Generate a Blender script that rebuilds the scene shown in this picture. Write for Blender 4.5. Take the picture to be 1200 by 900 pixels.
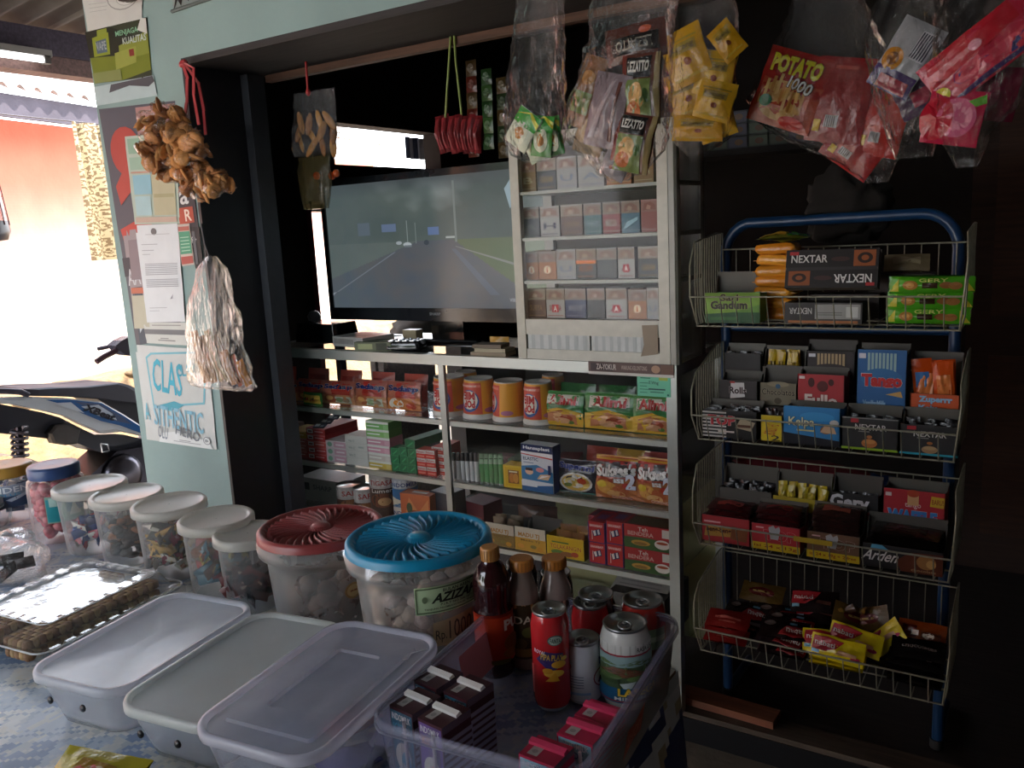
import bpy, math, random
from mathutils import Vector, Matrix, geometry, noise
random.seed(7)
PI=math.pi
for o in list(bpy.data.objects): bpy.data.objects.remove(o)
SC=bpy.context.scene; COL=SC.collection
# ---------------- camera (solved from the photograph's vanishing points, image taken as 1200x900) ----------------
F=987.; H=1.5
vz=Vector((280,5350,F)).normalized(); upc=-vz
Xc=Vector((1574,100,-F)).normalized(); Xc=(Xc-upc*Xc.dot(upc)).normalized(); Yc=upc.cross(Xc)
RW=Matrix((Xc,Yc,upc))                      # world = RW @ cam(x right, y down, z forward)
CP=Vector((0,0,H))
cam=bpy.data.cameras.new('camera'); co=bpy.data.objects.new('camera',cam); COL.objects.link(co)
r_=RW@Vector((1,0,0)); u_=RW@Vector((0,-1,0)); b_=RW@Vector((0,0,-1))
M=Matrix((r_,u_,b_)).transposed().to_4x4(); M.translation=CP; co.matrix_world=M
cam.sensor_width=36; cam.lens=36*F/1200; cam.clip_start=.02; cam.clip_end=200
SC.camera=co
# ---------------- world, sun, exposure ----------------
W=bpy.data.worlds.new('world'); SC.world=W; W.use_nodes=True
nt=W.node_tree; bg=nt.nodes['Background']
tc=nt.nodes.new('ShaderNodeTexCoord'); sx=nt.nodes.new('ShaderNodeSeparateXYZ'); rp=nt.nodes.new('ShaderNodeValToRGB')
nt.links.new(tc.outputs['Generated'],sx.inputs[0]); nt.links.new(sx.outputs['Z'],rp.inputs[0]); nt.links.new(rp.outputs[0],bg.inputs[0])
rp.color_ramp.elements[0].color=(.95,.97,1,1); rp.color_ramp.elements[1].color=(.62,.76,1,1)
bg.inputs[1].default_value=6.2
sl=bpy.data.lights.new('sun','SUN'); sl.energy=14; sl.angle=.02; sl.color=(1,.95,.88)
so=bpy.data.objects.new('sun',sl); COL.objects.link(so)
so.rotation_euler=Vector((-.62,.28,-1.15)).to_track_quat('-Z','Y').to_euler()
vs=SC.view_settings; vs.view_transform='Standard'; vs.look='None'; vs.gamma=1; vs.exposure=0.27
try: SC.cycles.transparent_max_bounces=32; SC.cycles.max_bounces=10
except Exception: pass
# ---------------- camera maths for measuring ----------------
def ray(px,py): return RW@Vector((px-600,py-450,F))
def onY(px,py,y): r=ray(px,py); return CP+r*(y/r.y)
def onZ(px,py,z): r=ray(px,py); return CP+r*((z-H)/r.z)
def onX(px,py,x): r=ray(px,py); return CP+r*(x/r.x)
def proj(p):
    c=RW.transposed()@(Vector(p)-CP); return (600+F*c.x/c.z,450+F*c.y/c.z)
def SX(px,y,z):
    # X of the point at depth y, height z seen in column px
    q=(px-600)/F; d=Vector((0,y,z-H)); A=Xc.x-q*Xc.z
    return -(d.y*Yc.x+d.z*upc.x-q*(d.y*Yc.z+d.z*upc.z))/A
def SZ(py,x,y):
    q=(py-450)/F; A=upc.y-q*upc.z
    return H-(x*Xc.y+y*Yc.y-q*(x*Xc.z+y*Yc.z))/A
# ---------------- colours ----------------
def lin(c): return c/12.92 if c<=.04045 else ((c+.055)/1.055)**2.4
_lc={}
def rgb(h):
    if isinstance(h,tuple): return h
    if h not in _lc: _lc[h]=tuple(lin(int(h[i:i+2],16)/255) for i in (0,2,4))+(1,)
    return _lc[h]
def mix(a,b,t):
    a=[int(a[i:i+2],16) for i in (0,2,4)]; b=[int(b[i:i+2],16) for i in (0,2,4)]
    return ''.join('%02x'%int(max(0,min(255,p+(q-p)*t))) for p,q in zip(a,b))
# ---------------- materials: all read the colour attribute of the mesh and add procedural grain / relief ----------------
MATS={}
def mk(name,rough=.5,metal=0,bump=0,bs=60,var=.1,vs_=20,spec=.5,kind='solid',alpha=1,emit=0,wave=None,bdist=.002,stretch=None,bumpdet=3,coat=0):
    m=bpy.data.materials.new(name); m.use_nodes=True; t=m.node_tree; N=t.nodes; L=t.links
    P=N['Principled BSDF']; at=N.new('ShaderNodeAttribute'); at.attribute_name='Col'
    tcn=N.new('ShaderNodeTexCoord'); mp=N.new('ShaderNodeMapping'); L.new(tcn.outputs['Object'],mp.inputs[0])
    if stretch: mp.inputs['Scale'].default_value=stretch
    nz=N.new('ShaderNodeTexNoise'); nz.inputs['Scale'].default_value=vs_; nz.inputs['Detail'].default_value=4; L.new(mp.outputs[0],nz.inputs[0])
    mr=N.new('ShaderNodeMapRange'); mr.inputs[1].default_value=.3; mr.inputs[2].default_value=.7; mr.inputs[3].default_value=1-var; mr.inputs[4].default_value=1+var*.6; L.new(nz.outputs[0],mr.inputs[0])
    mu=N.new('ShaderNodeVectorMath'); mu.operation='SCALE'; L.new(at.outputs['Color'],mu.inputs[0]); L.new(mr.outputs[0],mu.inputs['Scale'])
    colout=mu.outputs[0]
    nb=None
    if bump:
        n2=N.new('ShaderNodeTexNoise'); n2.inputs['Scale'].default_value=bs; n2.inputs['Detail'].default_value=bumpdet; L.new(mp.outputs[0],n2.inputs[0])
        nb=N.new('ShaderNodeBump'); nb.inputs['Strength'].default_value=bump; nb.inputs['Distance'].default_value=bdist; L.new(n2.outputs[0],nb.inputs['Height'])
    if kind=='solid':
        L.new(colout,P.inputs['Base Color']); P.inputs['Roughness'].default_value=rough; P.inputs['Metallic'].default_value=metal
        P.inputs['Specular IOR Level'].default_value=spec; P.inputs['Coat Weight'].default_value=coat; P.inputs['Coat Roughness'].default_value=.15
        if emit:
            P.inputs['Base Color'].default_value=(.01,.01,.012,1); t.links.remove(P.inputs['Base Color'].links[0]); L.new(at.outputs['Color'],P.inputs['Emission Color']); P.inputs['Emission Strength'].default_value=emit
        if nb: L.new(nb.outputs[0],P.inputs['Normal'])
    else:
        # thin clear or milky sheet: straight-through light + surface gloss + some scatter
        tr=N.new('ShaderNodeBsdfTransparent'); gl=N.new('ShaderNodeBsdfGlossy'); gl.inputs['Roughness'].default_value=rough
        df=N.new('ShaderNodeBsdfDiffuse'); tl=N.new('ShaderNodeBsdfTranslucent'); L.new(colout,df.inputs[0]); L.new(colout,tl.inputs[0])
        a1=N.new('ShaderNodeMixShader'); a1.inputs[0].default_value=.5; L.new(df.outputs[0],a1.inputs[1]); L.new(tl.outputs[0],a1.inputs[2])
        a2=N.new('ShaderNodeMixShader'); a2.inputs[0].default_value=alpha; L.new(tr.outputs[0],a2.inputs[1]); L.new(a1.outputs[0],a2.inputs[2])
        lw=N.new('ShaderNodeLayerWeight'); lw.inputs['Blend'].default_value=.5
        pw=N.new('ShaderNodeMath'); pw.operation='POWER'; pw.inputs[1].default_value=4; L.new(lw.outputs['Facing'],pw.inputs[0])
        fr=N.new('ShaderNodeMath'); fr.operation='MULTIPLY_ADD'; fr.inputs[1].default_value=.8; fr.inputs[2].default_value=.022; L.new(pw.outputs[0],fr.inputs[0])
        a3=N.new('ShaderNodeMixShader'); L.new(a2.outputs[0],a3.inputs[1]); L.new(gl.outputs[0],a3.inputs[2])
        if spec!=.5:
            mm=N.new('ShaderNodeMath'); mm.operation='MULTIPLY'; mm.inputs[1].default_value=spec*2; L.new(fr.outputs[0],mm.inputs[0]); L.new(mm.outputs[0],a3.inputs[0])
        else: L.new(fr.outputs[0],a3.inputs[0])
        if nb:
            for n in (gl,lw): L.new(nb.outputs[0],n.inputs['Normal'])
        L.new(a3.outputs[0],N['Material Output'].inputs[0])
    MATS[name]=m; return m
mk('card',.55,var=.06); mk('matte',.9,var=.12,vs_=8); mk('print',.42,var=.04,spec=.3)
mk('film',.24,bump=.55,bs=55,var=.05,bdist=.004); mk('plas',.35,var=.05); mk('gloss',.12,var=.03,coat=.3)
mk('metal',.28,metal=1,var=.08); mk('alu',.42,metal=.85,var=.08,bump=.15,bs=300,bdist=.0005,stretch=(.1,1,1)); mk('wire',.4,metal=.3,var=.25,vs_=60)
mk('paint',.35,var=.1,vs_=30)
mk('plaster',.85,bump=.35,bs=26,var=.11,vs_=3.5,bdist=.006,bumpdet=8)
mk('concrete',.9,bump=.6,bs=40,var=.35,vs_=5,bdist=.006,bumpdet=9)
mk('soil',.95,bump=.8,bs=22,var=.3,vs_=9,bdist=.03,bumpdet=8)
mk('wood',.7,bump=.35,bs=14,var=.35,vs_=9,bdist=.003,stretch=(.6,8,8)); mk('asbestos',.9,bump=.4,bs=30,var=.35,vs_=2.5,bdist=.004,bumpdet=8)
mk('cloth',.95,bump=.4,bs=200,var=.12,vs_=30,bdist=.001); mk('oilcloth',.3,bump=.25,bs=18,var=.08,vs_=40,bdist=.002)
mk('rubber',.6,var=.1); mk('snack',.75,bump=.8,bs=160,var=.3,vs_=80,bdist=.002)
mk('screen',.2,emit=.7,var=0,spec=.3); mk('lamp',.5,emit=6,var=0)
mk('clear',.06,kind='sheet',alpha=.006,bump=.0,spec=.15); mk('bagfilm',.07,kind='sheet',alpha=.02,bump=1,bs=60,bdist=.012,bumpdet=5,spec=.8,stretch=(1.3,1.3,.55))
mk('petclear',.08,kind='sheet',alpha=.07,bump=.25,bs=25,bdist=.003,spec=.9); mk('frost',.32,kind='sheet',alpha=.24,bump=.1,bs=60,bdist=.001,var=.05)
mk('frostlid',.22,kind='sheet',alpha=.84,bump=.12,bs=12,bdist=.004,var=.06,vs_=9); mk('milky',.3,kind='sheet',alpha=.86,var=.04); mk('thinfrost',.25,kind='sheet',alpha=.36,bump=.2,bs=20,bdist=.002,spec=.7)
mk('frostjar',.32,kind='sheet',alpha=.31,bump=.1,bs=60,bdist=.001,var=.05); mk('hazelid',.25,kind='sheet',alpha=.5,bump=.12,bs=14,bdist=.002); mk('cola',.08,spec=.7,var=.02)
# ---------------- mesh building ----------------
_tx={}
def glyphs(s,off=0.):
    k=(s,off)
    if k in _tx: return _tx[k]
    cu=bpy.data.curves.new('t','FONT'); cu.body=s; cu.size=1; cu.resolution_u=2; cu.offset=off; cu.fill_mode='FRONT'
    o=bpy.data.objects.new('t',cu); me=bpy.data.meshes.new_from_object(o)
    vs=[(v.co.x,v.co.y) for v in me.vertices]; fs=[tuple(p.vertices) for p in me.polygons]
    bpy.data.objects.remove(o); bpy.data.curves.remove(cu); bpy.data.meshes.remove(me)
    if not vs: vs=[(0,0),(1,0),(1,1)]; fs=[(0,1,2)]
    x0=min(v[0] for v in vs);x1=max(v[0] for v in vs);y0=min(v[1] for v in vs);y1=max(v[1] for v in vs)
    w=(x1-x0) or 1;h=(y1-y0) or 1
    _tx[k]=([((v[0]-x0)/w,(v[1]-y0)/h) for v in vs],fs); return _tx[k]
class MB:
    def __init__(s): s.v=[];s.f=[];s.c=[];s.m=[];s.s=[];s.names=[]
    def add(s,vs,fs,col='888888',m='card',sm=False):
        o=len(s.v); s.v.extend(tuple(v) for v in vs)
        if m not in s.names: s.names.append(m)
        mi=s.names.index(m); lst=isinstance(col,list)
        for i,f in enumerate(fs):
            s.f.append([o+k for k in f]); s.c.append(rgb(col[i] if lst else col)); s.m.append(mi); s.s.append(sm)
        return s
    def box(s,x0,y0,z0,x1,y1,z1,col,m='card',M=None,cols=None):
        vs=[(x,y,z) for z in (z0,z1) for y in (y0,y1) for x in (x0,x1)]
        if M is not None: vs=[M@Vector(v) for v in vs]
        fs=[(0,1,5,4),(1,3,7,5),(3,2,6,7),(2,0,4,6),(4,5,7,6),(0,2,3,1)]
        return s.add(vs,fs,cols or col,m)
    def loft(s,loops,col,m='card',sm=True,cap0=True,cap1=True,closed=True,colf=None):
        n=len(loops[0]); vs=[p for l in loops for p in l]; fs=[];cs=[]
        for a in range(len(loops)-1):
            for i in range(n if closed else n-1):
                j=(i+1)%n; fs.append((a*n+i,a*n+j,(a+1)*n+j,(a+1)*n+i)); cs.append(colf(a,i) if colf else (col[a] if isinstance(col,list) else col))
        s.add(vs,fs,cs,m,sm)
        c0=cs[0] if cs else col; c1=cs[-1] if cs else col
        if cap0: s.add(loops[0],[tuple(range(n))[::-1]],c0,m)
        if cap1: s.add(loops[-1],[tuple(range(n))],c1,m)
        return s
    def lathe(s,prof,col,m='plas',n=28,cap0=True,cap1=True,sm=True,c=(0,0),colf=None,T=None):
        lo=[[Vector((c[0]+r*math.cos(2*PI*i/n),c[1]+r*math.sin(2*PI*i/n),z)) for i in range(n)] for r,z in prof]
        if T is not None: lo=[[T@p for p in l] for l in lo]
        return s.loft(lo,col,m,sm,cap0,cap1,colf=colf)
    def tube(s,pts,r,col,m='plas',n=6,taper=None):
        pts=[Vector(p) for p in pts]; lo=[]; nrm=None
        for i,p in enumerate(pts):
            d=(pts[min(i+1,len(pts)-1)]-pts[max(i-1,0)]).normalized()
            if nrm is None: nrm=(Vector((0,0,1)) if abs(d.z)<.9 else Vector((1,0,0))).cross(d).normalized()
            nrm=(nrm-d*nrm.dot(d)).normalized(); b=d.cross(nrm); rr=r*(taper[i] if taper else 1)
            lo.append([p+nrm*(rr*math.cos(2*PI*k/n))+b*(rr*math.sin(2*PI*k/n)) for k in range(n)])
        return s.loft(lo,col,m,True)
    def sheet(s,fn,nu,nv,col,m='film',sm=True,colf=None):
        vs=[fn(i/nu,j/nv) for j in range(nv+1) for i in range(nu+1)]; fs=[];cs=[]
        for j in range(nv):
            for i in range(nu):
                a=j*(nu+1)+i; fs.append((a,a+1,a+nu+2,a+nu+1)); cs.append(colf((i+.5)/nu,(j+.5)/nv) if colf else col)
        return s.add(vs,fs,cs,m,sm)
    def art(s,items,mp,m='print',sub=1,l0=1,step=.00022):
        # mp(u,v,l): panel coordinates 0..1 and layer height -> point
        for k,it in enumerate(items):
            l=(l0+k)*step; t=it[0]
            if t=='r':
                _,a,b,c,d,col=it[:6]; n=max(1,sub)
                s.sheet(lambda u,v:mp(a+(c-a)*u,b+(d-b)*v,l),n,n,col,m,sub>1)
            elif t=='e':
                _,cx,cy,rx,ry,col=it[:6]; n=18; R_=2 if sub>1 else 1
                vs=[mp(cx,cy,l)]; fs=[]
                for r in range(1,R_+1):
                    vs+=[mp(cx+rx*r/R_*math.cos(2*PI*i/n),cy+ry*r/R_*math.sin(2*PI*i/n),l) for i in range(n)]
                fs=[(0,1+i,1+(i+1)%n) for i in range(n)]
                for r in range(1,R_): fs+=[(1+(r-1)*n+i,1+r*n+i,1+r*n+(i+1)%n,1+(r-1)*n+(i+1)%n) for i in range(n)]
                s.add(vs,fs,col,m)
            elif t=='p':
                _,pts,col=it[:3]
                tri=geometry.tessellate_polygon([[Vector((x,y,0)) for x,y in pts]]); P=[tuple(p) for p in pts]; T_=[tuple(q) for q in tri]
                if sub>1:
                    for _i in range(2):
                        nt_=[];
                        for a,b,c in T_:
                            i0=len(P); P+= [((P[a][0]+P[b][0])/2,(P[a][1]+P[b][1])/2),((P[b][0]+P[c][0])/2,(P[b][1]+P[c][1])/2),((P[c][0]+P[a][0])/2,(P[c][1]+P[a][1])/2)]
                            nt_+=[(a,i0,i0+2),(i0,b,i0+1),(i0+2,i0+1,c),(i0,i0+1,i0+2)]
                        T_=nt_
                s.add([mp(x,y,l) for x,y in P],T_,col,m)
            elif t=='t':
                _,tx,a,b,c,d,col=it[:7]; o=dict(it[7]) if len(it)>7 else {}
                rot=math.radians(o.get('rot',0)); sh=o.get('sh',0); asp=o.get('asp',1); cx,cy=(a+c)/2,(b+d)/2
                def emit(off,cl,lay,grow=0):
                    vs,fs=glyphs(tx,off); out=[]
                    for x,y in vs:
                        x=(x-.5)*(c-a+grow)+sh*(y-.5)*(d-b); y=(y-.5)*(d-b+grow*asp)
                        out.append(mp(cx+x*math.cos(rot)-y*math.sin(rot)/asp,cy+x*math.sin(rot)*asp+y*math.cos(rot),lay))
                    s.add(out,fs,cl,m)
                if 'ol' in o: emit(.06,o['ol'],l,.012)
                emit(o.get('off',.015),col,l+(.0007 if sub>1 else step*.6))
        return s
    def mesh(s,name='mesh'):
        me=bpy.data.meshes.new(name); me.from_pydata(s.v,[],s.f)
        for n in s.names: me.materials.append(MATS[n])
        me.polygons.foreach_set('material_index',s.m); me.polygons.foreach_set('use_smooth',s.s)
        ca=me.color_attributes.new('Col','FLOAT_COLOR','CORNER'); d=[]
        for f,c in zip(s.f,s.c): d.extend(c*len(f))
        ca.data.foreach_set('color',d); me.update(); return me
def ob(name,me,parent=None,loc=(0,0,0),rot=(0,0,0),label=None,kind=None,sc=None):
    if isinstance(me,MB): me=me.mesh(name)
    o=bpy.data.objects.new(name,me); COL.objects.link(o); o.location=loc; o.rotation_euler=rot
    if sc: o.scale=sc
    if parent: o.parent=parent
    if label: o['label']=label
    if kind: o['kind']=kind
    return o
def tg(o,label,cat,group=None):
    o['label']=label; o['category']=cat
    if group: o['group']=group
    return o
def th(name,label,cat,loc=(0,0,0),rz=0,group=None,rot=None):
    o=bpy.data.objects.new(name,None); COL.objects.link(o); o.empty_display_size=.05; o.location=loc; o.rotation_euler=rot or (0,0,rz); return tg(o,label,cat,group)
def it(name,me,label,cat,loc=(0,0,0),rot=(0,0,0),group=None,sc=None): return tg(ob(name,me,None,loc,rot,sc=sc),label,cat,group)
def st(name,me,**k): return ob(name,me,kind='structure',**k)
KIDS={}
def dup(root,loc,rot=(0,0,0),label=None,group=None):
    r=root.copy(); COL.objects.link(r); r.location=loc; r.rotation_euler=rot
    if label: r['label']=label
    if group: r['group']=group
    for ch in list(root.children):
        c=ch.copy(); COL.objects.link(c); c.parent=r
        for g in list(ch.children): d=g.copy(); COL.objects.link(d); d.parent=c
    return r
def rrect(w,d,r,z,n=5,c=(0,0)):
    out=[]
    for qx,qy,a0 in ((1,1,0),(-1,1,90),(-1,-1,180),(1,-1,270)):
        for k in range(n+1):
            a=math.radians(a0+90*k/n); out.append(Vector((c[0]+qx*(w/2-r)+r*math.cos(a),c[1]+qy*(d/2-r)+r*math.sin(a),z)))
    return out
def pl(o,ux,uy,n=None):
    # flat panel mapping: origin o, full width vector ux, full height vector uy
    o,ux,uy=Vector(o),Vector(ux),Vector(uy); n=Vector(n) if n else ux.cross(uy).normalized()
    return lambda u,v,l:o+ux*u+uy*v+n*l
# carton with printed faces; origin at bottom centre, front towards -y
def carton(w,d,h,col,front=(),top=(),side=(),m='card',cols=None,back=()):
    b=MB(); c=cols or {}
    b.box(-w/2,-d/2,0,w/2,d/2,h,None,m,cols=[c.get('f',col),c.get('s',mix(col,'000000',.06)),col,c.get('s',mix(col,'000000',.06)),c.get('t',col),col])
    if front: b.art(front,pl((-w/2,-d/2,0),(w,0,0),(0,0,h)))
    if top: b.art(top,pl((-w/2,-d/2,h),(w,0,0),(0,d,0)))
    if side:
        b.art(side,pl((w/2,-d/2,0),(0,d,0),(0,0,h))); b.art(side,pl((-w/2,d/2,0),(0,-d,0),(0,0,h)))
    return b
# open display tray made of board: front wall hf with art, back flap hb
def tray(w,d,hf,hb,col,front=(),inner='8f8a80',side=(),lean=0,m='card',hs=None):
    b=MB(); t=.0018; hs=hs or max(hf*.9,.01)
    b.box(-w/2,-d/2,0,w/2,d/2,t,inner,m)
    b.box(-w/2,-d/2,0,w/2,-d/2+t,hf,None,m,cols=[col,col,inner,col,inner,inner])
    b.box(-w/2,d/2-t,0,w/2,d/2,hb,inner,m)
    for sx_ in (-1,1):
        x=sx_*w/2; x2=x-sx_*t; vs=[]
        for xx in (x,x2): vs+=[(xx,-d/2,0),(xx,d/2,0),(xx,d/2,hb*.92),(xx,d/2-.012,hb*.92),(xx,d/2-.03,hs),(xx,-d/2,hf)]
        b.add(vs,[(0,1,2,3,4,5),(6,11,10,9,8,7)]+[(i,6+i,6+(i+1)%6,(i+1)%6) for i in range(6)],[mix(col,'000000',.1),inner]+[inner]*6,m)
    if front: b.art(front,pl((-w/2,-d/2,0),(w,0,0),(0,0,hf)))
    return b
# film pack with crimped ends ('lr' ends left/right, 'tb' top/bottom); front towards -y; origin bottom centre
def pillow(w,h,t,col,front=(),crimp='lr',seed=0,rough=.004,nu=18,nv=14,back=None,p=.55,wr=1,m='film'):
    b=MB(); rnd=random.Random(seed); ox=rnd.random()*50
    def bul(u,v):
        a=u if crimp=='lr' else v; c=v if crimp=='lr' else u
        e=.045
        k=max(0,min(1,(min(a,1-a)-e)/(.5-e)))**p; q=max(0.,min(c,1-c)*2)**.42
        return k*(.25+.75*q) if min(a,1-a)>e else 0
    def P(u,v,l,sg):
        z=bul(u,v)*t/2; q=Vector((u*5+ox,v*5,sg*3))
        z+=bul(u,v)*noise.noise(q)*rough*wr*2 + noise.noise(q*3)*rough*.35*wr
        ed=noise.noise(Vector((v*4+ox,u*3,9)))*.05; pinch=1-.12*bul(u,v)+ed if crimp=='lr' else 1; x=(u-.5)*w*(1+ed*.4 if crimp=='lr' else (1-.12*bul(u,v)+ed))
        return Vector((x,sg*(z+l+.0004),h*.5+(v-.5)*h*pinch))
    b.sheet(lambda u,v:P(u,v,0,-1),nu,nv,col,m); b.sheet(lambda u,v:P(u,v,0,1),nu,nv,back or col,m)
    if front: b.art(front,lambda u,v,l:P(u,v,l+.0013,-1),sub=8,m=m,step=.00032)
    return b
# simple candy / small packet
def packet(w,h,t,col,col2=None,art=(),seed=0,m='film'): return pillow(w,h,t,col,art,'lr',seed,nu=6,nv=4,m=m)
# drinks can of radius r, height h: body with wrapped art, lid and tab as parts
def canmap(r,h,a0=-90,z0=0):
    # u 0..1 spans the half of the can facing -y, centre u=.5 at angle a0
    return lambda u,v,l:Vector(((r+l)*math.cos(math.radians(a0)+(u-.5)*PI),(r+l)*math.sin(math.radians(a0)+(u-.5)*PI),z0+h*v))
# ================= structure =================
XL=-2.70; XP=-2.245; YF=1.75; DECK=.09; DY=2.12
def wallpart(b,x0,y0,z0,x1,y1,z1,col,m='plaster'): b.box(x0,y0,z0,x1,y1,z1,col,m)
TEAL='8fa6a3'
b=MB(); b.box(XL,YF,0,XP,YF+.15,2.95,TEAL,'plaster'); b.box(XP,YF,2.055,1.5,YF+.15,2.95,TEAL,'plaster')
st('wall_front',b)
st('trim_1',MB().box(XP,YF,2.035,1.5,2.06,2.055,'2c2828','wood'),label='dark timber underside of the shop lintel')
st('trim_2',MB().box(-2.2,2.035,2.012,1.5,2.06,2.034,'5a3c2a','wood'),label='brown wooden strip along the inner edge of the lintel')
b=MB(); b.box(XP,YF+.0,0,XP+.012,2.03,2.035,'2b2d31','paint'); b.box(XP+.012,1.96,0,XP+.045,2.03,2.03,'4a4e54','paint'); st('trim_3',b,label='dark grey door frame beside the pillar')
# interior left wall with a doorway and a high opening
def yz(px,py,x=-2.62): p=onX(px,py,x); return p.y,p.z
yd0=yz(361,248)[0]-.01; zd1=yz(362,248)[1]; yb0=yz(385,150)[0]; zb0=yz(450,196)[1]; zb1=yz(390,144)[1]; ye=4.3
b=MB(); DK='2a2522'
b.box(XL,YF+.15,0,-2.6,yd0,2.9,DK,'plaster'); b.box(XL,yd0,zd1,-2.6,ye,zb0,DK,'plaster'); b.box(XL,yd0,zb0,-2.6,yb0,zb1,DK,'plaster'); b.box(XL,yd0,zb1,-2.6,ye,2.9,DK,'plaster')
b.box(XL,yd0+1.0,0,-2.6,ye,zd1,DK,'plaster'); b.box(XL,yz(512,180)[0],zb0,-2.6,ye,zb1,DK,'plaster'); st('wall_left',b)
b=MB(); b.box(-2.6,yd0-.02,DECK,-2.594,yd0+.004,zd1+.03,'6b2a3c','paint'); b.box(-2.6,yd0,zd1,-2.585,yd0+1.,zd1+.04,'3a2020','paint'); st('trim_4',b,label='dark red frame of the side doorway')
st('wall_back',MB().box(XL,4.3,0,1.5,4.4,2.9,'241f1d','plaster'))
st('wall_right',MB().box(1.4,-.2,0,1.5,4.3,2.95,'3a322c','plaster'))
st('wall_light_blocker',MB().box(1.4,-1.6,0,1.5,-.2,3.2,'6f6458','plaster').box(-1.1,-1.7,0,1.5,-1.6,3.2,'6f6458','plaster'))  # unseen walls added beside and behind the camera to darken the rack side
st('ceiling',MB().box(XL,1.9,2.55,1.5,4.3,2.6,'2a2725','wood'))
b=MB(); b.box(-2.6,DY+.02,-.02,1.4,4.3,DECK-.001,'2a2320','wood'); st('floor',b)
b=MB(); b.box(-2.22,DY,-.01,1.4,DY+.02,DECK-.012,'121216','paint'); b.box(-2.22,DY+.005,DECK-.012,1.4,DY+.09,DECK+.004,'4c3f35','wood'); st('trim_5',b,label='black riser and worn wooden edge of the shop step')
b=MB(); b.box(-2.70,-2.6,-.12,1.4,DY,0,'5d554b','concrete'); st('porch_floor',b,label='grey concrete slab in front of the shop step')
# cracked paving: slabs slightly proud along the step
b=MB(); b.box(-.84,DY-.11,0,1.3,DY,.004,'5f564b','concrete'); st('trim_6',b,label='rough concrete strip along the foot of the step')
it('loose_plank',MB().box(-.15,-.035,0,.15,.035,.022,'7a4630','wood'),'reddish brown loose plank lying on the shop step below the snack rack','plank',(SX(848,2.175,.11),2.19,DECK+.005),(0,0,math.radians(-2)))
# dark boarded partition and door deep in the shop on the right
t=th('wooden_door','dark brown panelled door deep in the shop behind the snack rack','door',(.05,3.6,DECK))
b=MB(); b.box(-.3,0,0,.62,.03,2.0,'3a241b','wood'); ob('door_leaf',b,t)
for k,(x0,z0,x1,z1) in enumerate(((-.22,.15,.12,.85),(.2,.15,.54,.85),(-.22,1.0,.12,1.85),(.2,1.0,.54,1.85))):
    ob('panel',MB().box(x0,-.014,z0,x1,0,z1,'4a2d20','wood'),t)
ob('handle',MB().tube([(.57,-.03,1.0),(.5,-.035,1.0)],.008,'777777','metal'),t)
# yard, bank
b=MB()
def terr(x,y):
    t_=max(0,min(1,(-5.5-x)/.9)); t_=t_*t_*(3-2*t_)
    return -.03+.60*t_+noise.noise(Vector((x*1.3,y*1.3,0)))*.10*t_+noise.noise(Vector((x*5,y*5,3)))*.05*(.4 if t_ in(0,1) else 1.4)
b.sheet(lambda u,v:(-2.72-u*13,-7+v*22,terr(-2.72-u*13,-7+v*22)),70,110,'b5a48c','soil',False,lambda u,v:('8a6f4e' if -6.5<-2.72-u*13<-5.4 else 'b5a48c')); st('yard_ground',b,label='pale bare earth yard with a raised bank')
b=MB(); b.sheet(lambda u,v:(-2.7+u*14,-12+v*9.4,-.1),2,2,'47453f','concrete'); st('street_ground',b,label='street surface in front of the shop')
rock=[]
for s in range(3):
    b=MB(); rnd=random.Random(s)
    b.lathe([(.02,-.5),(.7,-.3),(1,.05),(.75,.42),(.1,.6)],'8f7a5e','soil',n=9); me=b.mesh('rock')
    for v in me.vertices: v.co*=1+.35*noise.noise(v.co*1.7+Vector((s*9,0,0)))
    rock.append(me)
rnd=random.Random(3)
used=[]
for k in range(60):
    y=3.0+rnd.random()*2.2; x=-5.7-rnd.random()*.6; s=.03+rnd.random()*.07
    if any((x-a)**2+(y-c)**2<(1.9*(s+d))**2 for a,c,d in used) or len(used)>15: continue
    used.append((x,y,s))
    it('rock',rock[k%3],'pale stone lying on the earth bank behind the motorcycle','stone',(x,y,terr(x,y)+s*.2),(0,0,rnd.random()*6),'stones on the yard bank',sc=(s*1.5,s,s*.8))
# porch roof: corrugated sheets, rafters, beam
def rz(x): return 2.60+(x+4.2)*.105
t=th('porch_roof','weathered grey corrugated sheet roof over the porch','roof',(0,0,0))
for i in range(9):
    for j,(xa,xb) in enumerate(((-4.35,-2.3),(-2.45,-.4),(-.55,1.6))):
        y0=-2.5+i*1.0-.03
        bb=MB(); bb.sheet(lambda u,v:(xa+(xb-xa)*u,y0+v*1.06,rz(xa+(xb-xa)*u)+.022*math.cos(2*PI*(y0+v*1.06)/.146)+.006*(j%2)+.004*(i%2)),2,58,mix('5d5753','7a736c',((i*3+j)%4)/4),'asbestos'); ob('sheet',bb,t)
for y in (-1.6,-.4,.8,3.2): ob('rafter',MB().box(-4.2,y,0,1.5,y+.05,.1,'40362f','wood',M=Matrix(((1,0,0,0),(0,1,0,0),(.105,0,1,rz(0)-.14),(0,0,0,1)))),t)
for x in (-3.3,-1.6,0.2): ob('purlin',MB().box(x,-2.5,rz(x)-.065,x+.045,YF-.01 if x>-2.7 else 6.2,rz(x)-.024,'3a312b','wood'),t)
ob('beam',MB().box(-4.28,-2.5,2.36,-4.16,6.3,2.50,'6a4f49','wood'),t); ob('fascia',MB().box(-4.155,-2.5,2.44,-4.13,6.3,2.56,'3d3240','wood'),t)
for y in (-2.3,5.9): ob('post',MB().box(-4.28,y,-.03,-4.18,y+.1,2.36,'6a4f49','wood'),t)
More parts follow.
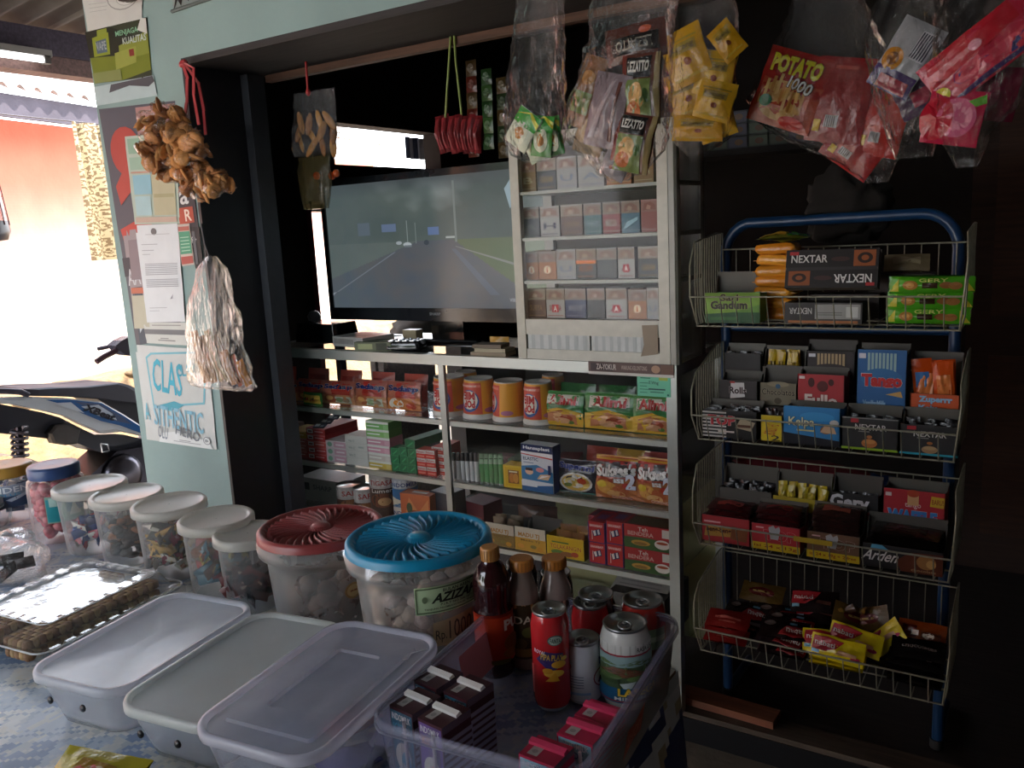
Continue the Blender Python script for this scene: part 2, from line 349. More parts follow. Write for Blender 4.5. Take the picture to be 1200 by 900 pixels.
# tube lamp on the beam
pa=onX(-60,52,-4.1); pb=onX(50,70,-4.1)
t=th('tube_lamp','lit white fluorescent tube under the porch roof beam','lamp',(-4.1,pa.y,pb.z))
ob('tube',MB().tube([(0,0,0),(0,pb.y-pa.y,0)],.014,'ffffff','lamp',8),t)
ob('batten',MB().box(-.03,-.03,.014,.02,pb.y-pa.y+.04,.045,'8a8580','plas'),t); ob('end_cap',MB().box(-.02,pb.y-pa.y,-.018,.02,pb.y-pa.y+.03,.02,'55504c','plas'),t)
# neighbour house
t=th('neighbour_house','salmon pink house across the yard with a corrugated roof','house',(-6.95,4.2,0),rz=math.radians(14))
ob('wall',MB().sheet(lambda u,v:(0,-7+12.5*u,.2+2.32*v),40,110,'000000','plaster',False,lambda u,v:mix('e9d9cc','d97a62',max(0,min(1,(v-.36+.03*noise.noise(Vector((u*40,v*6,0))))/.44)))).box(-.15,-7,.2,-.002,5.5,2.52,'d9a090','plaster'),t,label='salmon wall with sun glare painted in as a pale fade low down')  # pale lower blend paints in sunlight bleaching out the salmon wall
ob('fascia',MB().box(.42,-7,2.46,.46,1.0,2.62,'4a444c','asbestos'),t)
for i in range(10):
    y0=-7+i*.86
    if y0+.86>1.6: break
    ob('roof_sheet',MB().sheet(lambda u,v:(.52-u*3.9,y0+v*.9,2.66+u*1.75+.025*math.cos(2*PI*(y0+v*.9)/.146)),2,48,'b9aaa4','asbestos'),t)
for i in range(5):
    y0=1.0+i*.95
    ob('roof_sheet',MB().sheet(lambda u,v:(.1-u*3.5,y0+v*1.0,2.78+u*1.6+.025*math.cos(2*PI*(y0+v*1.0)/.146)),2,48,'c4b4ac','asbestos'),t)
# batik cloth on a line
p0=onX(80,143,-5.2); p1=onX(140,133,-5.2); zb=onX(120,305,-5.2).z
b=MB(); w=(p1.y-p0.y)
def cl(u,v):
    return Vector((-5.2+.035*math.sin(u*17+v*1.5)+.02*math.sin(u*31),p0.y+w*u+.06*(1-v)*.4,zb+(p0.z-zb)*v))
b.sheet(cl,80,150,'c9b79b','cloth',True,lambda u,v:'6e5a40' if (noise.noise(Vector((u*22,v*60,0)))+.25*noise.noise(Vector((u*50,v*140,2))))>.06 else 'a89878')
t=th('batik_cloth','beige and brown patterned cloth hanging beside the pink house','cloth',(0,0,0)); ob('cloth',b,t)
ob('line',MB().tube([(-5.2,p0.y-2.2,p0.z+.05),(-5.2,p0.y+w,p0.z),(-5.2,p0.y+3,p0.z+.12)],.004,'443a38','plas',5),t)
# hanging cage at the left edge
p=onX(-20,285,-4.3); t=th('hanging_cage','dark red wicker cage hanging at the left edge of the yard','cage',(p.x,p.y,p.z))
ob('base',MB().lathe([(.02,0),(.11,.01),(.125,.05),(.12,.1)],'2b2530','plas',16),t)
ob('basket',MB().lathe([(.118,.1),(.10,.3),(.05,.42)],'7a3a38','thinfrost',16,colf=lambda a,i:'7a3a38' if i%2 else '4a2426'),t)
for k in range(12):
    a=2*PI*k/12; ob('rib',MB().tube([(.122*math.cos(a),.122*math.sin(a),.08),(.104*math.cos(a),.104*math.sin(a),.3),(.03*math.cos(a),.03*math.sin(a),.45)],.003,'5a2426','plas',4),t)
ob('string',MB().tube([(0,0,.44),(0,0,rz(-4.3)-p.z)],.003,'333333','plas',4),t)
# ---------- posters on the pillar ----------
def poster(name,label,cat,pts,col,art,l=1,m='print',th_=.0012):
    # four pixel corners bl,br,tr,tl on the pillar face -> real quad
    P=[onY(x,y,YF-.001-.0012*l) for x,y in pts]
    n=Vector((0,-1,0)); b=MB()
    def mp(u,v,ly):
        q=(P[0]*(1-u)+P[1]*u)*(1-v)+(P[3]*(1-u)+P[2]*u)*v
        return q+n*ly
    b.sheet(lambda u,v:mp(u,v,0)+n*(.0008*math.sin(u*9+v*14+l)),6,8,col,m)
    b.art(art,lambda u,v,ly:mp(u,v,ly+.001),m,sub=4,step=.0002)
    b.box(P[0].x+.004,P[0].y+.0002,P[0].z+.02,P[1].x-.004,P[0].y+.0008,P[2].z-.02,col,m)
    return it(name,b,label,cat)
poster('circular_letter','white printed sheet with an oval stamp at the top of the pillar','poster',[(103,37),(166,22),(168,-40),(90,-40)],'cfcfca',
 [('r',.08,.52,.55,.53,'99999a'),('r',.1,.40,.4,.405,'9a9a9a'),('r',.1,.34,.42,.345,'9a9a9a'),('r',.1,.28,.4,.285,'9a9a9a'),('e',.68,.45,.26,.22,'9b9b98'),('e',.68,.45,.24,.2,'cfcfca'),('e',.74,.42,.16,.12,'a0a09c'),('e',.74,.42,.15,.11,'d4d4cf')],2)
b=MB(); cx_=onY(155,2,YF-.03)
pts=[]
for k in range(90):
    a=k/90*2*PI*5; pts.append((cx_.x+(.066+.006*math.sin(k*.9))*math.cos(a),cx_.y-.006*math.sin(k*.5),cx_.z+.035+(.035+.004*math.cos(k*.7))*math.sin(a)))
it('cable_coil',b.tube(pts,.0028,'1c1a1c','plas',5),'coil of black cable hanging at the top of the pillar','cable')
poster('green_poster','green and black torn cigarette poster high on the pillar','poster',[(112,98),(178,90),(172,20),(100,38)],'39402f',
 [('p',[(0,.15),(0,.62),(.3,.75),(.6,.5),(1,.65),(1,.12),(.5,0)],'77812d'),('p',[(0,.5),(0,1),(.4,1),(.95,.62),(.5,.45)],'2a2f26'),('p',[(.15,.55),(.2,.98),(.36,.98),(.34,.6)],'8d9a3c'),('p',[(.5,.35),(.52,.62),(1,.78),(1,.4)],'8b9440'),('p',[(.08,.5),(.1,.86),(.38,.9),(.36,.5)],'8f9a35'),('p',[(.14,.55),(.15,.78),(.33,.8),(.32,.55)],'5d6d7c'),('t','VAPE',.15,.6,.32,.76,'aab4b8'),('p',[(.42,.2),(.44,.5),(.8,.56),(.78,.28)],'9aa04c'),('r',.68,.4,.76,.52,'8a3a34'),
  ('t','MENJAGA',.5,.76,.86,.88,'8fc4a0'),('t','KUALITAS',.6,.62,.98,.74,'c8d4cc'),('r',.0,.0,.5,.2,'888f58'),('p',[(.85,.82),(.92,1),(1,.98),(1,.72)],'d8d8d2')],1)
poster('torn_paper_strip','torn pale blue strip of old paper on the pillar','paper',[(114,124),(184,112),(180,88),(110,102)],'b4c6c8',[('p',[(.25,.55),(.3,.95),(.98,.98),(1,.7),(.9,.5),(.6,.72)],'55565c')],2)
poster('dark_red_poster','dark grey poster with red shapes under the green poster','poster',[(160,405),(212,395),(205,118),(116,128)],'55565f',
 [('e',.3,.82,.22,.10,'b2453c'),('p',[(.08,.68),(.5,.86),(.55,.72),(.12,.6)],'b5483e'),('p',[(.05,.5),(.6,.56),(.55,.4),(.1,.42)],'c0483e'),('r',.5,.86,1,.99,'b08480'),('r',.0,.3,.35,.38,'3a3b44'),('t','AA',.05,.26,.3,.33,'c8c8cc'),('p',[(.1,0),(.1,.25),(.3,.25),(.3,0)],'3d4a58'),('p',[(.14,.05),(.16,.2),(.22,.2),(.24,.08)],'b9c4cc')],0.4)
poster('red_lettered_poster','dark poster with orange badge at the right of the pillar','poster',[(216,300),(236,296),(226,215),(203,218)],'3c3a40',
 [('t','a',.25,.72,.7,.92,'d8d8d8'),('r',.05,.45,.85,.68,'b8503c'),('t','R',.4,.48,.75,.65,'f0d8c8'),('e',.68,.2,.28,.1,'d0d0d0'),('e',.68,.2,.24,.085,'3c3a40'),('t','18+',.5,.15,.86,.25,'e0e0e0')],2)
poster('pale_green_notice','faded green and tan notice in a plastic sleeve on the pillar','notice',[(158,263),(211,262),(205,155),(146,160)],'b4c2b4',
 [('r',.05,.8,.95,.97,'8fb09a'),('r',.05,.62,.95,.76,'9ab8a4'),('r',.05,.58,.95,.6,'c49a88'),('r',.08,.34,.46,.56,'8ebcca'),('r',.08,.1,.42,.32,'a9c8cc'),('r',.48,.1,.95,.56,'b8b394'),('r',.5,.3,.92,.34,'a8a27e'),('r',.05,.02,.95,.08,'c0a898')],3)
poster('typed_letter','white typed letter with a signature pinned to the pillar','letter',[(172,378),(217,377),(208,262),(160,264)],'d9dde0',
 [('e',.42,.93,.07,.035,'6a6a6c')]+[('r',.2,.9-.0,.8,.905,'b0b2b6')]+[('r',.12,.60-.018*i,.93,.607-.018*i,'9a9ca2') for i in range(7)]+[('r',.12,.44-.018*i,.93,.447-.018*i,'9a9ca2') for i in range(5)]+[('r',.1,.8,.5,.806,'a0a2a8'),('r',.1,.74,.4,.746,'a0a2a8'),('r',.1,.7,.3,.705,'a0a2a8'),('p',[(.7,.24),(.78,.29),(.76,.245),(.86,.25)],'8a8c96'),('r',.15,.15,.6,.155,'a0a2a8'),('r',.15,.12,.4,.124,'a0a2a8')],4)
poster('green_tag','small green and red printed card beside the typed letter','card',[(213,312),(228,310),(222,262),(208,263)],'c8b8ae',[('r',.05,.28,.95,.82,'4f9a7a'),('r',.05,.04,.95,.22,'b0524a'),('r',.05,.84,.95,.94,'b8685c')]+[('r',.15,.35+.08*i,.85,.37+.08*i,'a8d0bc') for i in range(5)],5)
poster('black_strip_card','narrow black card hanging on the pillar edge','card',[(229,315),(238,313),(233,266),(222,266)],'26282c',[('r',.2,.1,.5,.9,'5c6066')],4)
poster('shop_sign_strip','grey and white printed strip below the typed letter','sign',[(172,402),(222,405),(220,378),(168,378)],'c9cbc6',[('r',0,.45,1,.68,'6f7276'),('r',.2,.85,.85,.9,'9a9a96'),('r',.3,.15,.7,.2,'8a8a88'),('r',.36,.25,.55,.29,'8a8a88')],3)
poster('orange_edged_leaflet','faded leaflet with an orange band on the left of the pillar','leaflet',[(158,385),(176,385),(163,268),(148,270)],'9a8f92',[('r',0,.36,1,.42,'c06a50'),('r',0,.0,1,.34,'b9b5a0'),('r',.1,.5,.9,.9,'86787e')],2)
poster('authentic_poster','torn white poster with large blue hand-drawn lettering on the lower pillar','poster',[(172,515),(254,527),(243,410),(160,404)],'c8ccca',
 [('p',[(.16,.36),(.12,.88),(.2,.93),(.92,.98),(.98,.9),(.9,.45),(.5,.4),(.42,.34)],'6fb4c4'),('p',[(.18,.38),(.145,.87),(.21,.91),(.90,.96),(.955,.89),(.88,.47),(.5,.42),(.42,.37)],'bfc4c2'),
  ('t','CLAS',.2,.52,.62,.86,'2aa6c0',{'rot':-6}),('t','CLAV',.55,.72,.82,.84,'3aa0b8',{'rot':6}),('p',[(.25,.39),(.48,.45),(.62,.42),(.5,.36),(.3,.35)],'3f9fb4'),
  ('t','A',.03,.22,.1,.4,'6fb8cc'),('t','SITHENTIC',.16,.16,.86,.38,'7fb6cc',{'rot':-3}),('t','OLU',.2,.04,.34,.17,'7c8894',{'rot':-8}),('t','HERO',.46,.08,.8,.18,'68727c',{'rot':-10}),('p',[(.2,.0),(.24,.1),(.45,.13),(.7,.08),(.9,.1),(.96,.0)],'dde2e2'),
  ('r',.5,.045,.66,.052,'8a8e94'),('r',.42,.03,.8,.036,'8a8e94'),('e',.89,.08,.05,.04,'70757c'),('e',.89,.08,.042,.033,'dde2e2'),('t','18+',.865,.065,.915,.095,'555a60')],3)
# framed plaque above the opening
poster('wall_plaque','pale grey plaque with dark bird shapes above the opening','plaque',[(203,14),(268,-8),(266,-50),(198,-50)],'8a9490',[('p',[(.02,.02),(.1,.2),(.16,.06),(.22,.3),(.3,.1),(.36,.3),(.1,.42)],'2c2624'),('p',[(.5,.1),(.6,.28),(.75,.2),(.62,.4)],'2c2624')],2)
b=MB(); P=[onY(203,14,YF),onY(268,-8,YF)]
it('plaque_ledge',b.tube([(P[0].x,YF-.006,P[0].z),(P[1].x,YF-.006,P[1].z)],.005,'6a716e','plaster',6),'thin grey ledge under the plaque above the opening','ledge')

# unseen trees added behind the camera to cut low sky light and reflections
for k in range(8):
    x=-23+3.5*k; y=-9.5+1.2*math.sin(k*2.1); hh=4.2+.8*math.sin(k*1.7)
    t=th('blocker_tree','dense dark green tree, unseen, added behind the camera to block sky light','tree',(x,y,-.1),k*.7,'unseen trees added to block sky light')
    ob('trunk',MB().tube([(0,0,0),(.05,.03,hh*.3),(0,0,hh*.6)],.14,'4a3a2c','wood',8,taper=[1.2,1,.6]),t)
    b=MB(); m_=MB().lathe([(.05,-1),(1,-.75),(1.3,0),(.95,.7),(.05,1)],'33482a','matte',16).mesh('crown')
    for v in m_.vertices: v.co=Vector((v.co.x*1.15,v.co.y*1.15,v.co.z*hh*.36+hh*.60))*(1+.14*noise.noise(v.co*1.6+Vector((k*5,0,0))))
    ob('crown',m_,t)

# striped cloth hung outside the high opening and a bush below it
pa=onX(474,160,-2.85); pb=onX(509,188,-2.85)
b=MB(); b.sheet(lambda u,v:(-2.85+.012*math.sin(u*20),pa.y+(pb.y-pa.y)*u,pb.z+(pa.z-pb.z)*v),24,6,'c8ccd4','cloth',True,lambda u,v:'3c465e' if u<.12 or .3<u<.38 else ('a8b0c0' if u<.5 else '8a8e94'))
it('striped_cloth',b,'white and blue striped cloth hanging outside the high opening','cloth')
# ================= showcase =================
YS=2.105; XA=-2.45; XB=-.825; ZT=1.118; SH=[.905,.70,.50,.26]; SD=.42; AL='a9aba6'
XM=SX(516,YS,1.1)
t=th('glass_showcase','low aluminium and glass display counter on the shop step, packed with goods','showcase',(0,0,0))
b=MB(); b.box(XA,YS,ZT-.032,XB,YS+.03,ZT,AL,'alu'); ob('top_rail',b,t)
ob('top_rail',MB().box(XA,YS+SD-.03,ZT-.032,XB,YS+SD,ZT,AL,'alu'),t); 
for x in (XA,XB-.03): ob('top_rail',MB().box(x,YS+.03,ZT-.032,x+.03,YS+SD-.03,ZT,AL,'alu'),t)
ob('top_glass',MB().box(XA+.03,YS+.03,ZT-.008,XB-.03,YS+SD-.03,ZT-.002,'dfe8e4','clear'),t)
for x in (XA,XB-.03):
    for y in (YS,YS+SD-.03): ob('post',MB().box(x,y,DECK+.006,x+.03,y+.03,ZT-.032,AL if x>-1 else '4a4d50','alu'),t)
ob('mullion',MB().box(XM-.011,YS-.002,.2,XM+.011,YS+.012,ZT-.032,AL,'alu'),t)
for i,z in enumerate(SH):
    ob('shelf_edge',MB().box(XA+.03,YS+.008,z-.018,XB-.03,YS+.02,z-.002,'b7bab4','alu'),t)
    ob('shelf_glass',MB().box(XA+.03,YS+.02,z-.006,XB-.03,YS+SD-.03,z,'bfe0d0','petclear'),t)
ob('base_board',MB().box(XA+.03,YS+.01,DECK+.005,XB-.03,YS+.03,.2,'8f918c','alu'),t)
ob('back_board',MB().box(-1.45,YS+SD-.012,.12,XB-.03,YS+SD-.006,SH[1]-.02,'8e8d62','card'),t,label='dull yellowish back board on the right half')
ob('back_board',MB().box(-1.55,YS+SD-.012,SH[1],XB-.03,YS+SD-.006,ZT-.03,'3a3936','card'),t,label='dark back board behind the upper shelves')
ob('front_glass',MB().box(XA+.03,YS+.003,.2,XM-.011,YS+.006,ZT-.032,'e8f0ee','clear'),t); ob('front_glass',MB().box(XM+.011,YS+.003,.2,XB-.03,YS+.006,ZT-.032,'e8f0ee','clear'),t)
ob('side_glass',MB().box(XB-.012,YS+.03,.2,XB-.008,YS+SD-.03,ZT-.032,'e8f0ee','clear'),t)
x0=SX(690,YS,ZT-.01); x1=SX(790,YS,ZT-.01)
b=MB(); b.box(x0,YS-.003,ZT-.034,x1,YS-.001,ZT+.002,'5c4540','print'); b.art([('r',0,.0,1,.22,'c9c5bc'),('r',.03,.3,.3,.9,'3a2a2c'),('t','ZA-YOKUR',.1,.4,.34,.85,'c8b8b0'),('t','WARUNG KELONTONG',.4,.45,.7,.8,'b09a90'),('e',.8,.6,.05,.3,'b08a70'),('r',.86,.25,1,.95,'6a4a3c')],pl((x0,YS-.003,ZT-.034),(x1-x0,0,0),(0,0,.036)))
it('sticker_strip',b,'torn brown advertising strip stuck on the right end of the counter edge','sticker')
x0=SX(747,YS,1.06);x1=SX(786,YS,1.06);z1=SZ(439,x1,YS);z0=SZ(466,x1,YS)
b=MB(); b.box(x0,YS-.001,z0,x1,YS+.0005,z1,'6fc3a0','print'); b.art([('r',.1,.78,.4,.82,'2a6a58'),('r',.66,.72,.92,.85,'a8b850')]+[('r',.08,.15+.14*i,.3+.1*(i%2),.18+.14*i,'3a7a68') for i in range(4)]+[('t','T.Wng',.35,.5,.65,.68,'3a5a58'),('r',.35,.3,.85,.36,'2f4f50'),('r',.4,.18,.8,.22,'3a6a60'),('e',.93,.1,.03,.05,'1f5f58')],pl((x0,YS-.001,z0),(x1-x0,0,0),(0,0,z1-z0)))
it('green_note',b,'small green printed note taped inside the right end of the counter glass','note')
# ================= cigarette cabinet =================
CX0=SX(596,YS,1.7); CX1=SX(793,YS,1.4); CZ0=ZT+.001; CZ1=SZ(166,CX0,YS)+.0; CD=.215; CR='b8b3a4'
CZR=SZ(151,CX1,YS); CZ1=(CZ1+CZR)/2
FX0=SX(612,YS,1.4); FX1=SX(771,YS,1.4)
t=th('cigarette_cabinet','upright off-white glass-fronted cigarette cabinet standing on the counter','cabinet',(0,0,0))
ob('stile',MB().box(CX0,YS,CZ0,FX0,YS+.02,CZ1,CR,'paint'),t); ob('stile',MB().box(FX1,YS,CZ0,FX1+.03,YS+.02,CZ1,CR,'paint'),t); ob('stile',MB().loft([[Vector((FX1+.03,YS+.002,z)),Vector((CX1-.006,YS+.001,z)),Vector((CX1,YS+.008,z)),Vector((CX1,YS+.03,z)),Vector((FX1+.03,YS+.03,z))] for z in (CZ0,CZ1)],'8f8c82','paint',False),t)
ob('stile',MB().box(CX1-.03,YS+CD-.03,CZ0,CX1,YS+CD,CZ1,'8f8c82','paint'),t); ob('stile',MB().box(CX0,YS+CD-.03,CZ0,CX0+.03,YS+CD,CZ1,'8f8c82','paint'),t)
ob('top_rail',MB().box(CX0-.006,YS-.004,CZ1,CX1+.004,YS+CD,CZ1+.022,CR,'paint'),t)
zr=[SZ(y,FX0,YS) for y in (225,279,329,374)]
zb=zr[3]; zp=zb-.045
ob('bottom_rail',MB().box(FX0,YS+.002,zp,FX1,YS+.02,zb,'bcb9ac','paint'),t)
z0=CZ0; ob('bottom_rail',MB().box(FX0,YS+.002,z0,FX1,YS+.02,z0+.03,'bcb9ac','paint'),t)
xm=(FX0+FX1)/2
for a,c in ((FX0+.004,xm-.003),(xm+.003,FX1-.04)):
    b=MB(); b.box(a,YS+.006,z0+.03,c,YS+.02,zp,'b9bcba','paint'); b.art([('r',.06+.14*k,0,.12+.14*k,1,'a9adac') for k in range(7)],pl((a,YS+.006,z0+.03),(c-a,0,0),(0,0,zp-z0-.03))); ob('panel',b,t)
ob('patch',MB().add([(FX1-.055,YS-.001,z0+.02),(FX1-.004,YS-.001,z0+.028),(FX1-.004,YS-.001,zb-.01),(FX1-.05,YS-.001,zb-.012),(FX1-.045,YS-.001,zp-.02)],[(0,1,2,3,4)],'8a7a66','card'),t,label='torn brown card patch')
for i,z in enumerate(zr[:3]):
    ob('shelf',MB().box(FX0,YS+.006,z-.010,FX1,YS+CD-.01,z-.001,'98988a','paint'),t)
ob('floor_panel',MB().box(FX0,YS+.02,zb-.012,FX1,YS+CD-.01,zb-.001,'98988a','paint'),t)
ob('back_panel',MB().box(FX0,YS+CD-.01,z0,CX1,YS+CD-.004,CZ1,'4a3f36','card'),t)
ob('front_glass',MB().box(FX0,YS+.002,zb,FX1,YS+.005,CZ1,'e8f0ee','clear'),t)
ob('side_glass',MB().box(CX1-.008,YS+.03,CZ0,CX1-.004,YS+CD-.03,CZ1,'c8d0ce','thinfrost'),t)
for z in zr[:3]: ob('side_ledge',MB().box(CX1-.006,YS+.03,z-.012,CX1,YS+CD-.03,z,'77746a','paint'),t)
# cigarette packs: lid band, body colour, motif
CIG={'br':('7a5340','b98a5a','c9bba0'),'wh':('c9c6c0','8fa0b4','d8d4cc'),'gr':('565a5c','8a8c8a','b0aca4'),'hc':('d2d0ca','36405c','d8d4cc'),'tb':('4a8088','9ac4c4','a89a8c'),'rd':('b03a34','e0c0b0','a08878'),'bl':('3f7c98','8ab8c8','a89080'),'pk':('b56058','d8a8a0','b56058'),'or':('d98438','f0c080','b09c88'),'kp':('4a4638','e08040','b8a078'),'bk':('35342f','b8904a','c9b8a0'),'ws':('d8d4cc','b03038','b8a894'),'bu':('3c4c80','a8b0cc','a8988c'),'dk':('3a3634','5a5450','b09a8a'),'go':('b08848','e0c88a','a8784a')}
def cig(kind,w,h,txt=''):
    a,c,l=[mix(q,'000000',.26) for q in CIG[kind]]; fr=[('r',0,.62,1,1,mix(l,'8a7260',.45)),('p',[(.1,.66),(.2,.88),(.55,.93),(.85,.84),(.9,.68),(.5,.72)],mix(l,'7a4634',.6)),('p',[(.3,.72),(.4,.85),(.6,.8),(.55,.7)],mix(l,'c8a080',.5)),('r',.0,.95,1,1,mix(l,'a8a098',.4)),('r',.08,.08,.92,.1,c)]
    if kind in('hc','bu','br','bk','kp','gr','wh','tb','rd','go','or','ws'): fr+=[('t',txt or 'A',.18,.25,.82,.45,c)]
    if kind=='kp': fr+=[('r',0,.5,1,.62,'e07a38')]
    if kind=='or': fr+=[('e',.5,.35,.2,.14,'f0d8b0'),('t','i',.45,.25,.55,.45,'d07020')]
    if kind=='ws': fr+=[('r',.32,.2,.68,.46,'b03038'),('t','A',.4,.24,.6,.42,'f0e8e0')]
    if kind=='bl': fr+=[('p',[(.1,.1),(.9,.4),(.9,.5),(.3,.35)],'8ab8c8')]
    return carton(w,.022,h,a,fr,m='print').mesh('cigarette_pack')
rows=[[(610,628,'go','B'),(629,652,'bk','GARAM'),(652,676,'wh','U'),(677,708,'wh',''),(710,740,'or',''),(742,766,'go','SURYA')],
      [(612,632,'gr','A'),(633,656,'hc','H'),(657,683,'br','DJARUM'),(684,705,'tb','NEO'),(706,727,'rd','MEZZA'),(728,750,'bl',''),(751,771,'pk','')],
      [(615,631,'or',''),(631,652,'or',''),(652,675,'wh','U'),(675,699,'kp','KOPI'),(699,723,'gr',''),(724,744,'ws',''),(748,772,'bk','GARAM')],
      [(617,640,'br','SURYA'),(640,662,'ws','SAMPURNA'),(662,687,'bu','MAGNUM'),(688,709,'dk',''),(710,735,'ws',''),(736,758,'or',''),(758,772,'wh','U')]]
base=[zr[0],zr[1],zr[2],zb]; hts=[.088,.086,.085,.086]; rn=['top','second','third','bottom']
CN={'go':'golden brown','bk':'near-black with gold emblem','wh':'white with blue lettering','or':'orange with a round emblem','gr':'slate grey','hc':'white with a large dark initial','br':'dark brown','tb':'teal','rd':'red','bl':'blue','pk':'dull pink','kp':'olive and orange','ws':'white with red mark','bu':'navy blue','dk':'charcoal'}
cnt={}
for ri,row in enumerate(rows):
    for ci,(a,c,k,tx) in enumerate(row):
        z=base[ri]; xa=SX(a,YS+.035,z+.04); xb=SX(c,YS+.035,z+.04)
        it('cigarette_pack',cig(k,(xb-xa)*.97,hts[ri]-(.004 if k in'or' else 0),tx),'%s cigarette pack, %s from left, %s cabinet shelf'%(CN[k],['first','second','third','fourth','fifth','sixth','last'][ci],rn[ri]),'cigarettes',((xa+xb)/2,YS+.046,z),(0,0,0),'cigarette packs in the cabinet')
for ri in range(4):
    for k in range(6):
        z=base[ri]; x=FX0+.035+k*(FX1-FX0-.06)/5.
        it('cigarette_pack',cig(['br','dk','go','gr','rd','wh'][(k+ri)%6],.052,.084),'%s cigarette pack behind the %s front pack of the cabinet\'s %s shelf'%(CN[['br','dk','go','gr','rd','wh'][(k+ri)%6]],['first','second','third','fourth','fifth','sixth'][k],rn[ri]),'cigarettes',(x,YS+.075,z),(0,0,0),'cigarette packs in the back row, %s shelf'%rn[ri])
# ================= television =================
YT=2.36; tx0=SX(375,YT,1.7); tx1=-1.33; tz1=SZ(212,tx0,YT); tz0=SZ(374,tx0,YT)
t=th('television','black flat-screen television on the counter showing a road','television',((tx0+tx1)/2,YT,tz0))
w=tx1-tx0; h=tz1-tz0; BZ='1d1e22'
b=MB(); b.box(-w/2,.004,0,w/2,.05,h,BZ,'gloss'); b.box(-w/2+.1,.05,.06,w/2-.1,.085,h-.1,'141416','plas'); ob('housing',b,t)
bz=.02; b0=SZ(360,tx0,YT)-tz0
b=MB(); b.box(-w/2,-.008,h-bz-.004,w/2,.006,h,'24262b','gloss'); b.box(-w/2,-.008,0,w/2,.006,b0,'24262b','gloss'); b.box(-w/2,-.008,b0,-w/2+bz,.006,h-bz,'24262b','gloss'); b.box(w/2-bz,-.008,b0,w/2,.006,h-bz,'24262b','gloss'); ob('bezel',b,t)
ob('logo',MB().art([('t','SHARP',0,0,1,1,'a8aab0')],pl((SX(512,YT,1.2)-(tx0+tx1)/2-.025,-.0085,b0*.45),(.05,0,0),(0,0,.010))),t)
sw=w-2*bz; sh_=h-bz-b0
def scr(u,v):
    n=noise.noise(Vector((u*6,v*4,1)))*.5+noise.noise(Vector((u*17,v*11,5)))*.3
    road='4a5360'; sky='6e7a80'; tree='3f4c48'
    if v<.52:
        cxr=.55; half=.02+(.52-v)*1.25
        c=mix('3f4856','5e524c',max(0,min(1,.35+n+.9*(.3-abs(v-.2)-abs(u-.6)*.6))))
        if u>cxr+.06+(.52-v)*.75: c=mix('56603a','4a5a34',.5+n)
        if u<cxr-.1-(.52-v)*1.6: c=mix('4f5a55','5d665e',.5+n)
    else:
        c=mix(tree,'525c54',max(0,min(1,.5+n*1.2)))
        c=mix(c,'8a9492',max(0,min(.75,(v-.74)*4-abs(u-.55)*3.2+n*1.6)))
        c=mix(c,'2c3832',max(0,min(.7,(u-.66)*3+n)))
        c=mix(c,'2e3336',max(0,min(.7,(v-.88)*7)))
    c=mix(c,'56646a',max(0,min(.35,(.35-u)*1.5)))
    c=mix(c,'6a7478',.3)
    return c
b=MB(); nu,nv=192,108
ox,oy,oz=-w/2+bz,-.0015,b0
b.sheet(lambda u,v:(ox+sw*u,oy,oz+sh_*v),nu,nv,'000000','screen',False,scr)
b.art([('p',[(.02,.13),(.33,.44),(.34,.44),(.03,.13)],'6d747c'),('p',[(.02,.128),(.0,.1),(.0,.12)],'8b929a'),('p',[(.62,.47),(.98,.27),(.98,.245),(.62,.465)],'7a7d78'),('p',[(.6,.45),(.62,.45),(.8,.1),(.76,.1)],'59606a'),('r',.62,.5,.629,.95,'717b78'),('r',.4,.5,.404,.68,'7a8684'),('r',.44,.5,.443,.66,'76827f'),
  ('r',.16,.58,.22,.68,'5a6670'),('r',.28,.6,.35,.66,'60708a'),('r',.5,.56,.55,.62,'5a6f96'),('e',.4,.495,.02,.018,'a8b0b4'),('r',.385,.475,.42,.49,'6a7378'),('e',.49,.505,.012,.02,'39424a'),('e',.36,.51,.014,.014,'98a0a4'),('r',.58,.53,.62,.545,'9aa2a0'),('p',[(.86,.72),(.84,.86),(.88,.96),(.9,.84),(.95,.9),(.89,.76)],'8da0a8'),
  ('t','VIBASA/2015 15:10 21',.84,.05,.99,.075,'a0a4a8')],lambda u,v,l:Vector((ox+sw*u,oy-l,oz+sh_*v)),'screen',step=.0001)
ob('screen',b,t)
b=MB(); nx=SX(515,YT,1.15)-(tx0+tx1)/2
b.box(nx-.05,.02,-.06,nx+.09,.05,.02,'0e0e10','gloss'); ob('stand_neck',b,t)
b=MB(); b.loft([rrect(.40,.19,.03,z,c=(nx+.02,.0)) for z in (ZT+.002-tz0,ZT+.014-tz0)]+[rrect(.34,.13,.03,ZT+.022-tz0,c=(nx+.02,.0))],'0f0f12','gloss'); ob('stand_base',b,t)
# things on the counter top
def onz(px,y,z): return SX(px,y,z)
x=SX(428,2.22,1.16); b=MB(); b.box(-.085,-.07,.006,.085,.07,.04,'b8b8b4','paint'); b.art([('r',.04,.3+.09*k,.7,.34+.09*k,'5d5b55') for k in range(6)],pl((-.085,-.07,.006),(.17,0,0),(0,0,.034)))
t=th('set_top_box','grey metal receiver box at the left end of the counter','set top box',(x-.01,2.22,ZT),math.radians(-10)); ob('case',b,t)
for k in range(4): ob('foot',MB().lathe([(.007,0),(.007,.006)],'333333','rubber',8,c=((-1)**k*.07,(1 if k>1 else -1)*.055)),t)
ob('vent',MB().art([('r',.1+.08*k,.2,.14+.08*k,.8,'4a4844') for k in range(10)],pl((-.085,-.07,.0402),(.17,0,0),(0,.14,0))),t)
b=MB(); b.box(-.07,-.04,0,.07,.04,.03,'6d7458','card'); b.art([('r',.1,.2,.5,.8,'a8b080'),('r',.6,.1,.9,.9,'3c4434')],pl((-.07,-.04,0),(.14,0,0),(0,0,.03))); 
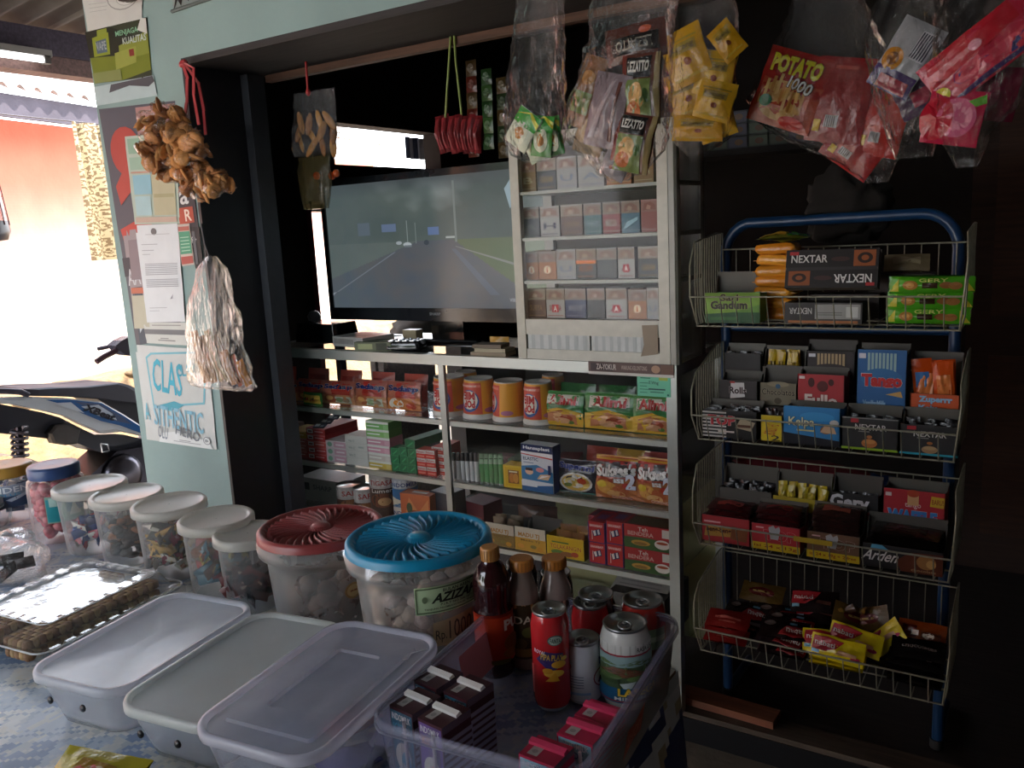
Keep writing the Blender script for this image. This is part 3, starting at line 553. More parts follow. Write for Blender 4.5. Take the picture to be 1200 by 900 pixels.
it('cassette_stack',b,'small greenish box lying in front of the receiver on the counter','box',(SX(440,2.15,ZT+.01),2.165,ZT),(0,0,.2))
t=th('black_gadget','small black device with rows of silver buttons in front of the television stand','device',(SX(476,2.19,ZT+.02),2.19,ZT),math.radians(16))
b=MB(); b.loft([rrect(.125,.08,.015,0),rrect(.13,.085,.015,.012),rrect(.11,.07,.012,.032)],'1b1c20','gloss'); ob('body',b,t)
for k in range(8): ob('button',MB().lathe([(.006,.032),(.005,.036)],'b8bcc4','metal',8,c=(-.04+.026*(k%4),-.012+.026*(k//4))),t)
b=MB(); b.box(-.03,-.02,0,.03,.02,.05,'b8aa88','plas'); it('beige_adapter',b,'beige plastic adapter block behind the black gadget on the counter','adapter',(SX(486,2.30,ZT+.03)-.02,2.315,ZT))
for k,(px,z0,w_,c) in enumerate(((588,0,.13,'8a7a64'),(590,.012,.11,'a59a80'),(586,.024,.10,'6a5a48'))):
    it('notebook',MB().box(-w_/2,-.03,0,w_/2,.03,.011,c,'card'),['worn brown notebook at the bottom of the small pile left of the cabinet','pale notebook in the middle of the small pile left of the cabinet','dark brown notebook on top of the small pile left of the cabinet'][k],'notebook',(SX(px,2.15,ZT)-.035,2.155,ZT+z0),(0,0,.05*k))
it('yellow_packet',packet(.07,.04,.012,'b88a2a',seed=3),'mustard yellow packet leaning by the cabinet foot on the counter','packet',(SX(600,2.3,1.16)-.03,2.27,ZT),(0,0,.1))
rnd=random.Random(5)
def cable(name,label,pts,r=.003,c='151515'): return it(name,MB().tube(pts,r,c,'rubber',5),label,'cable')
pts=[(-1.75+.12*math.sin(k*.55)*(1+k*.02),2.33+.03*math.cos(k*.8)*1.0-.03,ZT+.004+.012*abs(math.sin(k*.7))) for k in range(26)]
cable('tangled_cable','black cable tangled on the counter under the television',pts,.003)
p=[onY(316,y_,3.0) for y_ in (300,)]
b=MB(); b.loft([rrect(.22,.14,.02,0),rrect(.2,.13,.02,.07)],'15151a','gloss'); it('dark_case',b,'dark low box in the shadow at the far left end of the counter','box',(XA+.14,2.32,ZT))
b=MB(); b.lathe([(.001,0),(.022,.008),(.026,.025),(.015,.042),(.001,.046)],'55555a','plas',14); it('pale_ornament',b,'small pale round object on the dark box at the left end of the counter','ornament',(XA+.1,2.30,ZT+.07))
# ================= snack rack =================
RX0,RX1=-.745,-.145; RF=2.0; RB=2.25; WT='8d8a78'
BK=[]   # per basket: back rail z, front rail z, front bottom z, side top front z
def zz(y,x,yy): return SZ(y,x,yy)
BK=[(zz(292.5,-.735,RB),zz(348,-.74,RF),zz(382,-.73,RF+.03),zz(273,-.735,RB),zz(284,-.74,RF+.02)),
    (zz(425,-.735,RB),zz(486.6,-.74,RF),zz(514.5,-.73,RF+.03),zz(400,-.735,RB),zz(438,-.74,RF+.02)),
    (zz(534,-.735,RB),zz(612.6,-.74,RF),zz(637,-.73,RF+.03),zz(517,-.735,RB),zz(546,-.74,RF+.02)),
    (zz(645.5,-.735,RB),zz(736,-.74,RF),zz(762,-.73,RF+.03),zz(639.5,-.735,RB),zz(686,-.74,RF+.02))]
rk=th('snack_rack','free-standing snack rack with four white wire baskets on a blue tube frame','rack',(0,0,0))
PXL,PXR=SX(852,RB+.02,.7),-.18
BLU='12345a'; zt=SZ(247,PXR-.05,RB+.02)
b=MB(); pts=[(PXR,RB+.02,DECK+.006),(PXR,RB+.02,zt-.09)]+[(PXR-.08+.08*math.cos(a*PI/12),RB+.02,zt-.09+.085*math.sin(a*PI/12)) for a in range(1,7)]+[(PXL+.08-.08*math.sin(a*PI/12),RB+.02,zt-.09+.085*math.cos(a*PI/12)) for a in range(1,7)]+[(PXL,RB+.02,DECK+.006)]
ob('frame',b.tube(pts,.014,BLU,'paint',10),rk)
for x in (PXL,PXR):
    ob('foot',MB().lathe([(.018,DECK+.005),(.018,DECK+.03)],'1a1a1c','rubber',10,c=(x,RB+.02)),rk)
    ob('foot',MB().tube([(x,RB+.02,DECK+.02),(x,RB+.24,DECK+.014)],.013,BLU,'paint',8),rk)
for z in (.30,1.2): ob('cross_tube',MB().tube([(PXL,RB+.03,z),(PXR,RB+.03,z)],.010,BLU,'paint',8),rk)
BASE=[]
for bi,(zbk,zf,zfb,ztb,ztf) in enumerate(BK):
    r=.0014; rr=.0024; Y0=RF; Y1=RF+.03; zbb=zfb+.004; BASE.append(zbb)
    bs=ob('basket',MB().tube([(RX0,Y0,zf),(RX1,Y0,zf)],rr,WT,'wire',6),rk)
    def rail(pts,r_=rr): ob('rail',MB().tube(pts,r_,WT,'wire',5),bs)
    rail([(RX0+.005,Y1,zfb),(RX1-.005,Y1,zfb)]); rail([(RX0+.01,RB,zbb),(RX1-.01,RB,zbb)]); rail([(RX0,RB,zbk),(RX1,RB,zbk)])
    for x,s in ((RX0,1),(RX1,-1)):
        rail([(x+.008*s,Y1,zfb),(x,Y0,zf),(x-.004*s,Y0+.012,(zf+ztf)/2+.01),(x,Y0+.035,ztf),(x,RB-.05,ztb),(x,RB,ztb),(x+.004*s,RB,zbb)])
        rail([(x+.008*s,Y1,zfb),(x+.006*s,RB,zbb)])
        for k in range(12):
            y=Y1+(RB-Y1)*(k+.6)/12.6; tt=min(1,(y-Y0)/.05); zt_=ztf+(ztb-ztf)*min(1,max(0,(y-Y0-.035)/(RB-.085-Y0)))
            ob('wire',MB().tube([(x+.007*s,y,zfb),(x,y,zfb+.03),(x-.002*s,y,(zfb+zt_)/2),(x,y,zt_)],r,WT,'wire',4),bs)
    me=MB().tube([(0,Y0,zf),(0,Y1-.005,zfb)],r,WT,'wire',4).mesh('wire')
    me2=MB().tube([(0,RB,zbb),(0,RB,zbk)],r,WT,'wire',4).mesh('wire')
    me3=MB().tube([(0,Y1,zfb-.001),(0,RB,zbb-.001)],r,WT,'wire',4).mesh('wire')
    for k in range(1,16):
        x=RX0+(RX1-RX0)*k/16
        for m_ in (me,me2,me3): ob('wire',m_,bs,loc=(x,0,0))
    for y in (Y1+.07,Y1+.14): rail([(RX0+.008,y,zbb-.003),(RX1-.008,y,zbb-.003)])
# ================= table =================
TZ=.83; TX1=-.446; TY1=1.115; TX0=-2.9; TY0=.30
t=th('stall_table','long wooden stall table under a plaid oilcloth','table',(0,0,0))
ob('tabletop',MB().box(TX0,TY0,TZ-.035,TX1,TY1,TZ-.004,'6b5038','wood'),t)
for x in (TX0+.08,-1.6,TX1-.12):
    for y in (TY0+.06,TY1-.1): ob('leg',MB().box(x,y,0,x+.05,y+.05,TZ-.035,'5a4330','wood'),t)
ob('apron',MB().box(TX0+.05,TY1-.07,TZ-.12,TX1-.06,TY1-.05,TZ-.035,'5a4330','wood'),t); ob('apron',MB().box(TX0+.05,TY0+.05,TZ-.12,TX1-.06,TY0+.07,TZ-.035,'5a4330','wood'),t)
def plaid(x,y):
    a=.62; p=(x*math.cos(a)+y*math.sin(a)); q=(-x*math.sin(a)+y*math.cos(a))
    fp=(p/.17)%1; fq=(q/.15)%1; n=noise.noise(Vector((x*26,y*26,0)))*.6+noise.noise(Vector((x*80,y*80,4)))*.4
    c='c4c8c6'
    if fp<.44 and fq<.40: c='6a82a2'
    elif fq<.40: c='9aaaba'
    elif fp<.44: c='a4b0bc'
    if .50<fq<.53 or .58<fq<.60 or .9<fq<.93 or .70<fp<.73 or .80<fp<.82: c=mix(c,'5f7898',.6)
    if .12<fq<.15 or .25<fq<.27: c=mix(c,'b4bcc0',.6)
    if n>.16: c=mix(c,'c8c6b6',.55)
    if n<-.30: c=mix(c,'5a6c8a',.25)
    return c
b=MB(); nx_,ny_=420,140
b.sheet(lambda u,v:(TX0+(TX1-TX0)*u,TY0+(TY1-TY0)*v,TZ-.002+.0008*noise.noise(Vector((u*40,v*14,0)))),nx_,ny_,'000000','oilcloth',True,lambda u,v:plaid(TX0+(TX1-TX0)*u,TY0+(TY1-TY0)*v))
def floral(u,v):
    n=noise.noise(Vector((u*9,v*7,2))); n2=noise.noise(Vector((u*22,v*16,7)))
    if v>.95: return 'a3a8ac'
    if v<.3: return '7a684e' if n2<.15 else '5c4a36'
    return '2e3c68' if n>.02 else ('bfc3c6' if n2>-.1 else '9a8f72')
def drop(u,v): 
    z=TZ-.002-.36*(1-v); return (TX1+.004+.02*math.sin(u*16)*(1-v)+.035*(1-v),TY0+(TY1-TY0)*u,z)
b.sheet(drop,60,36,'000000','oilcloth',True,floral)
b.sheet(lambda u,v:(TX0+(TX1-TX0)*u,TY1+.004+.015*math.sin(u*50)*(1-v),TZ-.002-.3*(1-v)),100,14,'000000','oilcloth',True,floral)
it('oilcloth',b,'blue and white plaid oilcloth spread over the stall table','tablecloth')

# ================= goods on the table =================
def dep(p): return (RW.transposed()@(Vector(p)-CP)).z
def facing(p): return math.degrees(math.atan2(CP.y-p[1],CP.x-p[0]))
def conemap(r0,r1,h,a0,span,z0,z1):
    # sticker on a tapered wall, u across span degrees centred on a0 (left to right for the viewer)
    def f(u,v,l):
        z=z0+(z1-z0)*v; r=r0+(r1-r0)*z/(h-.03)+l+.0015; a=math.radians(a0+(u-.5)*span); return Vector((r*math.cos(a),r*math.sin(a),z))
    return f
def jar(name,label,x,y,rt,rb,h,wallmat='frost',wall='d4d6d6',lid=None,n=36):
    t=th(name,label,'jar',(x,y,TZ))
    b=MB(); b.lathe([(rb-.004,.0),(rb,.004)]+[(rb+(rt-rb)*k/6,.004+(h-.006)*k/6) for k in range(1,7)]+[(rt+.004,h),(rt+.004,h+.003)],wall,wallmat,n,True,False); ob('tub',b,t)
    b=MB(); b.lathe([(rt+.003,h-.012),(rt+.008,h-.010),(rt+.008,h+.004),(rt+.004,h+.008),(rt-.003,h+.004),(rt-.008,h+.002),(0.001,h+.003)],lid or 'e0ded6','milky',n,False,False); ob('lid',b,t)
    return t
CM={}
def candymesh(c,c2,k=0):
    key=(c,c2,k)
    if key not in CM:
        if k==0: CM[key]=pillow(.042,.02,.014,c,[('e',.5,.5,.2,.3,c2)],'lr',seed=len(CM),nu=6,nv=4).mesh('candy')
        elif k==1: CM[key]=MB().lathe([(.001,-.007),(.010,-.005),(.0145,0),(.010,.006),(.001,.008)],c,'snack',10).mesh('cracker')
        elif k==2: CM[key]=MB().lathe([(.001,-.013),(.009,-.010),(.013,0),(.009,.010),(.001,.013)],c,'gloss',10).mesh('candy_ball')
        elif k==3:
            m=MB().lathe([(.001,-.016),(.012,-.011),(.017,0),(.012,.012),(.001,.016)],c,'snack',10).mesh('puff')
            for v in m.vertices: v.co*=1+.5*noise.noise(v.co*55)
            CM[key]=m
        elif k==4: CM[key]=pillow(.062,.024,.014,c,[('r',.2,.3,.8,.6,c2)],'lr',seed=len(CM),nu=6,nv=4).mesh('wafer_pack')
    return CM[key]
def fill(name,label,cat,group,x,y,r,z0,z1,n,kinds,seed,k=0,rmin=.62):
    rnd=random.Random(seed)
    for i in range(n):
        f=i/n; a=rnd.random()*2*PI; rr=r*(rmin+(1-rmin)*rnd.random()**.5); c=rnd.choice(kinds)
        it(name,candymesh(c[0],c[1],k),label,cat,(x+rr*math.cos(a),y+rr*math.sin(a),TZ+z0+.012+(z1-z0)*f),(rnd.random()*1.2-.6,rnd.random()*1.2-.6,rnd.random()*6),group)
def lidpos(px,py,w,Y): p=onY(px,py,Y); return p,w*dep(p)/F/2
JARS={}
for nm,px,py,w,Y,kinds,n,zt,k,lab,clab in (
 ('j3',105,568,82,1.035,[('2c4a8c','c8d4e8'),('b03048','e8c0c8'),('e0ddd4','5a6a9a'),('28355c','8898c0')],26,.06,0,'farthest white-lidded candy tub, with blue and red sweets','blue, red and white wrapped candy in the farthest white-lidded tub'),
 ('j4',148,579,82,1.03,[('2a2422','6a5040'),('8a5a3c','b89070'),('3a302c','8a6a50')],34,.075,1,'second white-lidded tub from the left, of brown and black crackers','brown or black cracker in the second white-lidded tub'),
 ('j5',198,590,85,1.02,[('b8924a','e8d8a0'),('a0304a','e0a0b0'),('c8c2b0','8a5a3a'),('3c3c34','b8b8a0')],32,.09,0,'middle white-lidded tub, with tan, pink and red packets','tan, pink or red sweet in the middle white-lidded tub'),
 ('j6',253,607,87,1.00,[('b0a030','e8e080'),('8a2c28','d08060'),('2a5a68','80a8b0'),('7a4a2a','c8a060')],30,.085,0,'white-lidded tub second before the red-lidded one, with yellow and red sweets','yellow, red or teal sweet in the tub two before the red-lidded one'),
 ('j7',290,624,80,.985,[('3a2426','7a3a3a'),('2a1c20','8a6a5a'),('5a2c2c','b08a80')],24,.055,4,'white-lidded tub next to the red-lidded jar, with dark sweets','dark brown wrapped wafer in the tub beside the red-lidded jar')):
    p,r=lidpos(px,py,w,Y); h=p.z-TZ-.004; rb=r*.80
    jar('candy_tub',lab,p.x,p.y,r-.008,rb,h)
    fill('candy',clab,'candy','contents of the '+lab.split(',')[0],p.x,p.y,rb-.020,.004,zt*.9,n*2,kinds,hash(nm)%7 if 0 else ord(nm[1]),k)
# lid details on the middle tub: a taped seam
def bigjar(label,px,py,w,Y,col,lidc,hadd=0):
    p,r=lidpos(px,py,w,Y); h=p.z-TZ-.02; rt=r-.004; rb=r*.80
    t=th('storage_jar',label,'jar',(p.x,p.y,TZ))
    b=MB(); b.lathe([(rb-.006,0),(rb,.005)]+[(rb+(rt-.008-rb)*k/6,.005+(h-.03)*k/6) for k in range(1,7)]+[(rt+.005,h-.022),(rt+.007,h-.008),(rt-.004,h-.004),(rt-.004,h+.004)],'d8d8d6','frostjar',48,True,False); ob('tub',b,t)
    N=36; nr=26; na=432
    def lz(rr,a):
        f=rr/rt
        if f<.17: return .014 if f<.155 else .012
        if f>.9: return .010+.006*min(1,(f-.9)/.05)
        s=.5+.5*math.sin(N*(a+.62*(1-f)))
        return .004+.013*f**.7*(s**1.3)*min(1,(f-.17)/.05)*min(1,(.9-f)/.05)+.003*(1-f)
    vs=[];fs=[]
    radii=[.0001+rt*k/nr for k in range(nr)]+[rt*.97,rt]
    for rr in radii:
        for i in range(na): a=2*PI*i/na; vs.append((rr*math.cos(a),rr*math.sin(a),h+lz(rr,a)))
    vs+=[((rt+.004)*math.cos(2*PI*i/na),(rt+.004)*math.sin(2*PI*i/na),h+.012) for i in range(na)]
    vs+=[((rt+.005)*math.cos(2*PI*i/na),(rt+.005)*math.sin(2*PI*i/na),h+.001) for i in range(na)]
    L_=len(radii)+2
    for k in range(L_-1):
        for i in range(na): j=(i+1)%na; fs.append((k*na+i,k*na+j,(k+1)*na+j,(k+1)*na+i))
    b=MB(); b.add(vs,fs,col,'plas',True); ob('lid',b,t,label=lidc)
    ob('lid_button',MB().lathe([(.0001,h+.017),(rt*.13,h+.0165),(rt*.15,h+.012)],mix(col,'ffffff',.12),'plas',24),t)
    return t,p,rt-.008,rb,h
t,p,rt,rb,h=bigjar('large round jar with a ribbed dark red lid',375,611,145,1.0,'8c3a3a','ribbed dark red lid')
RED=t
a0=facing(p)
b=MB(); b.art([('e',.5,.5,.5,.5,'9a7a4a'),('e',.5,.5,.38,.38,'c8b080'),('r',.3,.45,.7,.55,'8a5a3a')],conemap(rb,rt,h,a0+28,20,h*.42,h*.60),'print'); ob('sticker',b,t)
fill('cracker_bag','tan fried cracker in the red-lidded jar','snack','crackers in the red-lidded jar',p.x,p.y,rb-.028,.008,.075,46,[('6c564a','a08878'),('7f685a','a58b7a'),('54423a','8a7468')],11,3)
t,p,rt,rb,h=bigjar('large round jar with a ribbed bright blue lid and a price card',490,623,171,.985,'0f86b0','ribbed bright blue lid')
a0=facing(p)
mp=conemap(rb,rt,h,a0+24,62,h*.60,h*.84)
b=MB(); b.art([('r',0,0,1,1,'b8cfa4')]+[('r',.01,.04,.99,.09,'5c7050'),('r',.01,.91,.99,.96,'5c7050'),('r',.01,.05,.03,.95,'5c7050'),('r',.97,.05,.99,.95,'5c7050')],mp,sub=10); b.art([('t','BULAN AREN',.38,.76,.8,.88,'2c3828'),('t','AZIZAH',.24,.4,.92,.74,'1c2418',{'sh':.15,'off':.04}),('t','P.I.R.T NO 206.1871.01',.34,.28,.9,.37,'36422e'),('t','TANJUNG PALEMBANG KALSEL TENGAH',.12,.15,.9,.24,'36422e'),('e',.13,.56,.035,.12,'6a7a5c')],mp,l0=6); ob('label_sticker',b,t,label='pale green printed label')
mp=conemap(rb,rt,h,a0+26,40,h*.28,h*.56)
b=MB(); b.art([('p',[(0,.12),(.02,.86),(.97,1),(1,.2),(.5,.06)],'a08a68')],lambda u,v,l:mp(u,v,l+.001),sub=8); b.art([('t','Rp.',.06,.22,.3,.62,'2a241e',{'off':.0}),('t','1000',.36,.28,.94,.86,'3a3028',{'off':.0})],lambda u,v,l:mp(u,v,l+.0012),l0=6); ob('price_card',b,t,label='brown card hand-lettered with the price')
fill('peanut','pale round peanut snack in the blue-lidded jar','snack','peanuts in the blue-lidded jar',p.x,p.y,rb-.02,.008,h*.66,190,[('b09a86','b09a86'),('c0ac98','c0ac98'),('9c8676','9c8676'),('a8938a','a8938a')],12,3,.5)
# screw-top sweet jars at the far left
def roundjar(label,px,py,w,Y,zl,capc,wallc,h_,contents):
    p,r=lidpos(px,py,w,Y); h=p.z-TZ
    t=th('sweet_jar',label,'jar',(p.x,p.y,TZ))
    R=r*1.12
    b=MB(); b.lathe([(R*.9,0),(R*.97,.006),(R,.03),(R,h*.72),(R*.95,h*.82),(r*.94,h-.028),(r*.94,h-.012)],wallc,'frost',32,True,False); ob('body',b,t)
    b=MB(); b.lathe([(r*.99,h-.024),(r,h-.02),(r,h-.002),(r*.95,h+.003),(r*.7,h+.002),(.001,h+.001)],capc,'plas',40,False,False,colf=None); ob('cap',b,t)
    return t,p,R,h
t,p,R,h=roundjar('clear jar with a dark blue screw cap full of red sweets',62,545,56,1.04,0,'2e4674','d8c8cc',0,None)
mp=conemap(R,R,h,facing(p)+12,75,h*.30,h*.66)
b=MB(); b.art([('r',0,0,1,1,'7d9a8a'),('r',0.02,.05,.36,.9,'2a8a94'),('r',.1,.62,.3,.95,'a8c4bc'),('r',.5,.35,1,.8,'3a7a88'),('p',[(.55,.2),(.7,.75),(.8,.4),(.9,.2)],'b8c8b0'),('r',.36,.1,.5,.7,'8ab09a')],lambda u,v,l:mp(u,v,l+.0006),sub=6); ob('label_sticker',b,t)
fill('red_sweet','small glossy red sweet in the blue-capped jar','candy','red sweets in the blue-capped jar',p.x,p.y,R-.018,.008,h*.72,110,[('a02838','a02838'),('b84050','b84050'),('7a1828','7a1828'),('c05a60','c05a60')],21,2,.6)
t,p,R,h=roundjar('clear jar with a mustard screw cap and blue lettering at the left edge',6,545,56,1.07,0,'b0863a','c8ccd4',0,None)
mp=conemap(R,R,h,facing(p)+10,95,h*.30,h*.72)
b=MB(); b.art([('r',0,0,1,1,'9aa6b8'),('r',0,0,1,.5,'3c5070'),('p',[(.3,.35),(.75,.6),(.8,.5),(.4,.25)],'c8d0dc')],lambda u,v,l:mp(u,v,l+.0006),sub=6); b.art([('t','RIDENT',.05,.66,.95,.92,'e4e8ec',{'off':.03,'ol':'6a7a94'}),('t','PLUS',.2,.5,.6,.62,'5aa0c8')],lambda u,v,l:mp(u,v,l+.0006),l0=5); ob('label_sticker',b,t)
fill('blue_sweet','blue and white sweet in the mustard-capped jar','candy','sweets in the mustard-capped jar',p.x,p.y,R-.024,.008,h*.5,26,[('3a4c78','c0c8d8'),('58688c','58688c'),('2c3858','8898b8')],22,0)
t,p,R,h=roundjar('clear jar with a white screw cap cut by the left edge',-32,585,66,.98,0,'d6d8da','c8ccd4',0,None)
fill('dark_sweet','dark red and blue sweet in the white-capped jar','candy','sweets in the white-capped jar',p.x,p.y,R-.024,.008,h*.6,30,[('5a2a48','a08098'),('2c3a6c','8898b8')],23,0)
# ---- food containers with lids ----
def container(label,cx,cy,w,d,h,rot,lidmat,lidcol,body='hazelid',bodycol='d4dae4',rivets=True,raised=False):
    t=th('food_container',label,'container',(cx,cy,TZ),math.radians(rot))
    b=MB(); L=[]
    for k in range(6):
        f=k/5; s=-.018+.018*f; L.append(rrect(w+2*s-.008,d+2*s-.008,.035,.001+(h-.006)*f,6))
    b.loft([rrect(w-.07,d-.07,.02,.0005,6)]+L,bodycol,body,True,True,False); ob('tub',b,t)
    b=MB(); z=h
    b.loft([rrect(w+.002,d+.002,.04,z-.009,8),rrect(w+.006,d+.006,.042,z-.008,8),rrect(w+.006,d+.006,.042,z+.001,8),rrect(w+.002,d+.002,.04,z+.005,8),rrect(w-.008,d-.008,.036,z+.004,8),rrect(w-.014,d-.014,.034,z-.001,8)],mix(lidcol,'ffffff',.2),'milky' if not raised else 'frostlid',True,False,False)
    ob('lid_rim',b,t)
    b=MB()
    if raised:
        def rr(w_,d_,zz_): return rrect(w_,d_,.006,zz_,8,c=(0,0))
        b.loft([rrect(w-.014,d-.014,.034,z-.001,8),rr(w-.05,d-.07,z-.001),rr(w-.052,d-.072,z+.0035),rr(w-.112,d-.15,z+.0035),rr(w-.114,d-.152,z-.001)],lidcol,lidmat,False,False,True)
    else:
        b.loft([rrect((w-.014)*q,(d-.014)*q,.034*q,z-.001-.0045*(1-q*q),8) for q in (1,.85,.65,.4,.15)],lidcol,lidmat,True,False,True)
    ob('lid',b,t)
    if rivets:
        for x in (-.045,.02):
            ob('rivet',MB().lathe([(.0001,0),(.0055,.0005),(.0055,.002),(.0001,.003)],'1c1e22','plas',10,T=Matrix.Translation((x,-d/2+.003,h-.033))@Matrix.Rotation(math.radians(84),4,'X')),t)
    return t
container('low food container with a glossy translucent lid beside the clamshell box',-1.143,.708,.186,.285,.078,8.5,'hazelid','d4dae6')
container('middle low food container with a cloudy flat lid',-.950,.722,.178,.290,.076,8,'frostlid','dfe5e2')
C3=container('largest food container in front, its clear lid moulded with a raised rectangle',-.758,.703,.182,.30,.108,7,'hazelid','d0d2e4','frost','c4c8dc',False,True)
for (pts) in ([(.055,.02),(.035,.035),(.04,.06),(.07,.085),(.066,.10),(.082,.118)],):
    b=MB(); b.tube([(x,y,.1095) for x,y in pts],.0007,'e0e2ea','milky',4); o=ob('crack',b,C3)
# contents of the near containers: a few wrapped cakes seen dimly
rnd=random.Random(9)
for i,(x,y,c) in enumerate(((-.80,.76,'8a4a58'),(-.74,.70,'5a5a88'),(-.70,.78,'7a7a9a'))):
    it('wrapped_cake',pillow(.075,.05,.03,c,[('r',.3,.3,.7,.7,'b89098')],seed=i,nu=8,nv=6).mesh('wrapped_cake'),['pink','blue-grey','pale lilac'][i]+' wrapped cake seen dimly inside the largest food container','cake',(x,y,TZ+.016),(PI/2*.98,0,rnd.random()*3))
# ---- clamshell box with lattice crackers ----
cx,cy,rot,w,d=-1.485,.778,6,.265,.305
t=th('clamshell_box','clear plastic clamshell box of lattice crackers at the left','box',(cx,cy,TZ),math.radians(rot))
b=MB(); n_=8
b.loft([rrect(w-.05,d-.05,.02,.001,n_),rrect(w-.03,d-.03,.022,.028,n_),rrect(w-.004,d-.004,.025,.03,n_),rrect(w,d,.026,.031,n_)],'d8dce0','petclear',True,True,False); ob('base',b,t)
ob('rim_edge',MB().tube([p_ for p_ in rrect(w,d,.026,.0325,6)]+[rrect(w,d,.026,.0325,6)[0]],.0016,'eef0f2','milky',5),t); ob('rim_edge',MB().tube([p_ for p_ in rrect(w-.065,d-.07,.018,.063,6)]+[rrect(w-.065,d-.07,.018,.063,6)[0]],.0011,'eef0f2','milky',5),t)
for k in range(10):
    for s in (-1,1):
        ob('rib',MB().loft([[Vector((s*(w/2-.018)+q*.006,-d/2+.03+k*.029+e,z)) for q,e in ((-1,0),(-1,.018),(1,.018),(1,0))] for z in (.003,.027)],'d8dce0','petclear',False),t)
b=MB()
b.loft([rrect(w,d,.026,.032,n_),rrect(w-.004,d-.004,.025,.034,n_),rrect(w-.03,d-.03,.022,.036,n_),rrect(w-.05,d-.055,.02,.058,n_),rrect(w-.065,d-.07,.018,.063,n_),rrect(w-.10,d-.11,.016,.0625,n_),rrect(w-.105,d-.115,.016,.0595,n_)],'e0e4e8','petclear',True,False,True); ob('lid',b,t)
for k in range(8):
    for s in (-1,1):
        ob('lid_rib',MB().box(s*(w/2-.044)-.010,-d/2+.045+k*.030,.0635,s*(w/2-.044)+.010,-d/2+.062+k*.030,.0665,'e0e4e8','petclear'),t)
for k in range(6):
    for s in (-1,1):
        ob('lid_rib',MB().box(-w/2+.055+k*.028,s*(d/2-.046)-.010,.0635,-w/2+.071+k*.028,s*(d/2-.046)+.010,.0665,'e0e4e8','petclear'),t)
M0=Matrix.Translation((cx,cy,TZ))@Matrix.Rotation(math.radians(rot),4,'Z')
bm=MB()
for i in range(5):
    for j in range(7):
        bm.lathe([(.0001,.014),(.008,.013),(.0095,.006),(.008,0)],'9c8058' if (i+j)%2 else '7c5c40','snack',6,c=(-.024+i*.012,-.036+j*.012))
bm.box(-.03,-.042,0,.03,.042,.007,'6c4c34','snack'); lat=bm.mesh('lattice_cracker')
names=['front left','front right','middle left','middle right','back left','back right']
for k in range(6):
    i,j=k%2,k//2; q=M0@Vector((-.05+.095*i,-.095+.093*j,.004)); 
    it('lattice_cracker',lat,'golden lattice cracker at the %s of the clamshell box'%names[k],'cracker',q,(0,0,math.radians(rot)),'lattice crackers')
    q.z+=.019; it('lattice_cracker',lat,'golden lattice cracker at the %s of the clamshell box'%names[k]+', upper layer','cracker',q,(0,0,math.radians(rot)),'lattice crackers')
# clear bag at the left behind the clamshell
def blob(c,rx,ry,rz,seed,mat='bagfilm',col='d8dadc',amp=.35,n=22,m=14):
    b=MB(); vs=[]
    for j in range(m+1):
        th_=PI*j/m
        for i in range(n):
            a=2*PI*i/n; d_=Vector((math.sin(th_)*math.cos(a),math.sin(th_)*math.sin(a),-math.cos(th_)))
            s=1+amp*noise.noise(d_*2.2+Vector((seed*7,0,0)))+amp*.35*noise.noise(d_*6+Vector((seed,3,0)))
            z=d_.z*s; z=max(z,-.8)
            vs.append((c[0]+rx*d_.x*s,c[1]+ry*d_.y*s,c[2]+rz*z))
    fs=[(j*n+i,j*n+(i+1)%n,(j+1)*n+(i+1)%n,(j+1)*n+i) for j in range(m) for i in range(n)]
    return b.add(vs,fs,col,mat,True)
p=onZ(4,660,TZ+.03)
it('clear_bag',blob((0,0,.041),.12,.075,.05,3),'crumpled clear plastic bag on the table at the left edge','bag',(p.x,p.y,TZ))
for k in range(5): it('dark_biscuit',candymesh('3a3434','5a5450',4),'dark wrapped biscuit inside the clear bag at the left edge','biscuit',(p.x-.05+.025*k,p.y+(.02 if k%2 else -.02),TZ+.014),(0,.1,k*1.3),'biscuits in the clear bag')
# yellow snack bag at the bottom edge
p=onZ(128,922,TZ+.03)
fr=[('p',[(.1,.2),(.3,.85),(.75,.8),(.95,.3)],'8a6a2a'),('e',.45,.62,.18,.16,'b04a44'),('e',.58,.66,.14,.1,'c8b090'),('t','KACANG',.2,.3,.8,.5,'d8c88a')]
it('yellow_snack_bag',pillow(.13,.10,.035,'a09428',fr,'tb',seed=5,nu=16,nv=12),'shiny yellow snack bag lying at the bottom edge of the picture','snack bag',(p.x-.01,p.y-.06,TZ+.004),(math.radians(-62),0,math.radians(14)))
# ---- crate with drinks ----
CRX,CRY,CRR,CRW,CRD,CRH=-.537,.868,5.0,.268,.385,.108
CRM=Matrix.Translation((CRX,CRY,TZ))@Matrix.Rotation(math.radians(CRR),4,'Z')
t=th('drinks_crate','clear lilac-tinted open plastic crate holding cans, bottles and milk cartons','crate',(CRX,CRY,TZ),math.radians(CRR))
b=MB(); b.loft([rrect(CRW-.03,CRD-.03,.02,.001),rrect(CRW-.02,CRD-.02,.025,.004),rrect(CRW,CRD,.03,CRH)],'a4a4c4','thinfrost',True,True,False); ob('tub',b,t)
b=MB(); b.loft([rrect(CRW-.002,CRD-.002,.03,CRH-.004),rrect(CRW+.006,CRD+.006,.033,CRH-.003),rrect(CRW+.008,CRD+.008,.034,CRH-.012),rrect(CRW+.010,CRD+.010,.034,CRH-.012),rrect(CRW+.008,CRD+.008,.034,CRH+.001),rrect(CRW-.002,CRD-.002,.03,CRH+.001)],'b4b6d0','frost',True,False,False); ob('rim',b,t)
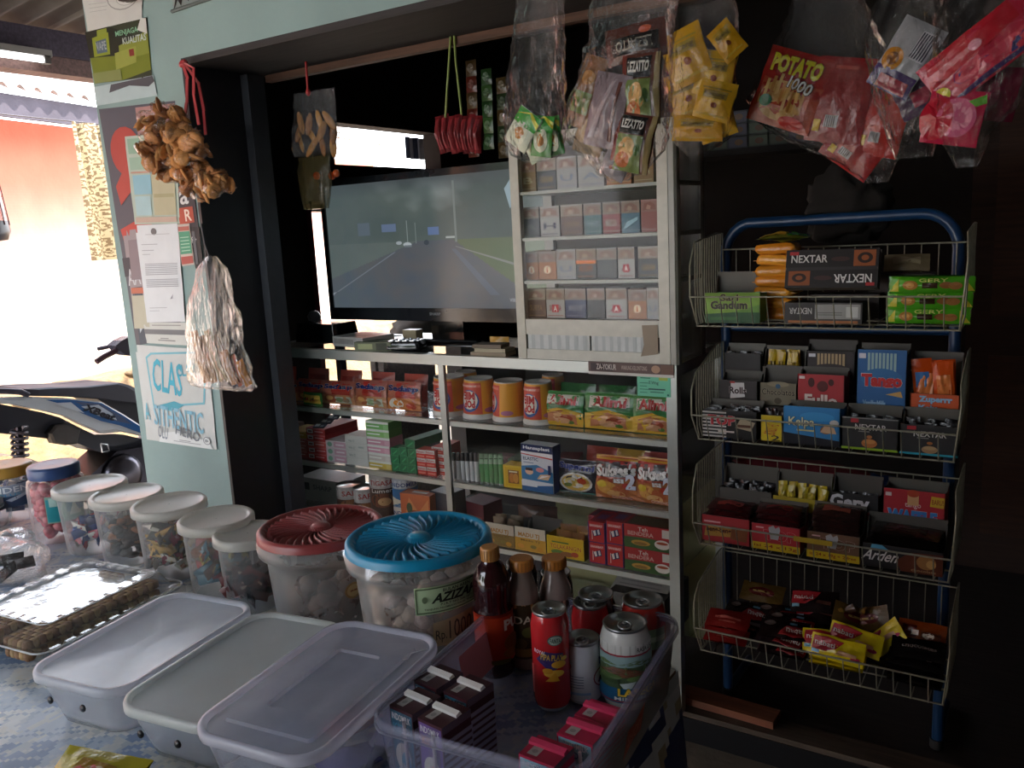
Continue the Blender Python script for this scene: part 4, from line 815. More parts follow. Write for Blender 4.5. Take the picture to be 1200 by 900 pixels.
b=MB(); b.art([('r',0,0,1,1,'b8828a'),('r',.15,.3,.85,.4,'d8b8bc'),('r',.2,.55,.8,.65,'d8b8bc')],pl((-CRW/2+.012,.10,.03),(0,-.09,0),(-.008,0,.055))); ob('sticker',b,t,label='faded pink sticker')
b=MB(); b.art([('p',[(0,.1),(.1,.9),(.5,.8),(1,1),(.92,.2),(.5,.3)],'a8402c'),('t','SHOPI',.15,.35,.85,.7,'c8785c')],pl((CRW/2+.001,-.06,.035),(0,.07,0),(.006,0,.045))); ob('sticker',b,t,label='small red sticker')
CZ=TZ+.0045
def can(label,px,py,w,h,body,art=(),lidc='9a9c9e',neck=True,col2=None,z=CZ):
    p=onZ(px,py,z+h); r=w*dep(p)/F/2
    t=th('drink_can',label,'can',(p.x,p.y,z),math.radians(facing(p)+90))
    rn=r*.86
    b=MB(); b.lathe([(r*.8,0),(r*.93,.006),(r,.016),(r,h-.02),(rn,h-.004)],body,'gloss',32,True,False,colf=(lambda a,i:'a8aaac' if a in(0,) else (col2 if (col2 and a==3) else body)))
    if art: b.art(art,canmap(r,h-.036,-90,.017),'print',sub=10,step=.0003)
    ob('body',b,t)
    b=MB(); b.lathe([(rn,h-.005),(rn+.0012,h-.001),(rn+.0004,h),(rn-.002,h-.001),(rn-.004,h-.006),(.001,h-.0055)],lidc,'metal',32,False,False); ob('lid',b,t)
    b=MB(); b.tube([(.009*math.cos(k*PI/6),-.006+.012*math.sin(k*PI/6),h-.003) for k in range(13)],.0016,'b0b2b4','metal',5); b.lathe([(.0001,h-.0028),(.004,h-.003),(.0045,h-.005)],'a8aaac','metal',10,c=(0,.006)); ob('pull_tab',b,t)
    ob('opening',MB().art([('e',0,0,1,1,'6e7072')],lambda u,v,l:Vector((.009*u,-.013+.008*v,h-.0052+l)),'metal'),t)
    return t
can('dark soft drink can behind the two juice bottles, left of its twin',610,658,38,.115,'2a2428')
can('dark soft drink can behind the juice bottles, nearer the cartons of tea',651,669,39,.115,'2c2426')
can('dark can with a bright rim behind the short red can',698,694,46,.12,'3a3430')
can('red can with a green scene, farthest right in the crate',753,701,53,.115,'a42c26',[('r',.5,.1,.86,.8,'74886a'),('r',.5,.1,.86,.4,'5c3c2c'),('r',.5,.55,.86,.65,'a8b49a')])
can('short red can with small white text behind the slim red can',691,704,45,.115,'a8262a',[('r',.3,.45,.62,.47,'e0b0a8'),('r',.3,.5,.62,.52,'e0b0a8'),('r',.3,.55,.6,.57,'e0b0a8'),('r',.3,.4,.62,.42,'e0b0a8'),('r',.32,.35,.58,.37,'e0b0a8')])
can('tall slim red can with yellow snack pieces printed on it',643,712,45.5,.145,'b8262a',[('e',.58,.84,.13,.07,'2f5a50'),('e',.58,.84,.11,.058,'b8c4b8'),('t','FANTA',.49,.81,.67,.87,'22443c',{'rot':-3}),('t','ROYAL',.22,.66,.42,.71,'e8e4f0',{'rot':-6}),('p',[(.25,.58),(.4,.7),(.7,.66),(.72,.52),(.5,.42)],'3a2a6a'),('t','PIPA PLAY',.34,.58,.68,.66,'e0b84a',{'rot':-4}),('e',.62,.52,.12,.05,'e0a83a'),('e',.54,.40,.16,.05,'e8b444'),('e',.44,.44,.08,.04,'d89a30'),('p',[(.4,.3),(.55,.42),(.62,.3)],'e0a030'),('r',.16,.1,.2,.5,'c8504c'),('e',.7,.6,.05,.03,'f0c860')],lidc='b0b2b4')
can('short white milk can with a round red emblem',682,746,46,.092,'c6c6cc',[('t','N',.78,.76,.92,.96,'2a3470'),('e',.86,.42,.2,.26,'8a3a48'),('e',.86,.42,.18,.23,'d8d4d8'),('p',[(.74,.3),(.84,.62),(.96,.5),(.9,.25)],'6a4450'),('e',.22,.76,.09,.1,'b03a40'),('e',.22,.76,.07,.08,'d8c8cc')]+[('r',.14,.5-.07*i,.5,.52-.07*i,'5a6078') for i in range(5)]+[('r',.1,.03,.6,.1,'8aa4c8')])
can('stout can printed with a green valley landscape and blue base',732,728,58.5,.120,'b8b6b0',[('r',0,.82,1,.99,'c8c6c2'),('r',0,.8,1,.83,'9a2c3c'),('t','RASA LECI',.64,.87,.92,.95,'2a2a28'),('r',0,.0,1,.8,'46583c'),('r',0,.62,1,.8,'8aa4a4'),('p',[(0,.62),(.2,.72),(.4,.66),(.65,.74),(1,.64),(1,.5),(0,.5)],'5c7048'),('p',[(.1,.5),(.35,.62),(.6,.58),(.8,.48),(.4,.44)],'6e4430'),('e',.25,.45,.2,.05,'52683a'),('e',.7,.42,.2,.05,'5c7844'),('p',[(.5,.2),(.42,.34),(.62,.38),(.56,.26),(.8,.3),(.72,.16)],'b4c0c0'),('r',0,.34,.4,.4,'3c5030'),('r',0,0,1,.26,'1f5a80'),('r',0,.02,1,.04,'a02c38'),('t','LASEGA',.4,.13,.95,.27,'e0c040',{'ol':'2a5a30','off':.04}),('t','MINUMAN',.36,.06,.9,.12,'d0d8dc')],lidc='a0a2a4',col2='c8c6c2')
def bottle(label,px,py,w,h,prof,bodyc,capc,art,mat='cola',capw=.45):
    p=onZ(px,py,CZ); r=w*dep(p)/F/2
    t=th('drink_bottle',label,'bottle',(p.x,p.y,CZ),math.radians(facing(p)+90))
    b=MB(); b.lathe([(r*a,h*z) for a,z in prof],bodyc,mat,28,True,True)
    ob('body',b,t)
    if art: ob('sleeve',MB().art(art[2],lambda u,v,l:canmap(r*1.012,h*(art[1]-art[0]),-90,h*art[0])(u,v,l),'print',sub=14,step=.0003),t,label=art[3])
    r0=prof[-1][0]*r; b=MB(); b.lathe([(r0*1.18,h*.9),(r0*1.18,h*.992),(r0*1.05,h)],capc,'plas',24,True,True)
    ob('cap',b,t)
    for k in range(20):
        a=2*PI*k/20; ob('cap_rib',MB().box(r0*1.17*math.cos(a)-.0006,r0*1.17*math.sin(a)-.0006,h*.905,r0*1.17*math.cos(a)+.0012,r0*1.17*math.sin(a)+.0012,h*.985,mix(capc,'000000',.2),'plas'),t)
    return t
P1=[(.75,0),(.93,.02),(.98,.06),(.93,.1),(1,.13),(1,.5),(.97,.53),(.9,.56),(.95,.60),(.96,.70),(.9,.78),(.66,.86),(.42,.9),(.4,.93)]
bottle('dark tea bottle with a brown cap and an orange-red sleeve',582,787,45,.203,P1,'2c1014','b07a3c',(.14,.52,[('r',-.3,0,1.3,1,'ad3418'),('r',-.3,.94,1.3,1,'7a1c10'),('t','PU',.66,.66,.98,.88,'d8d4d0',{'off':.04}),('r',.12,.12,.26,.4,'a88a80')]+[('r',.13+.02*i,.14,.14+.02*i,.38,'4a3a38') for i in range(6)]+[('e',.8,.4,.16,.18,'7a4a2a'),('e',.74,.2,.12,.1,'8a5a34'),('e',.56,.05,.2,.05,'5a5a24')],'orange-red printed sleeve'))
P2=[(.8,0),(.98,.03),(1,.08),(1,.62),(.93,.72),(.74,.80),(.64,.84),(.62,.9)]
bottle('squat milk-coffee bottle with an orange-brown cap, directly behind the slim red can',617,778,37,.175,P2,'8a7a70','c07a34',(.12,.62,[('r',-.3,0,1.3,1,'3c2c1c'),('p',[(-.2,.72),(.5,1),(1.2,.6),(1.2,1),(-.2,1)],'b07a48'),('t','DAI',.3,.66,.7,.8,'c8bca8'),('e',.6,.5,.16,.1,'6a6a3c'),('r',.3,.05,.9,.2,'8a6a3c'),('e',.4,.3,.14,.1,'5a4428')],'dark brown printed sleeve'),'gloss')
bottle('squat milk-coffee bottle with an orange-brown cap, right of the slim red can top',654,768,38,.165,P2,'8c7a74','b8742e',(.12,.62,[('r',-.3,0,1.3,1,'4a3428'),('p',[(-.2,.72),(.5,1),(1.2,.6),(1.2,1),(-.2,1)],'a88070')],'dark brown printed sleeve'),'gloss')
def milk(label,x,y,rz,w,d,h,body,face,acc,txt,topc='e4e2de'):
    # small drink carton with straw
    t=th('milk_carton',label,'carton',(x,y,CZ),rz)
    b=carton(w,d,h,body,[('r',.04,.05,.96,.96,face),('r',.04,.72,.96,.96,mix(face,'ffffff',.1)),('t',txt,.1,.84,.9,.93,'f0f0f4'),('t','KIDS',.15,.68,.75,.8,acc),('e',.5,.35,.34,.2,'e0dcd8'),('e',.62,.3,.2,.14,acc),('p',[(.1,.1),(.5,.28),(.9,.12),(.9,.05),(.1,.05)],'c8d0d8')],
        [('r',0,.0,1,.62,mix(body,'000000',.1)),('r',.16,.12,.44,.5,'a8a4a0'),('e',.3,.3,.08,.08,'8a8a88')],[('r',0,.9,1,1,'6a5a68')]+[('r',0,.05+.1*i,1,.11+.1*i,'8f8a9e') for i in range(8)],m='print')
    ob('body',b,t)
    ob('top_seam',MB().loft([[Vector((-w/2,yy,z)) for yy,z in ((-.0,h),(-.0,h+.004),(.007,h+.006),(.010,h+.001))],[Vector((w/2,yy,z)) for yy,z in ((0,h),(0,h+.004),(.007,h+.006),(.010,h+.001))]],topc,'card',False),t)
    ob('straw',MB().tube([(w*.22,-d/2-.003,.012),(w*.18,-d/2-.003,h-.012)],.0022,'e0d8dc','plas',6),t)
    ob('straw_film',MB().box(w*.05,-d/2-.0062,.008,w*.38,-d/2-.0005,h-.004,'d8d8dc','petclear'),t)
    return t
# two dark packs of cartons in the front-left corner
def onc(u,v): q=CRM@Vector((u,v,0)); return q.x,q.y
q=math.radians(CRR)
for k,(u,v,face,lab) in enumerate(((-.108,-.130,'2c6a86','front left milk carton of the dark four, blue and teal face'),(-.060,-.140,'6a4a98','front right milk carton of the dark four, purple face'),(-.112,-.070,'2c5c7a','back left milk carton of the dark four'),(-.062,-.078,'2e86a8','back right milk carton of the dark four, bright blue corner'))):
    x,y=onc(u,v); milk(lab,x,y,q+math.radians(-12),.040,.050,.098,'4a242c',face,'5aa8d0' if k!=1 else 'e08a60','INDOMILK')
for k,(u,v,lab) in enumerate(((.072,-.135,'nearest bright pink milk carton with a pale blue face'),(.096,-.082,'middle bright pink milk carton'),(.094,-.025,'bright pink milk carton lying on its side below the landscape can'))):
    x,y=onc(u,v); milk(lab,x,y,q+math.radians(-8),.048,.042,.080 if k<2 else .07,'b8264c','8ac0d4' if k<2 else 'c03a5c','2a6a98' ,'INDOMILK','c8305a')
# cupboard inside the shop behind the left half of the counter
ca,cb=-2.585,SX(456,2.85,.8)
t=th('low_cupboard','grey low cupboard inside the shop behind the left half of the counter','cupboard',((ca+cb)/2,2.85,DECK)); cw=cb-ca
ob('body',MB().box(-cw/2,.0,0,cw/2,.35,.92,'5e605e','wood'),t)
for k in (0,1):
    d_=ob('door',MB().box(-cw/2+.01+k*cw/2,-.012,.04,-cw/2+cw/2-.01+k*cw/2,0,.86,'6c6e6a','wood'),t); ob('handle',MB().box(-.04+.065*k,-.022,.42,-.03+.065*k,-.012,.50,'2c2c2c','metal'),d_)
it('grey_sack',blob((ca+.16,3.0,DECK+.92+.06),.13,.09,.07,14,'cloth','7c7c78',.3),'grey crumpled sack on the low cupboard behind the counter','sack')
# ================= goods in the showcase =================
def spot(x0,x1,ytop,Y,z):
    # width, height, centre x of an upright thing whose front face at depth Y covers these pixels
    zm=z+.04; a=SX(x0,Y,zm); c=SX(x1,Y,zm); return c-a,SZ(ytop,(a+c)/2,Y)-z,(a+c)/2
def bag_pack(name,label,cat,px,Y,z,base,art,group=None,t=.035,seed=1,rz=0,lean=-6,crimp='tb',n=(26,22),back=None):
    w,h,x=spot(px[0],px[1],px[2],Y,z)
    return it(name,pillow(w,h,t,base,art,crimp,seed,nu=n[0],nv=n[1],back=back).mesh(name),label,cat,(x,Y+t*.5+.004,z+.001),(math.radians(lean),0,math.radians(rz)),group)
Z1,Z2,Z3=SH[0]+.001,SH[1]+.001,SH[2]+.001
SED=[('r',0,.66,1,.99,'a45a4c'),('p',[(.28,.52),(.28,.92),(.85,.98),(.9,.55)],'b83228'),('t','Sedaap',.03,.6,.97,.86,'20306c',{'ol':'e0dcd4','off':.05}),('r',.3,.42,.9,.56,'b23a2c'),('p',[(0,0),(0,.4),(.25,.3),(.5,.42),(1,.4),(1,0)],'c88a5c'),('e',.25,.25,.22,.18,'b06040'),('r',.4,.06,.92,.34,'c2c4ae'),('e',.55,.2,.12,.1,'8a9a70'),('e',.76,.2,.12,.1,'a08a70'),('e',.22,.27,.12,.1,'d8a060')]
for k,(a,c,y,lab) in enumerate(((316,346,446,'leftmost noodle packet of the five on the top shelf, behind the first bouillon cube'),(345,377,446,'second noodle packet from the left on the top shelf'),(376,411,448,'middle noodle packet with red panel and blue lettering on the top shelf'),(411,450,447,'fourth noodle packet from the left on the top shelf'),(450,489,449,'rightmost of the red and blue noodle packets, with a fried egg picture'))):
    s=list(SED)
    if k==4: s=s[:4]+[('p',[(0,0),(0,.4),(1,.45),(1,0)],'c87840'),('e',.3,.22,.24,.2,'e0d8c8'),('e',.32,.24,.12,.1,'e08a2c'),('e',.75,.15,.15,.12,'b84830')]
    bag_pack('noodle_packet',lab,'noodles',(a,c,y),YS+.06,Z1,'b86a50',s,'blue and red lettered noodle packets',.03,k,3*(k%3-1))
for k in range(5):
    x=SX(332+38*k,YS+.13,Z1+.05); it('noodle_packet',pillow(.10,.115,.03,'a8483a',[('r',.1,.5,.9,.8,'8a2c24')],'tb',k,nu=8,nv=8).mesh('noodle_packet'),'red noodle packet in the second row behind %s'%['the leftmost packet','the second packet','the middle packet','the fourth packet','the egg-pictured packet'][k],'noodles',(x,YS+.14+.0,Z1),(math.radians(-8),0,.05),'red noodle packets, second row')
for k,(a,c) in enumerate(((322,344),(355,377))):
    w,h,x=spot(a,c,459,YS+.035,Z1)
    it('bouillon_cube',pillow(w,h*.95,.02,'3c7a34',[('p',[(.05,.2),(.1,.85),(.9,.8),(.95,.15)],'d8b84a'),('t','Masako',.2,.32,.8,.62,'b8402c')],'lr',k,nu=8,nv=6).mesh('bouillon_cube'),['green and yellow seasoning sachet, left of two on the top shelf','green and yellow seasoning sachet, right of two on the top shelf'][k],'sachet',(x,YS+.034,Z1),(math.radians(-5),0,0),'seasoning sachets')
def popcup(px,ytop,Y,label,seen=True,yel=False):
    w,h,x=spot(px[0],px[1],ytop,Y,Z1); r=w/2
    t=th('noodle_cup',label,'noodle cup',(x,Y+r,Z1),math.radians(facing((x,Y+r))+90),'upside-down noodle cups')
    b=MB(); b.lathe([(r*.98,0),(r,.004),(r*.99,.010),(r*.93,.016),(r*.82,h-.008),(r*.80,h-.004)],None,'card',28,True,False,colf=lambda a,i:'d0cec6' if a<3 else (('dc9a34' if i%28<22 else 'd89a3c') if True else '')); 
    b.lathe([(r*.80,h-.004),(r*.80,h),(r*.74,h-.001),(r*.72,h-.006),(.001,h-.006)],'b8b4ac','card',28,False,False); ob('cup',b,t)
    mp=conemap(r*.93,r*.80,h,-90-(10 if not yel else 55),150,.0,h-.028)
    mp2=lambda u,v,l:mp(u,v,l)+Vector((0,0,.018))
    ar=[('r',-.15,.0,.62,1,'c4503c'),('r',.62,.0,1.1,1,'dc9a34'),('e',.3,.42,.26,.36,'3c5a94'),('e',.3,.45,.22,.30,'e0dccc'),('t','POP',.16,.2,.46,.45,'b8302c',{'rot':180,'ol':'f0e8e0','off':.05}),('t','MIE',.14,.46,.46,.72,'b8302c',{'rot':180,'ol':'f0e8e0','off':.05}),('r',-.1,.86,.6,.94,'d87868'),('t','AYAM BAWANG',.0,.87,.5,.93,'f0e0d0',{'rot':180}),('e',.8,.12,.14,.08,'b06a8a')]
    ob('print',MB().art(ar,mp2,'print',sub=10,step=.0003),t); return t
popcup((497,533),444,YS+.035,'upside-down yellow noodle cup just left of the counter mullion')
popcup((533,568),446,YS+.035,'upside-down yellow noodle cup right of the mullion')
popcup((568,604),449,YS+.035,'upside-down yellow noodle cup turned away, third of the front four',yel=True)
popcup((605,639),450,YS+.035,'upside-down red noodle cup beside the green noodle packets')
popcup((526,551),437,YS+.17,'upside-down noodle cup in the back row near the mullion')
popcup((628,655),441,YS+.17,'upside-down noodle cup in the back row by the green packets')
ALI=[('r',0,.66,1,.99,'3a7a38'),('p',[(.08,.58),(.1,.9),(.9,.92),(.92,.6),(.6,.68),(.4,.6)],'c8c4b4'),('t','Alimi',.14,.62,.86,.9,'a82c28',{'ol':'e8e0d8','off':.05}),('r',0,.52,1,.64,'2c6a34'),('p',[(0,0),(0,.42),(.5,.56),(1,.40),(1,0)],'d0a838'),('p',[(.12,.06),(.14,.36),(.5,.48),(.86,.34),(.86,.06)],'b87850'),('e',.42,.28,.16,.12,'d0a070'),('e',.62,.24,.16,.1,'a04830'),('e',.52,.16,.2,.09,'c89870'),('e',.72,.12,.08,.05,'5a7a38'),('r',.05,.92,.95,.96,'5c9a50')]
for k,(a,c,y,lab) in enumerate(((632,681,461,'green noodle packet left of three on the top shelf'),(681,741,463,'green noodle packet in the middle of three on the top shelf'),(738,787,466,'green noodle packet at the right end, below the green note'))):
    bag_pack('noodle_packet',lab,'noodles',(a,c,y),YS+.045,Z1,'357a3a',ALI,'green noodle packets',.035,k+10,2*(k-1))
for k in range(3): it('noodle_packet',pillow(.12,.12,.035,'2a5f30',(),'tb',k+3,nu=8,nv=8).mesh('noodle_packet'),'dark green noodle packet standing behind the %s of the green three'%['left','middle','right'][k],'noodles',(SX(675+45*k,YS+.12,Z1+.05),YS+.125,Z1),(math.radians(-8),0,0),'green noodle packets, second row')
# ---- second shelf: medicine cartons ----
def stack(name,label,px,ytop,n,Y,z,cols,art,depth=.10,cat='box',group=None,top=None,toplabel=None):
    w,h,x=spot(px[0],px[1],ytop,Y,z); hh=h/n
    names=['bottom','second','third','fourth','fifth','sixth'] if n>2 else ['bottom','top']
    for k in range(n):
        c=cols[k%len(cols)]; nm='top' if k==n-1 and n>1 else names[k]
        a=art(c) if callable(art) else art
        it(name,carton(w*.98,depth,hh-.0006,c,a,top or ()).mesh(name),(label%nm) if '%s' in label else label,cat,(x+random.uniform(-.002,.002),Y+depth/2+.002,z+hh*k),(0,0,random.uniform(-.03,.03)),group)
med=lambda c:[('r',0,.8,1,1,mix(c,'ffffff',.3)),('r',.05,.2,.35,.8,'d8d4d0'),('r',.1,.35,.3,.6,mix(c,'404050',.5)),('r',.45,.42,.9,.58,mix(c,'ffffff',.6))]
stack('medicine_box','grey medicine carton, %s of the leftmost stack on the second shelf',(319,338),499,4,YS+.04,Z2,['8a8680','a08c88','948a88','b0a49c'],med,.09,group='leftmost medicine stack')
stack('medicine_box','red and white medicine carton, %s of the stack under the yellow one',(338,359.5),513,3,YS+.035,Z2,['b8504a','c47068','c06860'],med,.10,group='second medicine stack')
w,h,x=spot(338,359.5,505,YS+.035,Z2); h3=spot(338,359.5,513,YS+.035,Z2)[1]
it('medicine_box',carton(w*.98,.10,h-h3-.001,'c8a040',med('c8a040')).mesh('medicine_box'),'yellow medicine carton on top of the second stack','box',(x,YS+.087,Z2+h3+.0005))
stack('medicine_box','red and white medicine carton, %s of the tall five-high stack',(360,382.5),502,5,YS+.03,Z2,['c02c2c','b83030','c85048','c03030','b02a2c'],med,.17,group='five-high medicine stack')
for k in range(5):
    w,h,x=spot(362,382,502,YS+.03,Z2); it('blister_strip',carton(.045,.03,.004,'2c3048',(),[('r',.1,.2,.5,.8,'c8ccd4'),('r',.6,.1,.9,.5,'8a909c')]).mesh('blister_strip'),'dark foil blister strip, %s from the front on the five-high stack'%['first','second','third','fourth','last'][k],'blister strip',(x+.005+.006*k,YS+.05+.03*k,Z2+h+.004+.010*k),(.25,0,.3),'blister strips')
stack('medicine_box','white and pink medicine carton, %s of the three-high stack',(382,406),517,3,YS+.03,Z2,['c8bcc0','ccc0c4','d0c8c8'],lambda c:[('r',.4,.1,1,.9,'c8a0ac'),('e',.2,.5,.12,.35,'7aa890'),('r',.5,.4,.9,.6,'e0d8dc')],.10,group='three-high medicine stack')
w,h,x=spot(405,431,511,YS+.03,Z2)
it('medicine_box',carton(w*.98,.08,h,'c4c4bc',[('r',0,.25,1,.255,'9a9a94'),('r',0,.5,1,.505,'9a9a94'),('r',0,.75,1,.755,'9a9a94'),('t','Vit C',.15,.78,.45,.86,'7a8a80'),('t','Vit C',.15,.55,.45,.63,'7a8a80'),('t','Vit C',.15,.3,.45,.38,'7a8a80'),('r',.6,.6,.85,.66,'a0a8a0')]).mesh('medicine_box'),'tall plain white carton on the second shelf','box',(x,YS+.072,Z2))
tb=lambda c:[('r',0,.7,1,1,'d4d8d0'),('r',0,.2,.75,.7,c),('r',.05,.3,.6,.45,'e0e4dc'),('r',.78,.0,1,.6,mix(c,'ffffff',.2))]
stack('soap_box','small soap carton, %s of the six-high stack on the second shelf',(431,458),494,6,YS+.03,Z2,['c8b04a','c0b8b0','c890a0','c08898','7ab060','6aa858'],tb,.07,group='six-high soap stack')
gr=lambda c:[('r',.1,.1,.9,.9,'1f6a40'),('p',[(.2,.2),(.8,.8),(.8,.6),(.35,.15)],'3c9a60')]
for col,(a,c,y,n) in enumerate(((458,467.5,525,3),(467.8,477,524,3),(477.5,487.5,526,3))):
    stack('ointment_box','dark green small carton, %s of the '+['left','middle','right'][col]+' green column',(a,c),y,n,YS+.03,Z2,['1f7a48'],gr,.05,group='green ointment cartons')
w,h,x=spot(475,488,516,YS+.03,Z2); h2=spot(477.5,487.5,526,YS+.03,Z2)[1]
it('ointment_box',carton(w,.16,h-h2,'1f6a44',gr('')).mesh('ointment_box'),'long dark green carton lying on the right green column','box',(x+.006,YS+.115,Z2+h2+.0005),(0,0,-.12))
rw=lambda c:[('r',0,.55,1,1,'c8c4c0'),('r',0,.0,1,.55,'c03028'),('t','Balsem',.1,.62,.9,.9,'b03028'),('r',.1,.15,.9,.35,'d87868')]
for col,(a,c,y,n) in enumerate(((488,498.5,527,3),(499,510,528,3))):
    stack('balm_box','red and white balm carton, %s of the '+['left','right'][col]+' red column',(a,c),y,n,YS+.03,Z2,['c03a30'],rw,.045,group='red balm cartons')
stack('balm_box','red and white balm carton, %s of the column behind the mullion',(507,520),524,4,YS+.05,Z2,['c03a30'],rw,.1,group='balm cartons at the mullion')
for k in range(7):
    w,h,x=spot(523+5.3*k,528+5.3*k,531,YS+.035,Z2)
    t=th('glue_tube','slim white bottle with black cap, %s of seven right of the mullion'%['first','second','third','fourth','fifth','sixth','last'][k],'bottle',(x,YS+.042,Z2),0,'slim white bottles')
    r=w*.47; ob('body',MB().lathe([(r,0),(r,h*.66),(r*.8,h*.7)],'c4c6c4','gloss',10),t); ob('cap',MB().lathe([(r*.85,h*.70),(r*.85,h*.98),(r*.6,h)],'1a1a1c','plas',10),t)
for k in range(5):
    for j in range(2):
        w,h,x=spot(561+5.6*k,566.6+5.6*k,538 if j==0 else 532,YS+.045+.04*j,Z2); r=w*.46
        t=th('peppermint_roll','clear-topped green roll, %s of five in the %s row beside the yellow box'%(['first','second','middle','fourth','last'][k],['front','back'][j]),'roll',(x,YS+.05+.04*j,Z2),0,'green rolls')
        ob('body',MB().lathe([(r,0),(r,h*.8),(r*.85,h)],'2c8a3c','gloss',10,colf=lambda a,i:'8ab890' if a==1 else '2c8a3c'),t); 
b=MB(); w,h,x=spot(560,602,534,YS+.03,Z2); b.box(-w/2,0,0,w/2,.10,h+.002,'c8d4c8','petclear'); it('roll_box',b,'clear plastic pack around the green rolls','box',(x,YS+.032,Z2))
w,h,x=spot(589.5,612.5,546,YS+.025,Z2)
it('balm_carton',carton(w,.05,h,'d8b424',[('r',.1,.08,.9,.92,'d0a81c'),('r',.24,.2,.78,.8,'8a5a24'),('e',.42,.45,.13,.22,'c07a30'),('e',.62,.45,.13,.22,'c88a3c'),('r',.3,.7,.7,.76,'e0d8b0')]).mesh('balm_carton'),'yellow carton with a picture of two small bottles','box',(x,YS+.052,Z2),(0,0,.04))
w,h,x=spot(611,649,522,YS+.02,Z2)
it('plaster_box',carton(w,.045,h,'d0d4d8',[('r',.0,.84,1,1,'16244c'),('r',.04,.86,.96,.98,'1c2c5c'),('t','Hansaplast',.08,.875,.92,.965,'e0e4e8',{'off':.03}),('p',[(.0,.78),(1,.72),(1,.83),(0,.84)],'c03a34'),('p',[(.0,.8),(1,.75),(1,.83),(0,.84)],'e4e4e4'),('t','ELASTIC',.07,.66,.55,.73,'2a3c5c'),('r',.07,.6,.4,.62,'8a94a4'),('p',[(0,.24),(0,.52),(.5,.58),(1,.45),(1,.22)],'3a7aa8'),('e',.25,.42,.13,.07,'d8b090'),('r',.14,.44,.36,.5,'2a2a34'),('e',.6,.48,.13,.05,'d88a8a'),('p',[(.5,.28),(.6,.38),(.95,.42),(.85,.28)],'d8b48a'),('p',[(.55,.28),(.65,.36),(.9,.38)],'f0e8e0'),('p',[(0,0),(0,.2),(.4,.12),(1,.18),(1,0)],'2a5a8a'),('r',0,.1,.5,.22,'d8dce0'),('r',.86,.4,.95,.6,'1c2c5c')],cols={'s':'24408a'}).mesh('plaster_box'),'tall white and blue box of sticking plasters on the second shelf','box',(x,YS+.046,Z2),(0,0,-.05))
SUP=[('r',0,.62,1,1,'2a2430'),('t','Supermi',.04,.66,.96,.9,'26347c',{'ol':'d8d4e0','off':.05,'rot':-4}),('e',.5,.34,.44,.3,'d0ccc0'),('e',.5,.34,.38,.25,'c8a444'),('e',.42,.38,.2,.12,'d8c070'),('e',.68,.4,.12,.1,'c04c2c'),('e',.6,.26,.1,.06,'e0d8c0'),('e',.3,.26,.1,.06,'6a7a38'),('r',.0,.0,1,.06,'1f4a3c')]
bag_pack('noodle_packet','dark noodle packet with blue lettering and a bowl of yellow noodles','noodles',(650,695,542),YS+.035,Z2,'2c2c34',SUP,None,.035,21,3)
SUK=[('r',0,.76,1,1,'a83028'),('r',0,.9,1,1,'c89038'),('p',[(0,.5),(0,.84),(1,.9),(1,.55)],'3a2a28'),('t',"Sukses's",.02,.54,.98,.82,'dcd8d4',{'off':.05,'rot':4,'sh':.1}),('p',[(0,0),(0,.44),(1,.5),(1,0)],'b06a3a'),('e',.3,.26,.24,.16,'d0984c'),('e',.62,.22,.2,.14,'b05c34'),('e',.5,.12,.22,.09,'d8a86a'),('e',.16,.34,.12,.08,'d8b83c'),('e',.78,.34,.1,.07,'c04030'),('t','ISI',.48,.4,.72,.5,'e8e4e0',{'ol':'1c1c3c','off':.06}),('t','2',.76,.26,.98,.62,'e0e0ec',{'ol':'2c3070','off':.06}),('t','GORENG',.4,.02,.86,.09,'d8b0a0')]
bag_pack('noodle_packet','large red noodle packet marked isi 2, left of the pair','noodles',(694,744,538),YS+.03,Z2,'a0402c',SUK,'large red double noodle packets',.045,31,2)
bag_pack('noodle_packet','large red noodle packet marked isi, at the right end of the second shelf','noodles',(742,788,541),YS+.03,Z2,'a0402c',SUK,'large red double noodle packets',.045,33,-2)
for k in range(3): it('noodle_packet',pillow(.12,.13,.04,['8a3426','9a7a2c','7a2c24'][k],(),'tb',k+6,nu=8,nv=8).mesh('noodle_packet'),'%s noodle packet standing behind the large red pair'%['brown-red','mustard','dark red'][k],'noodles',(SX(705+32*k,YS+.12,Z2+.05),YS+.13,Z2),(math.radians(-8),0,0))
for k,(x,c) in enumerate(((-1.55,'6a2c34'),(-1.46,'2c5a34'),(-1.38,'3a3a4c'),(-1.28,'7a3030'))):
    it('soap_bar_box',carton(.07,.09,.035+.01*k,c,med(c)).mesh('soap_bar_box'),['dark red box behind the slim white bottles','dark green box behind the slim white bottles','slate box behind the green rolls','brick red box behind the plaster box'][k],'box',(x,YS+.22,Z2),(0,0,.1*k))
# ---- third shelf ----
w,h,x=spot(352,404,562,YS+.12,Z3)
it('white_carton',carton(w,.12,h,'b8b8b4',[('t','SHARP',.30,.5,.72,.72,'6a6c70'),('r',.08,.45,.22,.78,'5a5c60')]).mesh('white_carton'),'flat white electronics carton on the third shelf behind the red-lidded jar','box',(x,YS+.18,Z3))
def tin(label,px,yt,Y,body,art,hh=None):
    w,h,x=spot(px[0],px[1],yt,Y,Z3); r=w/2; h=hh or h
    t=th('milk_tin',label,'tin',(x,Y+r,Z3),math.radians(facing((x,Y))+90),'condensed milk tins')
    ob('body',MB().lathe([(r*.97,0),(r,.002),(r*.985,.004),(r*.985,h-.004),(r,h-.002),(r*.97,h)],body,'gloss',24,True,False).art(art,canmap(r*.99,h*.9,-90,h*.05),'print',sub=8),t)
    ob('lid',MB().lathe([(r*.97,h),(r*.95,h-.004),(.001,h-.004)],'a8a8a6','metal',24,False,False),t)
